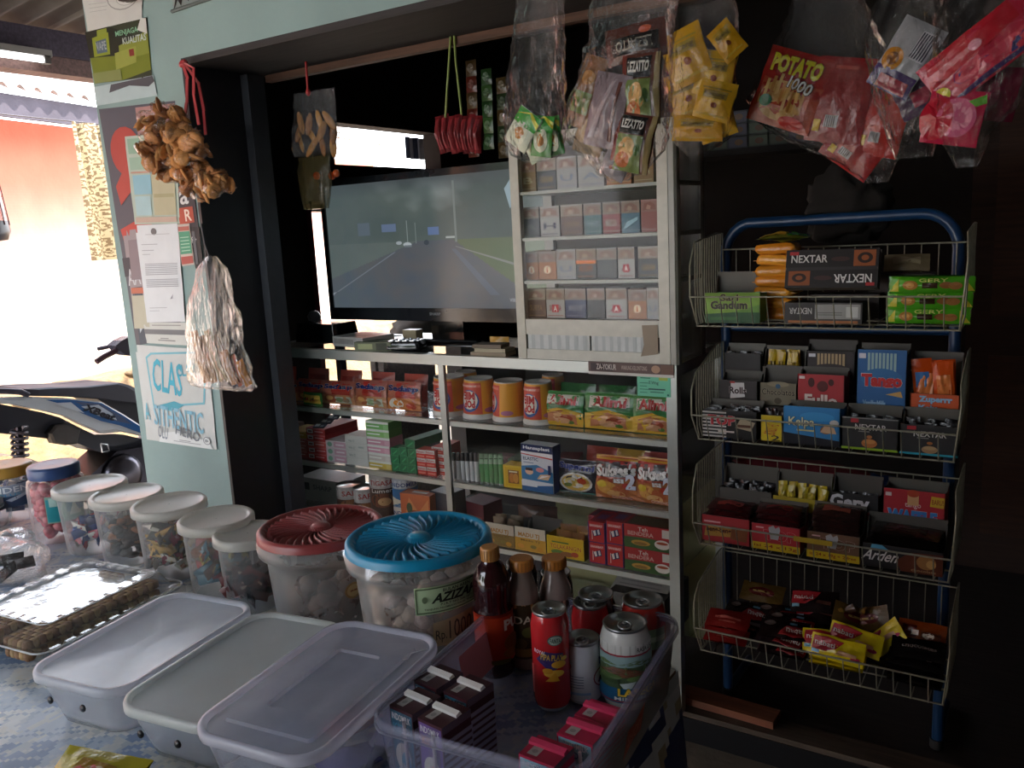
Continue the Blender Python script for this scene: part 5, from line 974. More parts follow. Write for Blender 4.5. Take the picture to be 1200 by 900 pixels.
TA=[('r',0,.6,1,.95,'c4c0bc'),('t','SAPI',.3,.66,.7,.88,'a83a34'),('r',0,0,1,.5,'5a3c30'),('e',.5,.3,.25,.2,'8a5a3a')]
tin('low condensed milk tin at the left of the group on the third shelf',(388,411),571,YS+.06,'c0bcb8',TA); tin('low condensed milk tin second from the left on the third shelf',(409,430),574,YS+.05,'c0bcb8',TA)
tin('tall condensed milk tin with a brown picture on the third shelf',(428,453),558,YS+.04,'b8b4b0',[('r',0,.78,1,.98,'c4c0bc'),('t','TIGASAPI',.15,.82,.85,.94,'9a3a38'),('r',0,.0,1,.74,'4a362e'),('e',.45,.45,.3,.18,'7a4a34'),('e',.5,.42,.16,.1,'c8a070'),('t','Lumer',.2,.64,.7,.74,'d8d0c8')])
tin('tall blue condensed milk tin on the third shelf',(454,478),561,YS+.075,'b8bcc0',[('r',0,.8,1,1,'c8ccd0'),('t','INDOMILK',.12,.83,.88,.94,'2a3c74'),('r',0,.3,1,.78,'3a6a98'),('p',[(0,.3),(0,.6),(.5,.45),(1,.6),(1,.3)],'d0c8b0'),('r',0,0,1,.28,'c8c4b8'),('t','INDOMILK',.12,.08,.88,.2,'2a3c74')])
w,h,x=spot(470,503,580,YS+.02,Z3)
it('tea_box',carton(w,.05,h,'c4622c',[('p',[(.05,.1),(.3,.9),(.6,.5),(.95,.9),(.95,.1)],'d88a50'),('r',.3,.4,.9,.55,'8a3a1c'),('e',.3,.6,.1,.15,'3a4a2c')],[('r',.3,.35,.8,.7,'d8cfc4')]).mesh('tea_box'),'orange box on the third shelf beside the blue milk tin','box',(x,YS+.05,Z3),(0,0,.05))
w,h,x=spot(505,531,578,YS+.06,Z3)
it('small_box',carton(w,.08,h,'2c2e3a',[('r',.1,.2,.9,.4,'5a5c6c')],[('r',.05,.05,.95,.95,'c0c2c6')]).mesh('small_box'),'small dark box with a white top on the third shelf by the mullion','box',(x,YS+.1,Z3),(0,0,-.15))
w,h,x=spot(541,571,590,YS+.12,Z3)
it('maroon_box',carton(w,.09,h,'6a2c34',[('r',.1,.2,.9,.5,'8a4a4c')]).mesh('maroon_box'),'plain maroon box on the third shelf right of the mullion','box',(x,YS+.17,Z3),(0,0,-.2))
b=MB(); w,h,x=spot(606,648,588,YS+.2,Z3)
it('brown_parcel',pillow(w,h*.8,.05,'4a342c',[('r',.3,.6,.7,.8,'6a5040')],'lr',4,nu=12,nv=8).mesh('brown_parcel'),'brown paper parcel lying far back on the third shelf','parcel',(x,YS+.22,Z3),(0,0,.2))
def display(label,name,px,yf,yb,Y,z,col,art,d=.09,cat='display box',inner='5f5b53',rz=0,cont=None,ccount=5,clab='',ccat='packet',cgroup=None,ch=None,hs=None,flapcol=None,vert=True):
    # open display carton: px span, pixel y of the front wall top and of the raised back flap top; contents stand inside
    w,hf,x=spot(px[0],px[1],yf,Y,z); hb=SZ(yb,x,Y+d)-z; hb=max(hb,hf*.7)
    o=it(name,tray(w*.985,d,hf,hb,col,art,inner if not flapcol else flapcol,hs=hs).mesh(name),label,cat,(x,Y+d/2,z),(0,0,math.radians(rz)))
    if cont:
        for k in range(ccount):
            c=cont[k%len(cont)]; f=(k+.5)/ccount; cw=w*.92/max(1,ccount/2 if vert else 1)
            hh=ch or hf*1.05
            if vert:
                row=k%2; col_=k//2; ncol=(ccount+1)//2; xx=x+(-.5+(col_+.5)/ncol)*w*.88
                m=pillow(w*.84/ncol,hh,.014,c[0],[('r',.15,.35,.85,.75,c[1])],'tb',k,nu=6,nv=6)
                it('snack_packet',m.mesh('snack_packet'),clab+(', front row, ' if row==0 else ', back row, ')+['first','second','third','fourth','fifth'][col_]+' along',ccat,(xx,Y+d*(.35+.3*row),z+.003+.004*row),(math.radians(random.uniform(-8,8)),math.radians(random.uniform(-8,8)),math.radians(random.uniform(-10,10))),cgroup)
            else:
                m=pillow(w*.86,d*.8,.016,c[0],[('r',.2,.3,.8,.7,c[1])],'lr',k,nu=8,nv=5)
                it('snack_packet',m.mesh('snack_packet'),clab+', '+['lowest','second up','third up','fourth up','fifth up','sixth up','seventh up'][k],ccat,(x,Y+d*.10,z+.010+(hh-.01)*f),(math.radians(-84),0,math.radians(random.uniform(-4,4))),cgroup)
    return o
MAD=lambda y:[('r',0,0,1,.55,y),('t','MADU TJ',.12,.55,.8,.78,'b07a2c',{'off':.03}),('t','Madu TJ',.2,.4,.8,.5,'7a5a2c'),('e',.2,.2,.1,.1,'d89a3c'),('e',.6,.22,.1,.08,'8a7a3c'),('e',.8,.16,.1,.1,'c8902c')]
display('white and amber honey sachet box, left of two on the third shelf','honey_box',(569,603),614,604,YS+.02,Z3,'c8c0ac',MAD('8a7038'),.10,cont=[('6a5a44','8a7a5c')],ccount=4,clab='brown sachet standing in the left honey box',cgroup='sachets in the left honey box',hs=.02)
display('white and amber honey sachet box, right of two on the third shelf','honey_box',(603,640),619,606,YS+.02,Z3,'ccc4b0',MAD('c89a34'),.11,hs=.02)
display('bright yellow herbal sachet display box on the third shelf','herbal_box',(640,685),630,618,YS+.02,Z3,'d8b820',[('r',.04,.05,.96,.95,'d4ae18'),('t','TOLAKANGIN',.1,.42,.92,.62,'a8342c',{'ol':'e8d040'}),('e',.3,.24,.18,.12,'5a7a34'),('e',.55,.2,.18,.12,'8a5a34'),('e',.75,.24,.1,.12,'b04c2c'),('r',.15,.7,.6,.76,'4a7a3c')],.13,cont=[('9a6a3c','c89a5c')],ccount=4,clab='brown sachet leaning in the yellow herbal box',cgroup='sachets in the yellow box',inner='c8a81c')
MT=[('r',.04,.03,.96,.97,'b82c2c'),('r',.0,0,.05,1,'3a2c6a'),('r',.95,0,1,1,'3a2c6a'),('r',0,.0,1,.04,'3a2c6a'),('p',[(.25,.55),(.7,.7),(.78,.42),(.35,.3)],'1c2c5c'),('p',[(.3,.56),(.45,.61),(.5,.38),(.38,.33)],'e0dcd8'),('p',[(.55,.63),(.66,.67),(.72,.45),(.6,.41)],'d0ccd0'),('r',.24,.15,.27,.6,'e0d8d0'),('r',.1,.76,.9,.9,'c8605c'),('t','SAHABAT',.14,.78,.86,.88,'e8d8d0')]
w,h1,xL=spot(689,709,658,YS+.02,Z3)
for i,(a,c) in enumerate(((689,709.5),(710,731))):
    for j in range(2):
        w,h,x=spot(a,c,612,YS+.02,Z3); 
        it('tea_packet',carton(w*.97,.10,h/2-.001,'b02c30',MT,[('r',.1,.1,.9,.9,'8a3040'),('r',.25,.3,.75,.7,'6a4a7a')],cols={'s':'4a2c5c'}).mesh('tea_packet'),'red packet with a flag emblem, %s %s of the block of four'%(['lower','upper'][j],['left','right'][i]),'tea',(x,YS+.074,Z3+h/2*j),(0,0,random.uniform(-.02,.02)),'flag packets')
for i in range(2):
    w,h,x=spot(692+22*i,712+22*i,604,YS+.14,Z3)
    it('tea_packet',carton(w,.09,h,'8a2c3c',(),[('r',.1,.1,.9,.9,'6a3a4c')]).mesh('tea_packet'),'red packet with a purple top standing behind the %s flag column'%['left','right'][i],'tea',(x,YS+.175,Z3),(0,0,0))
TEA=[('r',0,.5,1,1,'a82c2c'),('t','Teh',.3,.75,.5,.92,'d8ccc4'),('t','BENDERA',.08,.55,.62,.72,'d0a8a0'),('p',[(0,0),(0,.45),(.5,.5),(1,.4),(1,0)],'3a5a2c'),('e',.35,.25,.2,.12,'b8903c'),('e',.35,.22,.14,.07,'8a6a30'),('e',.8,.3,.16,.2,'d8d4cc'),('e',.8,.36,.12,.06,'a04a28'),('r',.8,.6,1,.95,'c8c4bc')]
for j in range(2):
    w,h,x=spot(731,788,617,YS+.02,Z3)
    it('tea_box',carton(w*.98,.08,h/2-.001,'8a2c2c',TEA,[('r',.05,.1,.95,.9,'5a4c34')]).mesh('tea_box'),'wide red and green tea box, %s of two at the third shelf\'s right end'%['lower','upper'][j],'tea',(x,YS+.063,Z3+h/2*j),(0,0,.01),'wide tea boxes')
b=MB(); x=SX(762,YS+.1,SH[3]); b.box(-.1,-.07,0,.08,.10,.006,'a8a8a4','card'); b.art([('r',.1,.15+.1*i,.85,.18+.1*i,'8a8a8a') for i in range(7)],pl((-.1,-.07,.006),(.18,0,0),(0,.17,0)))
it('paper_sheet',b,'pale printed pad lying on the lowest shelf behind the red can','paper',(x-.03,YS+.14,SH[3]+.14),(.35,0,0))
it('grey_carton',carton(.18,.2,.138,'3a3836').mesh('grey_carton'),'dark carton on the lowest shelf under the printed pad','box',(x-.03,YS+.17,SH[3]+.001))
# ================= goods on the snack rack =================
YB=RF+.036; B=[z+.004 for z in BASE]
# --- top basket ---
display('green wheat biscuit display tray at the left of the top basket','biscuit_tray',(825,889),343,318,YB,B[0],'5c8a30',[('r',0,0,1,.35,'24502c'),('p',[(0,.3),(0,1),(1,1),(1,.6),(.5,.35)],'7aa038'),('t','Sari',.28,.72,.62,.96,'3a2c1c',{'ol':'c8c878','off':.04}),('t','Gandum',.10,.45,.78,.74,'2c2418',{'ol':'c8c878','off':.05}),('r',.1,.1,.6,.2,'3a6a34')],.12,rz=3,cont=[('3a8a3c','c8d0b8')],ccount=6,clab='small green and white biscuit packet in the green tray',cgroup='packets in the green tray',ch=.062)
xo,zo=SX(916,YB+.12,B[0]+.1),B[0]
def puffy(w,d,h,col,seed,end=None):
    b=MB(); lo=[]
    for f,sc in ((0,.80),(.12,.94),(.35,1),(.65,1),(.88,.94),(1,.80)):
        l=rrect(w*sc,d*sc,.012,h*f,6)
        lo.append([Vector((p.x*(1+.09*noise.noise(Vector((p.x*40,p.y*40,seed+f)))),p.y*(1+.12*noise.noise(Vector((p.x*40,p.y*40,seed+5+f)))),p.z+.004*noise.noise(Vector((p.x*50,p.y*50,seed))))) for p in l])
    b.loft(lo,col,'film',True)
    for sg in (-1,1): b.box(sg*w*.47,-d*.42,h*.42,sg*w*.56,d*.42,h*.46,end or col,'film')
    return b
for k in range(7):
    it('orange_packet',puffy(.098,.075,.026,mix('c87c20','d89430',(k%3)/2),k*3.1).mesh('orange_packet'),'glossy orange packet, %s in the tall stack in the top basket'%['lowest','second','third','fourth','fifth','sixth','highest orange one'][k],'packet',(xo-.004+random.uniform(-.005,.005),YB+.112,zo+.002+.0265*k),(0,0,math.radians(random.uniform(-8,8))),'orange packets in the tall stack')
it('green_packet',pillow(.125,.07,.022,'8a8a30',[('r',.6,.1,.95,.9,'4a9a2c'),('r',.05,.2,.55,.8,'c89a34')],'lr',50,nu=10,nv=6).mesh('green_packet'),'yellow-green packet lying on top of the orange stack','packet',(xo+.010,YB+.075,zo+.013+.0265*7),(math.radians(-86),0,.04))
NX=[('r',0,.54,1,1,'1c1412'),('r',0,0,1,.46,'1c1412'),('t','NEXTAR',.06,.66,.46,.86,'ccc8c4'),('r',.04,.86,.14,.95,'a82c2c'),('r',.74,.55,.97,.96,'8a4a20'),('e',.86,.76,.08,.14,'2a1810'),('e',.86,.76,.04,.07,'8a4a20'),('e',.6,.74,.1,.06,'3a201a'),
    ('t','NEXTAR',.54,.12,.94,.34,'ccc8c4',{'rot':180}),('r',.04,.06,.28,.44,'8a4a20'),('e',.16,.26,.08,.12,'2a1810'),('e',.16,.26,.04,.06,'8a4a20'),('e',.42,.25,.1,.06,'3a201a'),('r',.88,.04,.97,.12,'a82c2c')]
w,h,x=spot(918,1027,297,YB+.02,B[0]+.072)
it('wafer_tray',tray(w,.04,h,h+.004,'1a1210',NX,'7a7468',hs=h).mesh('wafer_tray'),'black chocolate biscuit display box tilted back on top of the basket load','display box',(x,YB+.05,B[0]+.078),(math.radians(-14),0,math.radians(1)))
w,h,x=spot(919,1010,352,YB+.01,B[0])
it('wafer_tray',carton(w,.06,h-.006,'1c1614',[('t','NEXTAR',.06,.45,.36,.75,'b8b4b0',{'rot':180}),('r',.40,.22,.98,.92,'8c8c88'),('r',.44,.5,.75,.54,'5a5a58'),('r',.44,.4,.75,.44,'5a5a58'),('r',.8,.3,.95,.8,'b8b8b4'),('r',.05,.02,.95,.14,'9a5a24')]).mesh('wafer_tray'),'black biscuit box with a white information panel under the tilted one','display box',(x,YB+.045,B[0]))
it('wafer_tray',carton(w*.9,.07,.06,'2a2220').mesh('wafer_tray'),'dark biscuit box behind the white-panelled one in the top basket','display box',(x+.03,YB+.14,B[0]))
GP=[('p',[(0,.1),(.12,.9),(.12,.1)],'b8b83c'),('p',[(1,.1),(.88,.9),(.88,.1)],'c0b838'),('e',.26,.5,.09,.3,'a8783c'),('e',.26,.5,.05,.18,'c89a58'),('r',.4,.3,.58,.68,'3a2a1c'),('e',.68,.5,.08,.22,'8a5c34'),('e',.78,.45,.08,.24,'9a6a3c'),('t','GERY',.36,.72,.7,.94,'c8d070')]
for k in range(3):
    w,h,x=spot(1037,1138-5*k*0,326,YB+.01,B[0]); hh=h/3
    it('wafer_packet',pillow(w,hh*1.05,.05,'4a9a20',GP,'lr',60+k,nu=16,nv=8,rough=.002).mesh('wafer_packet'),'bright green wafer packet with yellow ends, %s of three in the top basket'%['bottom','middle','top'][k],'packet',(x-.002+.003*k,YB+.04,B[0]+hh*k),(0,0,math.radians(-2+k*2)),'green wafer packets')
for k in range(3): it('wafer_packet',pillow(.17,.035,.05,'2c5a20',(),'lr',70+k,nu=8,nv=5).mesh('wafer_packet'),'dark green wafer packet behind the bright three, %s'%['lowest','middle','highest'][k],'packet',(x-.01,YB+.11,B[0]+.034*k),(0,0,0),'wafer packets, second row')
p=SX(1062,RB-.04,B[0]+.11); it('pale_packet',pillow(.10,.05,.03,'8a7a5c',[('r',.2,.3,.8,.7,'a89878')],'lr',77,nu=8,nv=6).mesh('pale_packet'),'dull beige packet at the back right of the top basket','packet',(p,RB-.04,B[0]+.108),(math.radians(-40),0,.1))
it('carton_block',carton(.14,.05,.104,'3a2c28').mesh('carton_block'),'dark carton at the back right of the top basket under the beige packet','box',(p-.01,RB-.035,B[0]))
# dark patterned cloth bag hanging behind the top basket
px_=SX(990,RB+.06,1.5)
it('dark_cloth_bag',blob((px_,RB+.10,1.50),.10,.05,.10,8,'cloth','1c1816',.45,30,20),'dark brown patterned cloth bundle hanging behind the top basket','bundle')
# --- second basket: two steps of display boxes ---
z=B[1]; ST=.088
FRONT=[
 ('left striped black and white wafer box with red lettering','wafer_box',(823,887),481,468,'1c1a1a',[('r',.0,.0+.125*i,.5,.06+.125*i,'b8b4b0') for i in range(8)]+[('r',.45,0,1,1,'1c1818'),('t','TOP',.1,.45,.62,.82,'b8343c',{'ol':'dcd8d4','off':.05}),('p',[(.62,.4),(.72,.75),(.98,.62),(.9,.3)],'a89880'),('r',.66,.42,.9,.52,'5a3a28'),('r',.3,.2,.6,.26,'c8b8b0')],[('1c1818','4a3a38')],'black wafer packet in the striped box'),
 ('narrow yellow wafer box with vertical red lettering','wafer_box',(891,917),487,478,'c8ae1c',[('r',.05,.05,.95,.95,'ccb424'),('t','BONUS 1+2',.05,.35,.95,.6,'a8342c',{'rot':78,'asp':.45}),('t','2',.5,.05,.9,.25,'2c2c2c')],[('2a2020','8a3a3a')],'dark packet in the narrow yellow box'),
 ('bright blue coconut wafer box in the front of the second basket','wafer_box',(917,985),477,470,'1f78b4',[('p',[(0,0),(0,.3),(1,.16),(1,0)],'1c1c24'),('e',.6,.75,.3,.12,'3a8cc4'),('t','Kelpa',.1,.42,.56,.72,'d8d8b0',{'ol':'2a4a6c','off':.02}),('r',.25,.36,.55,.40,'c8c080'),('e',.76,.42,.1,.1,'8a6448'),('p',[(.66,.36),(.74,.55),(.9,.5),(.94,.34)],'c8a888'),('e',.9,.62,.08,.08,'c8c4bc')],[('1c2834','3a78a8')],'dark wafer packet in the bright blue box'),
 ('left black and green chocolate biscuit box in the front of the second basket','wafer_box',(986,1053),490,474,'1c1a1c',[('r',0,.0,1,.07,'8ab02c'),('r',.16,.84,.3,.96,'a82c34'),('t','NEXTAR',.24,.62,.8,.8,'d0ccc8'),('r',.3,.56,.5,.59,'8a8884'),('e',.5,.22,.14,.14,'b06c3c'),('e',.5,.27,.11,.07,'c88a50'),('e',.5,.42,.05,.05,'a86a3c'),('r',0,.97,1,1,'8a8884')],[('141216','5a504c')],'black biscuit packet in the green-edged box'),
 ('right black and blue chocolate biscuit box in the front of the second basket','wafer_box',(1054,1124),499,478,'1c1a1c',[('r',0,.0,1,.07,'2c9ab0'),('r',.12,.84,.28,.96,'a82c34'),('t','NEXTAR',.24,.62,.8,.8,'d0ccc8'),('r',.3,.56,.5,.59,'8a8884'),('e',.52,.2,.14,.13,'a08060'),('e',.52,.25,.11,.06,'b89a70'),('e',.52,.42,.05,.05,'a86a3c')],[('141216','5a504c')],'black biscuit packet in the blue-edged box')]
for lab,nm,px,yf,yb,col,art,cont,cl in FRONT:
    display(lab,nm,px,yf,yb,YB,z,col,art,.075,cont=cont,ccount=6,clab=cl,cgroup=cl+'s',ch=.075 if yf<480 else .068,flapcol='55514a')
# raised step (upturned carton) carrying the back row
it('step_carton',MB().box(RX0+.02,0,0,RX1-.02,.062,.07,'4a443c','card'),'long plain carton raising the back row in the second basket','box',(0,YB+.085,z))
z2=z+.071; YB2=YB+.09
BACK=[
 ('dark brown chocolate roll box in the middle row of the second basket','wafer_box',(842,888),446,434,YB2,'241a1a',[('p',[(.3,.2),(.32,.9),(.66,.92),(.68,.3)],'c8c4c4'),('t','Rolls',.28,.42,.72,.72,'2a1c1c',{'ol':'c8b8b8','off':.03}),('r',.3,.88,.42,.96,'a82c2c'),('r',0,0,1,.12,'9ab0bc'),('r',.35,.12,.7,.22,'3a2424')],[('1c1414','4a3430')],'dark roll packet in the chocolate roll box'),
 ('cream and brown chocolate stick box in the middle row','wafer_box',(890,934),449,428,YB2,'6c6450',[('e',.5,.95,.3,.12,'8a8068'),('t','Chocolatos',.06,.48,.94,.74,'2c241c',{'ol':'9a9078','off':.02}),('e',.5,.86,.07,.1,'3a5c7a'),('e',.5,.22,.1,.14,'4a4030')],[('8a7420','b8a040')],'gold stick packet in the cream box'),
 ('red filled-chocolate box in the middle row','wafer_box',(934,990),439,430,YB2,'a8242c',[('e',.3,.76,.07,.14,'4a1c1c'),('e',.54,.66,.12,.16,'5a2424'),('e',.72,.78,.06,.1,'4a1c1c'),('r',.04,.86,.16,.94,'d8c8c8'),('t','Fullo',.16,.08,.86,.42,'d8c4bc',{'ol':'6a1418','off':.04})],None,''),
 ]
for lab,nm,px,yf,yb,Y,col,art,cont,cl in BACK:
    display(lab,nm,px,yf,yb,Y,z2,col,art,.06,cont=cont,ccount=4,clab=cl or lab,cgroup=(cl+'s') if cl else None,ch=.045,flapcol='4f4b45')
it('step_carton',MB().box(RX0+.02,0,0,RX1-.02,.052,.095,'4a443c','card'),'plain carton raising the rearmost row in the second basket','box',(0,YB2+.062,z+.003))
z3=z+.10; YB3=YB2+.064
display('black chocolate packet box at the back left of the second basket','wafer_box',(848,892),414,402,YB3,z3,'1e1818',[('r',.1,.3,.9,.6,'2c2424')],.045,cont=[('241a18','6a5040')],ccount=6,clab='black and gold packet at the back left of the second basket',cgroup='black packets at the back left',ch=.088)
display('box of yellow stick packets at the back of the second basket','wafer_box',(893,942),430,405,YB3,z3,'4a4438',(),.045,cont=[('b8981c','8a701c'),('a88a1c','c8a82c')],ccount=8,clab='yellow stick packet at the back of the second basket',cgroup='yellow stick packets',ch=.095)
TAN=lambda base,st,lg:[('r',.04,.86,.18,.94,'c8c8d0')]+[('r',.22+.075*i,.58,.27+.075*i,.95,st) for i in range(8)]+[('e',.5,.55,.42,.16,mix(base,'ffffff',.1)),('t','Tango',.1,.36,.92,.62,'b82c2c',{'ol':'e0dcd8','off':.06}),('r',.2,.12,.6,.17,'8ab0d0'),('p',[(.6,.3),(.9,.36),(.94,.26)],lg)]
display('dark brown wafer box with striped picture at the back of the second basket','wafer_box',(945,1002),412,398,YB3,z3,'241a1c',TAN('241a1c','a8906c','6a4a34'),.03,flapcol='3c3834')
display('tall bright blue wafer box at the back of the second basket','wafer_box',(1003,1062),410,402,YB2,z2,'1c5a94',TAN('1c5a94','8fb0b4','c8a060')+[('t','Vanilla Milk',.14,.1,.6,.2,'9ac0dc')],.06,flapcol='4f4b45')
display('orange cheese wafer box at the back right of the second basket','wafer_box',(1066,1125),462,412,YB2,z2-.04*0,'c04c14',[('t','Zuperrr',.18,.55,.86,.9,'8ab8d8',{'ol':'2a4c80','off':.05}),('t','Keju',.18,.14,.56,.5,'8ab8d8',{'ol':'2a4c80','off':.05}),('r',.75,.1,.95,.4,'d8843c')],.06,cont=[('c44c18','d87a40'),('b8440f','4a7ab0')],ccount=4,clab='tall orange cheese wafer packet in the orange box',cgroup='orange cheese wafer packets',ch=.125,flapcol='4f4b45')
# cloth seen under the second basket
it('folded_cloth',blob((SX(930,RB+.07,.78),RB+.12,.78),.19,.05,.035,5,'cloth','6a1c24',.25),'dark red folded cloth behind the rack between the second and third baskets','cloth')
it('folded_cloth',blob((SX(1010,RB+.07,.76),RB+.14,.75),.13,.05,.04,6,'cloth','1f3f74',.25),'dark blue folded cloth behind the rack between the second and third baskets','cloth')
# --- third basket ---
z=B[2]
display('red chocolate biscuit box at the front left of the third basket','wafer_box',(822,879),606,585,YB,z,'a0242a',[('p',[(.05,.2),(.1,.62),(.9,.55),(.92,.3)],'a8803c'),('t','beng-beng',.1,.34,.62,.58,'4a1418',{'off':.03}),('p',[(.6,.2),(.64,.7),(.96,.6),(.94,.14)],'7a4a2c'),('r',.05,.74,.4,.8,'d8a0a0')],.085,cont=[('4a1a1c','8a3a34')],ccount=5,clab='dark red biscuit packet in the red box at the front left',cgroup='dark red packets, front left box',ch=.095,vert=False)
TOPB=lambda base,bt:[('r',0,0,1,.28,'c8ae20'),('t',bt,.06,.07,.94,.22,'8a2c1c'),('t','TOP',.26,.4,.92,.8,base,{'ol':'d8b8b4','off':.05}),('p',[(.4,.45),(.36,.9),(.46,1.0),(.5,.88),(.58,.98),(.6,.85),(.56,.45)],'a8a8ac'),('r',.1,.84,.26,.89,'d8b0b0')]
display('red wafer box with a yellow price band in the third basket','wafer_box',(880,938),616,586,YB,z,'b02430',TOPB('b02430','isi 24 x 13g'),.085,cont=[('4a1c1e','7a2c2c')],ccount=6,clab='dark red wafer packet in the red and yellow box',cgroup='packets in the red and yellow box',ch=.10,vert=False)
display('brown wafer box with a yellow price band in the third basket','wafer_box',(945,1008),626,590,YB,z,'6a4a34',TOPB('6a4a34','isi 24 x 19g + 2 free'),.085,cont=[('3a2420','8a4a3c')],ccount=7,clab='brown wafer packet in the brown and yellow box',cgroup='packets in the brown and yellow box',ch=.115,vert=False)
display('black and brown nut chocolate box at the front right of the third basket','wafer_box',(1010,1106),642,604,YB,z,'181416',[('p',[(.5,0),(.42,.4),(.6,.85),(1,.9),(1,0)],'5c2c1c'),('e',.8,.5,.12,.3,'a07040'),('e',.86,.45,.06,.18,'c89a5c'),('p',[(.1,.78),(.34,.8),(.25,1),(.12,1)],'5aa0c0'),('t','Arden',.02,.3,.46,.78,'d8d4d0',{'sh':.15}),('t','chocolate',.62,.08,.92,.2,'a88460')],.085,cont=[('18120f','2c2622')],ccount=7,clab='glossy black packet in the black and brown box',cgroup='packets in the black and brown box',ch=.085,vert=False,flapcol='4f4b45')
it('step_carton',MB().box(RX0+.02,0,0,RX1-.02,.10,.075,'4a443c','card'),'long plain carton raising the back row in the third basket','box',(0,YB+.095,z))
z2=z+.076; Yb=YB+.10
display('low grey tray of black packets at the back left of the third basket','wafer_box',(842,905),574,545,Yb,z2,'55514b',(),.07,cont=[('121014','8a8a8c'),('161418','4a4a50')],ccount=8,clab='black and white packet at the back left of the third basket',cgroup='black packets, third basket',ch=.048)
display('low yellow tray of yellow packets at the back of the third basket','wafer_box',(905,970),584,552,Yb,z2,'b09a1c',(),.07,cont=[('b8a41c','c8b03c'),('c0a81c','9a4a34')],ccount=10,clab='bright yellow packet in the third basket',cgroup='yellow packets, third basket',ch=.058)
display('grey tray lettered in white, of black packets in the third basket','wafer_box',(972,1030),579,556,Yb,z2,'1c1a1c',[('t','Gery',.0,.2,.82,.95,'c8c8cc',{'off':.04}),('p',[(.6,0),(.7,.3),(1,.4),(1,0)],'a02c30')],.07,cont=[('101012','5a5a60')],ccount=8,clab='black packet in the white-lettered tray',cgroup='black packets in the white-lettered tray',ch=.05,flapcol='4f4b45')
display('red waffle box with large blue lettering at the back right of the third basket','wafer_box',(1034,1108),575,562,Yb-.004,z2,'a8202c',[('t','WAFFLE',.08,.1,.88,.46,'3a78b8',{'ol':'dce0e4','off':.07}),('t','tango',.36,.5,.62,.66,'d8b8b8'),('r',.40,.6,.58,.95,'c89a6c'),('e',.49,.92,.1,.1,'a8442c'),('p',[(.76,.62),(.98,.6),(.99,.88),(.78,.9)],'c8a434'),('t','BARU!',.79,.68,.97,.82,'8a2c24'),('r',.04,.8,.14,.9,'d8c8c8')],.08,cont=[('5a2420','8a5a3c')],ccount=4,clab='brown waffle packet in the red waffle box',cgroup='waffle packets',ch=.055)
b=MB(); b.box(-.11,-.003,0,.11,.003,.012,'8a7a24','plas'); it('yellow_strip',MB().box(-.045,-.0015,-.006,.045,.0015,.006,'a88c20','plas'),'small yellow plastic strip clipped on the front rail of the third basket','clip',(SX(953,RF,BK[2][1]),RF-.005,BK[2][1]-.001))
# --- bottom basket: loose packets ---
z=B[3]; rnd=random.Random(4)
NB=lambda c,rot=0:[('p',[(.02,.35),(.05,.9),(.3,.97),(.62,.9),(.48,.55),(.3,.35)],'a0242c'),('t','nabati',.08,.56,.46,.78,'d8ccc8',{'rot':rot}),('r',.03,.2,.18,.34,'7ab0cc'),('p',[(.5,.4),(.56,.55),(.82,.5),(.8,.34)],'b88a5c' if c!='k' else '4a2c24')]
NY=pillow(.128,.060,.026,'d4be18',NB('y')+[('e',.85,.28,.09,.09,'a8304c'),('p',[(.48,.32),(.54,.54),(.86,.48),(.86,.32)],'c89c70')],'lr',80,nu=16,nv=8,rough=.003).mesh('wafer_pack')
def pk(name,me,lab,px,py,Y,zz_,rot,cat='packet',group=None):
    x=SX(px,Y,zz_); return it(name,me,lab,cat,(x,Y,zz_),tuple(math.radians(a) for a in rot),group)
xn=None
x=SX(979,YB+.005,z+.08)
zf=SZ(781,x,YB+.01)
it('wafer_packet',NY,'bright yellow cheese wafer packet leaning forward at the front of the bottom basket','packet',(x,YB+.012,SZ(778,x,YB)),(math.radians(-16),math.radians(4),0))
for k in range(3): it('wafer_packet',NY,'yellow cheese wafer packet lying flat beneath the leaning one, %s of three'%['lowest','middle','upper'][k],'packet',(x-.002,YB+.018,z+.014+.011*k),(math.radians(-88),0,math.radians(1-2*k)),'yellow packets lying flat')
it('wafer_packet',NY,'yellow cheese wafer packet directly behind the leaning one','packet',(x+.03,YB+.060,z+.045),(math.radians(-22),math.radians(8),math.radians(-4)))
it('wafer_packet',NY,'yellow cheese wafer packet half hidden at the left behind the leaning one','packet',(x-.025,YB+.052,z+.028),(math.radians(-30),0,math.radians(12)))
NK=pillow(.125,.062,.022,'1c1214',NB('k'),'lr',81,nu=12,nv=8).mesh('dark_pack'); NKR=pillow(.125,.062,.022,'221416',[('p',[(.98,.65),(.95,.1),(.7,.03),(.38,.1),(.52,.45),(.7,.65)],'8a2024'),('t','nabati',.54,.22,.92,.44,'c8b4b0',{'rot':180}),('r',.6,.7,.75,.82,'5a8aa8'),('e',.2,.7,.12,.14,'5a504c')],'lr',82,nu=12,nv=8).mesh('dark_pack')
RD=pillow(.115,.065,.022,'8a2220',[('r',.2,.4,.8,.5,'b85c50'),('r',.3,.2,.7,.28,'b85c50')],'lr',83,nu=12,nv=8).mesh('red_pack'); GD=pillow(.12,.06,.022,'5a4420',[('e',.5,.5,.3,.25,'5a1c1c'),('r',.3,.45,.7,.55,'a88a4c')],'lr',84,nu=12,nv=8).mesh('gold_pack')
BLK=pillow(.12,.062,.022,'100e10',[('t','chocolates',.2,.42,.84,.56,'6a605c')],'lr',85,nu=12,nv=8).mesh('black_pack'); COP=pillow(.11,.065,.026,'8a3c14',[('r',.1,.3,.4,.8,'5a1c14'),('r',.5,.3,.9,.6,'6a3c2c'),('e',.65,.45,.12,.14,'c8b8a8'),('r',.3,.4,.45,.6,'d8c0b0')],'lr',86,nu=14,nv=8,rough=.006).mesh('copper_pack')
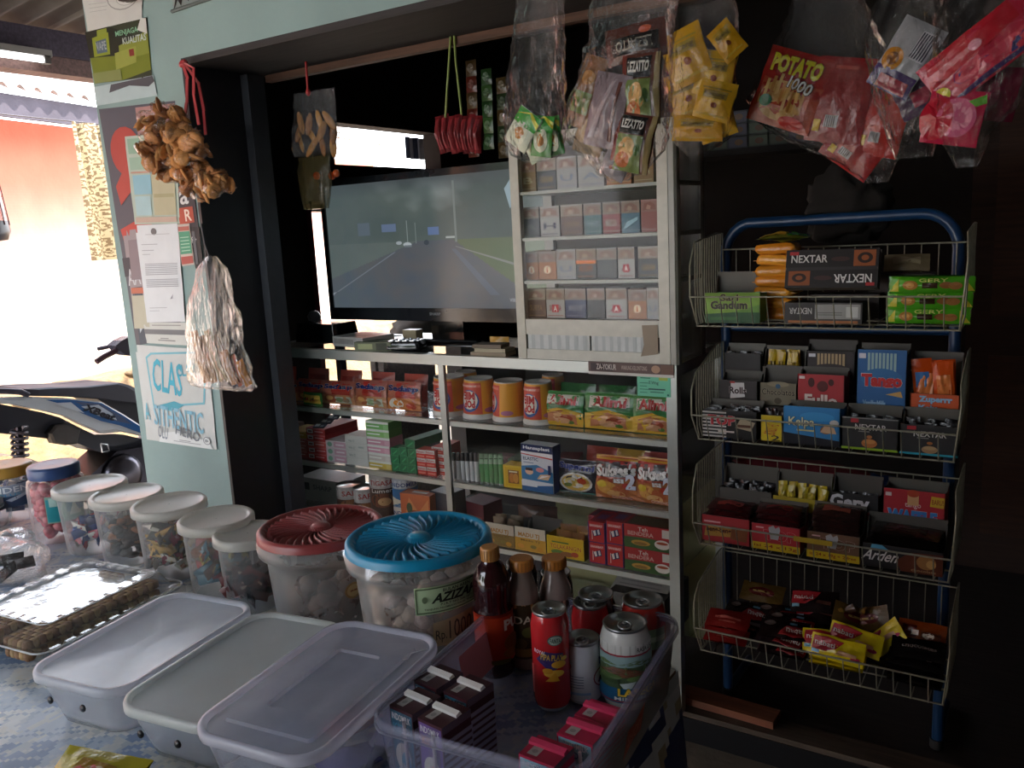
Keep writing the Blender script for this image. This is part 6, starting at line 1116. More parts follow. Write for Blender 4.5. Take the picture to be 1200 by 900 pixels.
LST=[
 (RD,848,765,.02,.012,(-80,0,4),'dark red packet lying at the front left of the bottom basket'),(RD,845,750,.03,.030,(-76,0,-6),'dark red packet in the middle of the front left pile'),(RD,850,740,.035,.048,(-70,0,3),'dark red packet on top of the front left pile'),
 (NKR,915,775,.02,.012,(-80,0,2),'black wafer packet lying lowest left of the yellow ones'),(NKR,910,760,.03,.030,(-76,0,-5),'black wafer packet, second up, left of the yellow ones'),(NKR,918,745,.04,.050,(-68,0,8),'black wafer packet with upside-down lettering nearest the yellow ones'),
 (NKR,872,700,.11,.045,(-66,0,-4),'black and red wafer packet at the middle left of the bottom basket'),(NKR,912,700,.12,.050,(-64,0,6),'black and red wafer packet at the centre left of the bottom basket'),(GD,890,690,.17,.075,(-50,0,-3),'dull gold packet at the back left of the bottom basket'),
 (NK,955,690,.15,.085,(-40,0,14),'black wafer packet tilted at the back centre of the bottom basket'),(NK,960,710,.14,.060,(-50,0,10),'black wafer packet under the tilted one at the back centre'),(NKR,925,720,.08,.055,(-70,0,5),'black wafer packet behind the upside-down lettered one'),
 (BLK,1070,790,.02,.012,(-80,0,-2),'glossy black packet lowest at the front right of the bottom basket'),(BLK,1072,775,.025,.030,(-78,0,3),'glossy black packet second at the front right'),(BLK,1068,765,.03,.048,(-76,0,-3),'glossy black packet third at the front right'),(BLK,1075,750,.05,.062,(-62,0,4),'glossy black packet on top at the front right'),
 (COP,1078,725,.11,.066,(-38,0,-2),'shiny copper-coloured packet at the right of the bottom basket'),(COP,1065,725,.14,.040,(-60,0,6),'copper packet under the shiny one at the right'),
 (GD,1000,720,.15,.060,(-30,20,24),'brown and gold crinkled packet at the back centre'),(GD,1020,720,.15,.065,(-20,-25,-20),'brown and gold crinkled packet leaning right at the back'),
 (NY,1042,740,.10,.045,(-30,-50,-10),'yellow stick-like packet standing tilted behind the black pile')]
for me,px,py,dy,dz,rot,lab in LST:
    x=SX(px,YB+dy,z+dz); it('wafer_packet',me,lab,'packet',(x,YB+dy,z+dz),tuple(math.radians(a) for a in rot))
for k in range(10):
    it('wafer_packet',[NK,BLK,RD][k%3],'dark packet buried in the lower layer of the bottom basket','packet',(RX0+.08+k%5*.108,YB+.08+.085*(k//5),z+.012+.016*(k//5)),(math.radians(-86),0,math.radians(rnd.uniform(-8,8))),'lower layer of the bottom basket')
for k in range(5):
    it('twist_sweet',packet(.05,.02,.015,['7a5a24','4a3020','8a6a2c'][k%3],seed=k).mesh('twist_sweet'),'small brown and gold twist-wrapped sweet at the back of the bottom basket','candy',(SX(985+9*k,YB+.15,z+.09),YB+.16,z+.085+.012*(k%2)),(rnd.random(),rnd.random()*3,rnd.random()*3),'twist-wrapped sweets')
# ================= hanging goods =================
def film_bag(name,label,rows,Y,dp,seed=1,string=None,col='d6dade',mat='bagfilm',cat='bag',n=64,knot=True,wr=.12,group=None):
    # rows: (pixel y, pixel x left, pixel x right) from top to bottom; dp = half depth
    t=th(name,label,cat,(0,0,0),0,group); R_=[]
    for k in range(len(rows)-1):
        for q in range(5):
            f=q/5; a,b_=rows[k],rows[k+1]; R_.append(tuple(a[i]+(b_[i]-a[i])*f for i in range(3)))
    R_.append(rows[-1]); lo=[]
    c0=onY((rows[len(rows)//2][1]+rows[len(rows)//2][2])/2,rows[len(rows)//2][0],Y); t.location=c0
    for k,(py,xa,xb) in enumerate(R_):
        pa,pb=onY(xa,py,Y),onY(xb,py,Y); c=(pa+pb)/2; hw=(pb.x-pa.x)/2; fz=k/(len(R_)-1); d_=dp*min(1,.25+2.2*fz)*(1 if fz<.93 else .35); l=[]
        for i in range(n):
            a=2*PI*i/n; s=1+wr*noise.noise(Vector((math.cos(a)*2.2+seed*9,math.sin(a)*2.2,c.z*16)))+wr*.6*math.sin(a*7+seed+c.z*20)*(.25+.5*(1-fz))+wr*1.5*(.25-abs(noise.noise(Vector((math.cos(a)*6+seed,math.sin(a)*6,c.z*22)))))+wr*.5*noise.noise(Vector((math.cos(a)*17,math.sin(a)*17+seed,c.z*55)))
            l.append(c+Vector((hw*math.cos(a)*s,d_*math.sin(a)*s,.0))-c0)
        lo.append(l)
    ob('film',MB().loft(lo,col,mat,True,False,True),t)
    if string:
        pts,sc_,sr=string; ob('string',MB().tube([onY(x,y,Y)-c0 for x,y in pts],sr,sc_,'plas',6),t)
        if knot:
            q=onY(pts[-1][0],pts[-1][1],Y)-c0; ob('knot',MB().lathe([(.001,-.012),(.007,-.006),(.008,.003),(.003,.012)],sc_,'plas',8,T=Matrix.Translation(q)),t)
    return t
def hang(name,me_or,label,cat,px,py,wp,hp,Y,roll=0,col='aa3333',art=(),t=.03,crimp='tb',seed=0,group=None,yaw=0,tilt=0,nu=12,nv=10,mat='film'):
    c=onY(px,py,Y); w=wp*dep(c)/F; h=hp*dep(c)/F
    m=pillow(w,h,t,col,art,crimp,seed,nu=nu,nv=nv,m=mat).mesh(name) if me_or is None else me_or
    R3=Matrix.Rotation(math.radians(yaw),3,'Z')@Matrix.Rotation(math.radians(roll),3,'Y')@Matrix.Rotation(math.radians(tilt),3,'X')
    return it(name,m,label,cat,c-R3@Vector((0,0,h/2)),tuple(R3.to_euler()),group)
# line the bags hang from
p0=onY(560,-30,1.93); 
t=th('hanging_rail','dark metal rail under the lintel that the snack bags hang from','rail',(0,0,0))
ob('bar',MB().tube([(-1.05,1.69,2.16),(-.5,1.69,2.16)],.008,'3a302c','metal',8),t)
ob('bar',MB().tube([(-.75,2.09,2.22),(1.38,2.09,2.22)],.008,'3a302c','metal',8),t)
for x in (-1.0,-.55): ob('bracket',MB().box(x,1.69,2.155,x+.02,1.75,2.165,'3a302c','metal'),t)
# a. cluster of orange cracker bags on the pillar
rnd=random.Random(12); YCL=1.62
t=th('red_tape','twisted red plastic tape tied to the door frame beside the pillar','tape',onY(215,75,1.72))
c0=t.location
for k,pts in enumerate((((213,72),(219,92),(218,120),(214,150)),((214,72),(232,98),(238,130),(240,158)),((216,74),(226,80),(226,110),(232,146)))):
    lo=[]; b=MB()
    P=[onY(x,y,1.715-.012*k)-c0 for x,y in pts]
    for i in range(len(P)-1):
        w_=.006; b.add([P[i]+Vector((-w_,.001*k,0)),P[i]+Vector((w_,0,0)),P[i+1]+Vector((w_,.002,0)),P[i+1]+Vector((-w_,.002,0)),P[i]+Vector((-w_,.003,0)),P[i]+Vector((w_,.003,0)),P[i+1]+Vector((w_,.005,0)),P[i+1]+Vector((-w_,.005,0))],[(0,1,2,3),(7,6,5,4),(0,4,5,1),(3,2,6,7),(1,5,6,2),(0,3,7,4)],['a8343a','8a262c'][k%2],'plas')
    ob('strand',b,t)
ob('bow',blob((0,0,.0),.016,.010,.012,4,'plas','b83c40',.3),t)
spots=[(172,142),(190,132),(208,136),(178,160),(196,152),(214,152),(170,176),(188,174),(206,170),(224,166),(182,192),(200,190),(218,186),(234,180),(196,206),(214,204),(232,198),(222,216),(240,212),(254,206),(236,226),(250,220),(264,216),(184,150),(206,160)]
for k,(x,y) in enumerate(spots):
    c=onY(x,y,YCL+.028*((k*7)%3)); s=.036+.008*rnd.random()
    t=th('cracker_pouch','small clear pouch of orange-brown crackers in the bunch hanging on the pillar','pouch',c,0,'bunch of orange cracker pouches',(rnd.random()*6,rnd.random()*.8,rnd.random()*6))
    cc=rnd.choice(['c88448','d09254','b87638','cc9058','ac6c3c'])
    b=MB(); 
    for q in range(5):
        o_=Vector((rnd.uniform(-.5,.5),rnd.uniform(-.35,.35),rnd.uniform(-.6,.6)))*s*.7; T=Matrix.Translation(o_)@Matrix.Rotation(rnd.random()*6,4,'X')@Matrix.Rotation(rnd.random()*6,4,'Y')
        b.lathe([(.001,-s*.16),(s*.42,-s*.12),(s*.66,0),(s*.44,s*.12),(.001,s*.15)],mix(cc,'e0a868',rnd.random()*.5),'snack',8,T=T)
    ob('crackers',b,t)
    ob('film',blob((0,0,0),s*.72,s*.52,s*.92,k,'bagfilm','e0c8a8',.45,16,10),t)
# b. clear bag of tan chips on a red string
t=film_bag('chip_bag','flat clear bag of tan chips hanging on a red string from the lintel',[(106,346,392),(125,345,393),(150,344,395),(172,343,398),(181,345,396)],1.98,.022,3,([(357,50),(359,80),(361,108)],'a8282c',.004))
for k in range(12):
    x=352+12*(k%4)+rnd.uniform(-3,3); y=144+13*(k//4)+rnd.uniform(-3,3)
    c=onY(x,y,1.98+.006*((k%3)-1)); it('banana_chip',MB().lathe([(.001,-.002),(.017,-.0015),(.019,0),(.017,.002),(.001,.0015)],['9a6a34','84562a','a87838'][k%3],'snack',10).mesh('banana_chip'),'tan chip inside the flat clear bag on the red string','chip',c,(PI/2+rnd.uniform(-.5,.5),rnd.uniform(-.6,.6),rnd.uniform(-.5,.5)),'chips in the hanging bag',sc=(.62,1.9,1))
film_bag('dim_sachet_strip','dim yellowish bag with orange spots hanging below the chip bag',[(183,350,385),(210,352,388),(245,356,384)],2.15,.02,6,([(366,180),(367,186)],'6a6a5a',.001),'8a7c4c','thinfrost',knot=False)
for k,(x,y) in enumerate(((371,206),(394,203),(389,206))): it('orange_sweet',candymesh('d8602c','e88a50',2),'small bright orange sweet in the dim bag by the television, %s'%['left','right','middle'][k],'candy',onY(x,y,2.17),(0,0,0))
# c. large clear bag of brown wafers against the pillar
film_bag('wafer_bag','long clear bag holding brown wafer sticks, hanging on the lower pillar',[(300,243,252),(315,234,262),(350,226,270),(390,222,280),(425,222,288),(450,226,294),(456,234,292)],1.60,.04,9,([(236,262),(240,285),(246,303)],'1c1c20',.003),wr=.16)
for k in range(7):
    x=232+8.5*k; roll=-14-2*k
    hang('wafer_stick',None,'brown wafer stick with a pale wrapper, %s from the left in the long clear bag'%['first','second','third','fourth','fifth','sixth','last'][k],'wafer',x+3,418+3.2*k-(8 if k in(2,3) else 0),13,62-5*k+(10 if k in (2,3) else 0),1.60+.012*(k%2),-roll*-.9,['9a6a48','84562a','7a6c4c','5a4428','8a5a34','b0543c','a87038'][k],[('r',.1,.1,.3,.9,'d0b8a8'),('r',.6,.0,.8,1,mix('b89878','803020',.2))],.022,'tb',k,nu=6,nv=10)
# small pale box by the frame
b=carton(.035,.02,.022,'9c9ca0',[('r',.1,.2,.9,.5,'6a6a70'),('r',.1,.6,.7,.8,'7a7a80')]); c=onY(249,150,1.95)
b=MB(); c=onY(249,150,1.92)
it('pale_carton_tag',carton(.045,.02,.028,'8c8c92',[('r',.15,.2,.85,.55,'6c6c74'),('r',.1,.65,.9,.75,'7c7c84')],m='card').mesh('pale_carton_tag'),'small pale box fixed on the dark door frame near the red tape','box',(c.x,c.y,c.z-.014),(0,math.radians(6),0))
it('film_curl',blob(onY(254,134,1.92),.022,.012,.012,7,'petclear','c8c8cc',.5,12,8),'crumpled clear film above the small pale box on the door frame','wrapper')
# d. red packet bundle on a yellow-green string
c=onY(539,158,2.05)
t=th('string_loop','yellow-green plastic string looped over the rail','string',c)
for pts in (((530,14),(527,60),(522,138)),((531,14),(534,70),(541,134))): ob('strand',MB().tube([onY(x,y,2.03)-c for x,y in pts],.0035,'8a9a50','plas',6),t)
ob('bow',MB().tube([onY(524,10,2.03)-c,onY(530,18,2.03)-c,onY(537,12,2.03)-c],.004,'9aa85c','plas',6),t)
for k in range(7): hang('red_sachet',None,'dark red sachet in the tied bundle, %s from the left'%['first','second','third','fourth','fifth','sixth','last'][k],'sachet',517+7.3*k,158-(2 if k%2 else 0),10,43,2.06,2*k-6,['6a1c20','5a181c','7a2428'][k%3],[('r',.2,.1,.8,.9,'8a3034')],.05,'tb',k,'tied bundle of red sachets',nu=6,nv=8)
# dim strips of sachets deep in the shop behind
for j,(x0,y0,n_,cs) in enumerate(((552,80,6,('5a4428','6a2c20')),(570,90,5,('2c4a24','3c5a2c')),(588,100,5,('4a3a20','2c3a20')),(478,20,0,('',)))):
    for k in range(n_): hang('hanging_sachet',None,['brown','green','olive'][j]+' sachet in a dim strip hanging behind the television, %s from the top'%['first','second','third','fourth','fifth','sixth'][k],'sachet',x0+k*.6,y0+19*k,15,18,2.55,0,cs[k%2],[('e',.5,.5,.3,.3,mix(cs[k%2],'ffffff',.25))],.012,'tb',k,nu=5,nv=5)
# e. tall narrow clear bag with green packets
film_bag('tall_clear_bag','tall narrow clear bag with a few green packets at its bottom',[(-20,606,658),(40,602,659),(90,598,659),(130,594,660),(160,593,660),(180,604,656),(189,618,650)],1.71,.05,11,([(632,-60),(632,-20)],'8a8a88',.003),wr=.14)
for k,(x,y,w_,h_,r_,c_) in enumerate(((613,152,34,44,38,'c0c8b0'),(636,160,28,46,10,'4a8a3c'),(649,160,22,44,-8,'2c7030'),(628,172,26,34,-20,'b8c4a8'))):
    hang('green_packet',None,['white and green packet at the left of the tall narrow bag','green packet in the middle of the tall narrow bag','dark green packet at the right of the tall narrow bag','pale packet at the very bottom of the tall narrow bag'][k],'packet',x,y,w_,h_,1.71+.012*k-.02,r_,c_,[('r',0,.6,1,1,'3c9a3c'),('e',.5,.4,.35,.3,'d0d4b8'),('e',.5,.4,.2,.16,'b87a3c'),('p',[(0,.8),(.5,.95),(1,.7),(1,.85),(.5,1)],'c8c83c')],.02,'tb',k,nu=8,nv=8)
# f. bag of brown crisp packets
film_bag('crisp_bag','large clear bag of brown crisp packets in front of the cigarette cabinet',[(-30,700,780),(10,690,790),(45,694,787),(60,690,785),(110,668,784),(150,664,780),(180,690,776),(200,705,752),(212,716,735)],1.65,.07,13,([(735,-70),(735,-30)],'8a8a88',.003),wr=.13)
LZ=lambda r_=0:[('r',.0,0,.12,1,'6a2a20'),('r',.88,0,1,1,'8a7850'),('r',.12,.66,.78,.96,'1a1614'),('t','LEZATTO',.16,.74,.74,.9,'c8c4bc',{'off':.04}),('r',.12,.0,.8,.64,'6a7a3c'),('e',.42,.4,.22,.2,'c89a58'),('e',.34,.2,.2,.14,'b0602c'),('e',.5,.45,.12,.1,'d8b070'),('e',.7,.4,.08,.1,'4a6a30')]
hang('crisp_packet',None,'brown crisp packet with a black band of white lettering, upper right of the large bag','crisps',752,105,48,80,1.63,2,'5a2c20',LZ(),.03,'tb',1)
hang('crisp_packet',None,'brown crisp packet with orange pieces pictured, lower right of the large bag','crisps',742,168,50,66,1.62,14,'5a2c20',LZ(),.03,'tb',2)
hang('crisp_packet',None,'brown crisp packet lying upside down across the top of the large bag','crisps',745,50,76,42,1.65,176,'4a241c',[('r',.1,.3,.9,.8,'1e1816'),('t','LEZATTO',.2,.4,.8,.7,'8a8478'),('e',.3,.2,.1,.1,'b04a2c')],.03,'lr',3)
hang('crisp_packet',None,'crisp packet showing its silver-purple back, centre of the large bag','crisps',712,130,46,84,1.62,16,'7a6a70',[('p',[(.1,.1),(.5,.9),(.6,.9),(.25,.1)],'9a8a90'),('r',.7,.1,.8,.9,'5a3028')],.03,'tb',4)
hang('crisp_packet',None,'brown crisp packet at the left edge of the large bag','crisps',687,108,30,82,1.66,24,'7a5434',[('r',.1,.2,.9,.5,'6a7a3c'),('e',.5,.7,.3,.1,'a87a44')],.03,'tb',5)
hang('crisp_packet',None,'dull brown crisp packet at the lower left of the large bag','crisps',694,152,38,56,1.67,20,'8a7454',[('r',.2,.2,.6,.8,'a08a68')],.03,'tb',6)
hang('crisp_packet',None,'crumpled silver crisp packet at the lowest tip of the large bag','crisps',722,192,34,34,1.63,30,'8a8488',[('p',[(.1,.2),(.9,.4),(.8,.6)],'b0aab0')],.03,'tb',7)
# g. bag of yellow packets
film_bag('yellow_packet_bag','clear bag of bright yellow packets right of the crisp bag',[(-30,800,850),(10,792,862),(40,784,866),(80,786,862),(120,788,858),(150,786,858),(165,792,852),(182,806,826)],2.08,.045,15,([(822,-70),(822,-30)],'8a8a88',.003),wr=.12)
yl=lambda :[('r',.15,.55,.85,.75,'a8903c'),('t','Kacang',.2,.58,.8,.72,'7a6c4c'),('r',.1,.78,.9,.82,'a89030'),('e',.55,.38,.09,.07,'9a5a34'),('r',.1,.1,.9,.15,'c8a838')]
for k,(x,y,w_,h_,r_) in enumerate(((804,66,52,64,-18),(838,86,46,50,14),(806,110,48,56,-14),(838,118,46,44,18),(818,150,62,30,6),(840,146,44,34,-14),(852,48,30,44,-36))):
    hang('yellow_packet',None,'bright yellow packet at the %s of the yellow bag'%['upper left','upper right','middle left','middle right','bottom','lower right','far upper right'][k],'packet',x,y,w_,h_,2.065+.012*(k%3),r_,mix('c8981c','d8ac28',k%2),yl(),.03,'tb',k+3)
# h. bag with the fries packet and red packets
film_bag('red_packet_bag','wide clear bag of red snack packets and one fries packet, hanging on the right',[(-30,930,1010),(10,925,1015),(60,905,1035),(100,884,1055),(130,886,1064),(160,925,1064),(190,985,1050),(214,1015,1040)],2.17,.05,17,([(975,-70),(975,-30)],'8a8a88',.003),col='b8b8bc',wr=.15)
hang('potato_packet',None,'red snack packet picturing potato sticks under yellow lettering','packet',926,106,78,86,2.14,22,'9a241c',[('p',[(0,0),(.05,.6),(.5,.55),(1,.62),(1,0)],'a8442c'),('e',.42,.34,.36,.26,'c89a50')]+[('r',.12+.09*i,.22,.17+.09*i,.58+.05*(i%3),mix('d8b068','b8803c',(i%2))) for i in range(8)]+[('t','POTATO',.1,.68,.9,.92,'c8b81c',{'ol':'4a3010','off':.06}),('t','1000',.46,.5,.86,.66,'c8c4c0',{'ol':'1c1c1c','off':.03,'rot':-8}),('e',.2,.3,.1,.08,'4a8a6c'),('e',.7,.1,.2,.08,'b8342c')],.035,'tb',1,nu=18,nv=14)
for k,(x,y,w_,h_,r_,c_) in enumerate(((985,118,66,96,12,'8a1c1c'),(1035,140,52,84,14,'a82a24'),(1006,168,66,64,38,'921f1e'),(960,130,60,60,30,'7c1a1a'))):
    hang('red_packet',None,['plain dark red packet in the middle of the red bag','bright red packet at the right of the red bag','red packet with a barcode at the bottom of the red bag','dark red packet behind the fries picture'][k],'packet',x,y,w_,h_,2.145+.010*k,r_,c_,[('r',.30,.18,.55,.32,'a8a0a0'),('r',.12,.12,.24,.26,'c8a42c'),('r',.3,.86,.7,.9,'b84a40')]+[('r',.32+.04*i,.19,.335+.04*i,.31,'4a4040') for i in range(5)],.035,'tb',k+2)
# i. right-hand bags
film_bag('white_packet_bag','clear bag with a white and purple snack packet near the right edge',[(-30,1040,1100),(10,1020,1105),(50,1016,1108),(90,1020,1110),(125,1030,1108),(185,1050,1092)],2.06,.05,19,([(1066,-70),(1066,-30)],'8a8a88',.003),col='b8b8bc',wr=.15)
hang('white_packet',None,'white snack packet with an orange sunburst and purple band','packet',1062,68,52,82,2.04,32,'9a9a9e',[('r',0,.0,1,.3,'3a2458'),('e',.25,.42,.24,.16,'b87a24'),('e',.25,.42,.14,.09,'7a4a1c'),('r',.55,.5,.95,.9,'c8c4cc')]+[('r',.57+.06*i,.52,.60+.06*i,.88,'4a4a54') for i in range(6)]+[('r',.2,.02,.9,.2,'8a2434')],.03,'tb',1)
hang('purple_packet',None,'dark purple snack packet below the white one near the right edge','packet',1078,110,54,44,2.07,-24,'3a1f3c',[('r',.3,.2,.9,.6,'8a2038')],.03,'tb',2)
film_bag('pink_packet_bag','clear bag of large pink packets in the top right corner',[(-30,1120,1200),(0,1105,1220),(40,1092,1225),(90,1094,1215),(130,1088,1190),(160,1100,1160),(196,1120,1145)],1.96,.055,21,([(1160,-70),(1160,-30)],'8a8a88',.003),col='b8b8bc',wr=.13)
hang('pink_packet',None,'large red and pink packet with purple-edged lettering in the top right corner','packet',1150,62,128,62,1.94,-36,'b0203a',[('p',[(0,.5),(.1,1),(.9,1),(.9,.62),(.5,.5)],'b01c2c'),('t','Chupa',.2,.12,.95,.5,'c83a50',{'ol':'3a2464','off':.09}),('r',.05,.02,.95,.1,'3a2050'),('e',.5,.7,.06,.1,'d8889a'),('e',.05,.3,.08,.14,'c8c02c')],.035,'lr',3,nu=18,nv=12)
hang('pink_packet',None,'pink packet with a guava picture and green leaf at the lower right','packet',1118,138,62,62,1.94,12,'a81c3c',[('e',.55,.5,.36,.36,'c8587c'),('e',.58,.52,.26,.26,'d88098'),('e',.2,.45,.3,.4,'a8182c'),('p',[(.7,.8),(.95,.95),(1,.8),(.85,.72)],'5a9a2c')],.035,'tb',4)
hang('pink_packet',None,'pink and yellow packet wedged between the two large pink ones','packet',1118,88,50,50,1.96,-30,'9a3050',[('e',.4,.5,.2,.2,'c8a83c'),('r',.6,.1,.8,.9,'b8486a')],.03,'tb',5)
hang('pink_packet',None,'dark magenta packet behind, at the right edge','packet',1160,110,60,60,1.99,10,'5a1428',[('e',.4,.5,.3,.3,'7a2038')],.03,'tb',6)
# dim high shelf with tea boxes behind the bags
sx0=SX(835,2.9,1.9); sz=SZ(178,sx0,2.9)
t=th('wall_shelf','dark wooden wall shelf high behind the hanging bags','shelf',(sx0-.5,2.95,sz))
ob('board',MB().box(-.1,-.1,-.02,1.1,.12,0,'2a2220','wood'),t); 
for x in (0,.95): ob('bracket',MB().box(x,-.08,-.12,x+.02,.12,-.02,'2a2220','wood'),t)
for i in range(6):
    for j in range(3):
        cx_=SX(840+24*i,2.87,sz+.05)
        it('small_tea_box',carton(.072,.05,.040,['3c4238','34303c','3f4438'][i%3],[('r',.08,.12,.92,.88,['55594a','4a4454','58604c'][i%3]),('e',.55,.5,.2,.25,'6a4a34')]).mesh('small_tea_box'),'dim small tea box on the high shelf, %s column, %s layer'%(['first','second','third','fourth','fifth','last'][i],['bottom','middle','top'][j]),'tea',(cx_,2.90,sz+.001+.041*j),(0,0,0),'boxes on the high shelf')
# ================= motorcycle beside the shop =================
MX=-3.95
mt=th('motorcycle','dark motorcycle with a white and blue side panel parked left of the pillar','motorcycle',(MX,2.2,-.02))
O=Vector((MX,2.2,-.02))
def mpt(px,py,x=MX+.10): p=onX(px,py,x); return Vector((x-O.x,p.y-O.y,p.z-O.z))
def plate(pts,x0,x1,col,m='gloss',bulge=.0,xr=MX+.10):
    P=[mpt(a,c,xr) for a,c in pts]; b=MB(); n=len(P)
    A=[Vector((x0,p.y,p.z)) for p in P]; B_=[Vector((x1,p.y,p.z)) for p in P]
    c=sum(B_,Vector())/n; I=[q+(c-q)*.16+Vector((bulge,0,0)) for q in B_]
    b.loft([A,B_,I],col,m,False); return b
panel=[(-40,462),(0,466),(32,465),(79,466.7),(117,470.7),(145,486),(171,503),(173,512.6),(142.5,506),(118.7,508),(95,497.6),(76,488),(55,482.5),(0,471),(-40,470)]
ob('side_panel',plate(panel,.07,.105,'b4b8be','gloss',.012),mt,label='white side panel with blue graphics')
b=MB()
def pa(pts,col,l): 
    T_=geometry.tessellate_polygon([[Vector((x,y,0)) for x,y in pts]]); b.add([mpt(x,y)+Vector((.022+l,0,0)) for x,y in pts],[tuple(q) for q in T_],col,'gloss')
pa([(50,468),(79,468),(116,472),(142,487),(170,505),(170,510),(137,498),(115,493),(93,484),(72,474)],'2f5688',.0004)
pa([(84,470),(114,473),(140,488),(152,497),(128,492)],'46516c',.0008)
pa([(60,472),(80,471),(96,484),(80,479)],'b8bec8',.0008)
pa([(92,476),(112,474),(128,484),(134,492),(112,487)],'b0b8c6',.0012)
o_,u_2,v_2=mpt(93,481),mpt(130,494)-mpt(93,481),mpt(96,470)-mpt(93,481)
b.art([('t','XBeat',.02,.05,1,.8,'20222c',{'off':.05,'sh':.1})],lambda u,v,l:o_+u_2*u+v_2*v+Vector((.026+l,0,0)),'gloss')
ob('graphics',b,mt)
seat=[(30,456),(60,454),(100,453),(128,450),(141,448.5),(154,452),(164,458),(168,474),(150,472),(118,468),(79,465),(32,464)]
ob('seat',plate(seat,-.12,.095,'2c2a34','rubber',.01),mt)
ob('seat',plate([(s[0]*1.0,s[1]) for s in seat],-.20,-.13,'2c2a34','rubber',0),mt)
ob('grab_rail',MB().tube([mpt(-40,462)+Vector((-.0,0,.0)),mpt(0,458),mpt(24,459),mpt(33,463)],.014,'34303c','plas',8),mt)
ob('tank_shroud',plate([(117,468),(163,470),(165,480),(169,500),(145,484)],-.14,.08,'1e1d24','plas',.0),mt)
ob('under_cover',plate([(-40,472),(0,473),(55,484),(76,490),(95,500),(118,511),(150,510),(176,516),(176,540),(120,530),(96,520),(70,516),(0,508),(-40,512)],-.12,.06,'2a2a32','plas',0),mt)
ob('exhaust_guard',plate([(58,508),(66,498),(80,496),(96,503),(92,520),(78,522),(64,520)],.05,.09,'6e6a68','metal',.01),mt)
# rear shock with coils
s0,s1=mpt(22,500,MX+.13),mpt(24,540,MX+.13)
t2=ob('shock_absorber',MB().tube([s0,s1],.018,'3a3438','metal',10),mt)
cp=[s0+(s1-s0)*(k/60)+Vector((.032*math.cos(k*PI/5),.032*math.sin(k*PI/5),0)) for k in range(61)]
ob('spring',MB().tube(cp,.007,'4a4046','plas',5),t2)
def wheel(yc,zc,R):
    t=ob('tyre',MB().loft([[Vector((rx*1.0,(R+rr)*math.cos(a),(R+rr)*math.sin(a))) for rx,rr in ((-.045,-.05),(-.05,-.02),(-.03,0),(0,.008),(.03,0),(.05,-.02),(.045,-.05))] for a in [2*PI*k/36 for k in range(37)]],'222024','rubber',True,False,False,closed=False),mt,loc=(0,yc-O.y,zc-O.z))
    b=MB(); b.loft([[Vector((rx,(R+rr)*math.cos(a),(R+rr)*math.sin(a))) for rx,rr in ((-.035,-.055),(-.03,-.07),(.03,-.07),(.035,-.055))] for a in [2*PI*k/36 for k in range(37)]],'6a6870','metal',True,False,False,closed=False); ob('wheel_rim',b,t)
    for k in range(12):
        a=2*PI*k/12; ob('spoke',MB().tube([(.02*(-1)**k,.03*math.cos(a+.3),.03*math.sin(a+.3)),(0,(R-.06)*math.cos(a),(R-.06)*math.sin(a))],.003,'8a8a90','metal',4),t)
    ob('hub',MB().lathe([(.045,-.05),(.05,0),(.045,.05)],'55545a','metal',12,T=Matrix.Rotation(PI/2,4,'Y')),t)
wheel(1.78,.29,.28); wheel(3.02,.29,.28)
def L(y,z,x=0): return Vector((x,y-O.y,z-O.z))
ob('swingarm',MB().tube([L(1.78,.29,.09),L(2.25,.36,.09)],.022,'3a383e','metal',8),mt); ob('swingarm',MB().tube([L(1.78,.29,-.09),L(2.25,.36,-.09)],.022,'3a383e','metal',8),mt)
b=MB(); b.loft([[L(y,z,x) for y,z in ((2.18,.30),(2.5,.27),(2.58,.36),(2.55,.50),(2.35,.52),(2.2,.44))] for x in (-.11,.11)],'3c3a40','metal',False); ob('engine',b,mt)
for k in range(6): ob('cooling_fin',MB().box(-.12,2.5-O.y,.36+.028*k-O.z,.12,2.66-O.y,.368+.028*k-O.z,'4a484e','metal'),mt)
ob('engine_cover',MB().lathe([(.10,0),(.10,.02),(.07,.035),(.001,.036)],'55535a','metal',20,T=Matrix.Translation(L(2.36,.40,.11))@Matrix.Rotation(PI/2,4,'Y')),mt)
ob('exhaust',MB().tube([L(2.6,.38,.06),L(2.62,.24,.11),L(2.4,.2,.14),L(2.1,.27,.15),L(1.62,.36,.17)],.038,'3a383c','metal',12,taper=[.5,.5,.6,.9,1.1]),mt)
ob('foot_peg',MB().tube([L(2.38,.32,.1),L(2.38,.32,.24)],.012,'1c1c20','rubber',8),mt)
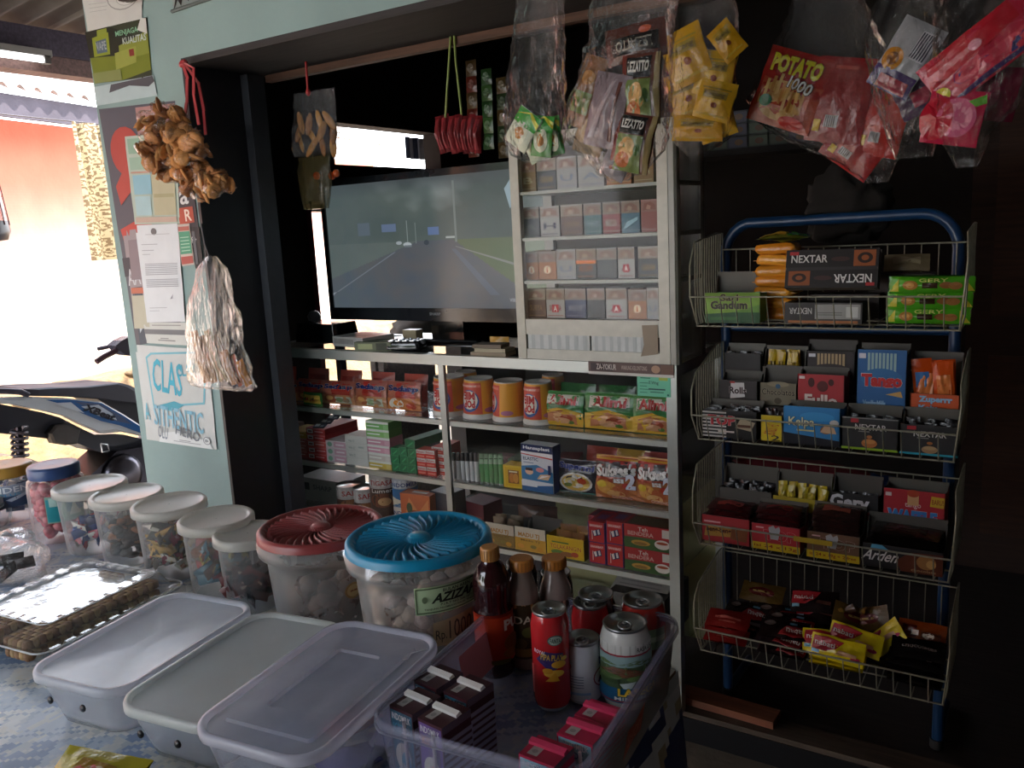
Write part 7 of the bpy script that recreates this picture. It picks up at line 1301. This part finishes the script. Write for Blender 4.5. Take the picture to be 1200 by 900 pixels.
ob('kick_lever',MB().tube([mpt(118,520),mpt(120,530),mpt(128,528),mpt(126,521),mpt(118,520)],.004,'c8c8cc','metal',5),mt)
ob('mudguard',MB().loft([[Vector((x,.34*math.cos(a)+1.78-O.y,.34*math.sin(a)+.29-O.z)) for x in (-.07,-.05,.05,.07)] for a in [math.radians(20+10*k) for k in range(15)]],'24232a','plas',True,False,False,closed=False),mt)
ob('fork',MB().tube([L(3.02,.29,.08),L(2.78,.92,.07)],.02,'8a8a90','metal',8),mt); ob('fork',MB().tube([L(3.02,.29,-.08),L(2.78,.92,-.07)],.02,'8a8a90','metal',8),mt)
ob('front_mudguard',MB().loft([[Vector((x,.32*math.cos(a)+3.02-O.y,.32*math.sin(a)+.29-O.z)) for x in (-.06,-.04,.04,.06)] for a in [math.radians(40+10*k) for k in range(12)]],'2f5688','gloss',True,False,False,closed=False),mt)
b=MB(); b.loft([[L(y,z,x) for y,z in ((2.62,.50),(2.72,.95),(2.86,1.0),(2.92,.86),(2.80,.55))] for x in (-.12,.12)],'b0b4bc','gloss',False); ob('front_cowl',b,mt)
ob('headlight',MB().lathe([(.07,0),(.065,.03),(.04,.05),(.001,.055)],'d0d4d8','gloss',18,T=Matrix.Translation(L(2.9,.92,0))@Matrix.Rotation(-PI/2,4,'X')),mt)
ob('handlebar',MB().tube([L(2.6,.98,.34),L(2.66,1.0,.22),L(2.74,.98,.0),L(2.66,1.0,-.22),L(2.6,.98,-.34)],.011,'26242a','metal',8),mt)
q=mpt(128,413,MX+.30); 
ob('grip',MB().tube([mpt(113,424,MX+.3),mpt(122,418,MX+.3),mpt(136,411,MX+.3)],.014,'4a2c34','rubber',8),mt)
b=MB(); b.loft([[mpt(x,y,MX+.3)+Vector((dx,0,0)) for x,y in ((131,405),(138,399),(148,394),(157,393),(157,412),(150,417),(143,416),(136,411))] for dx in (-.04,.03)],'3a3640','gloss',False); ob('mirror',b,mt)
ob('mirror_stem',MB().tube([mpt(140,412,MX+.3),L(2.66,1.0,.24)],.006,'26242a','metal',6),mt)
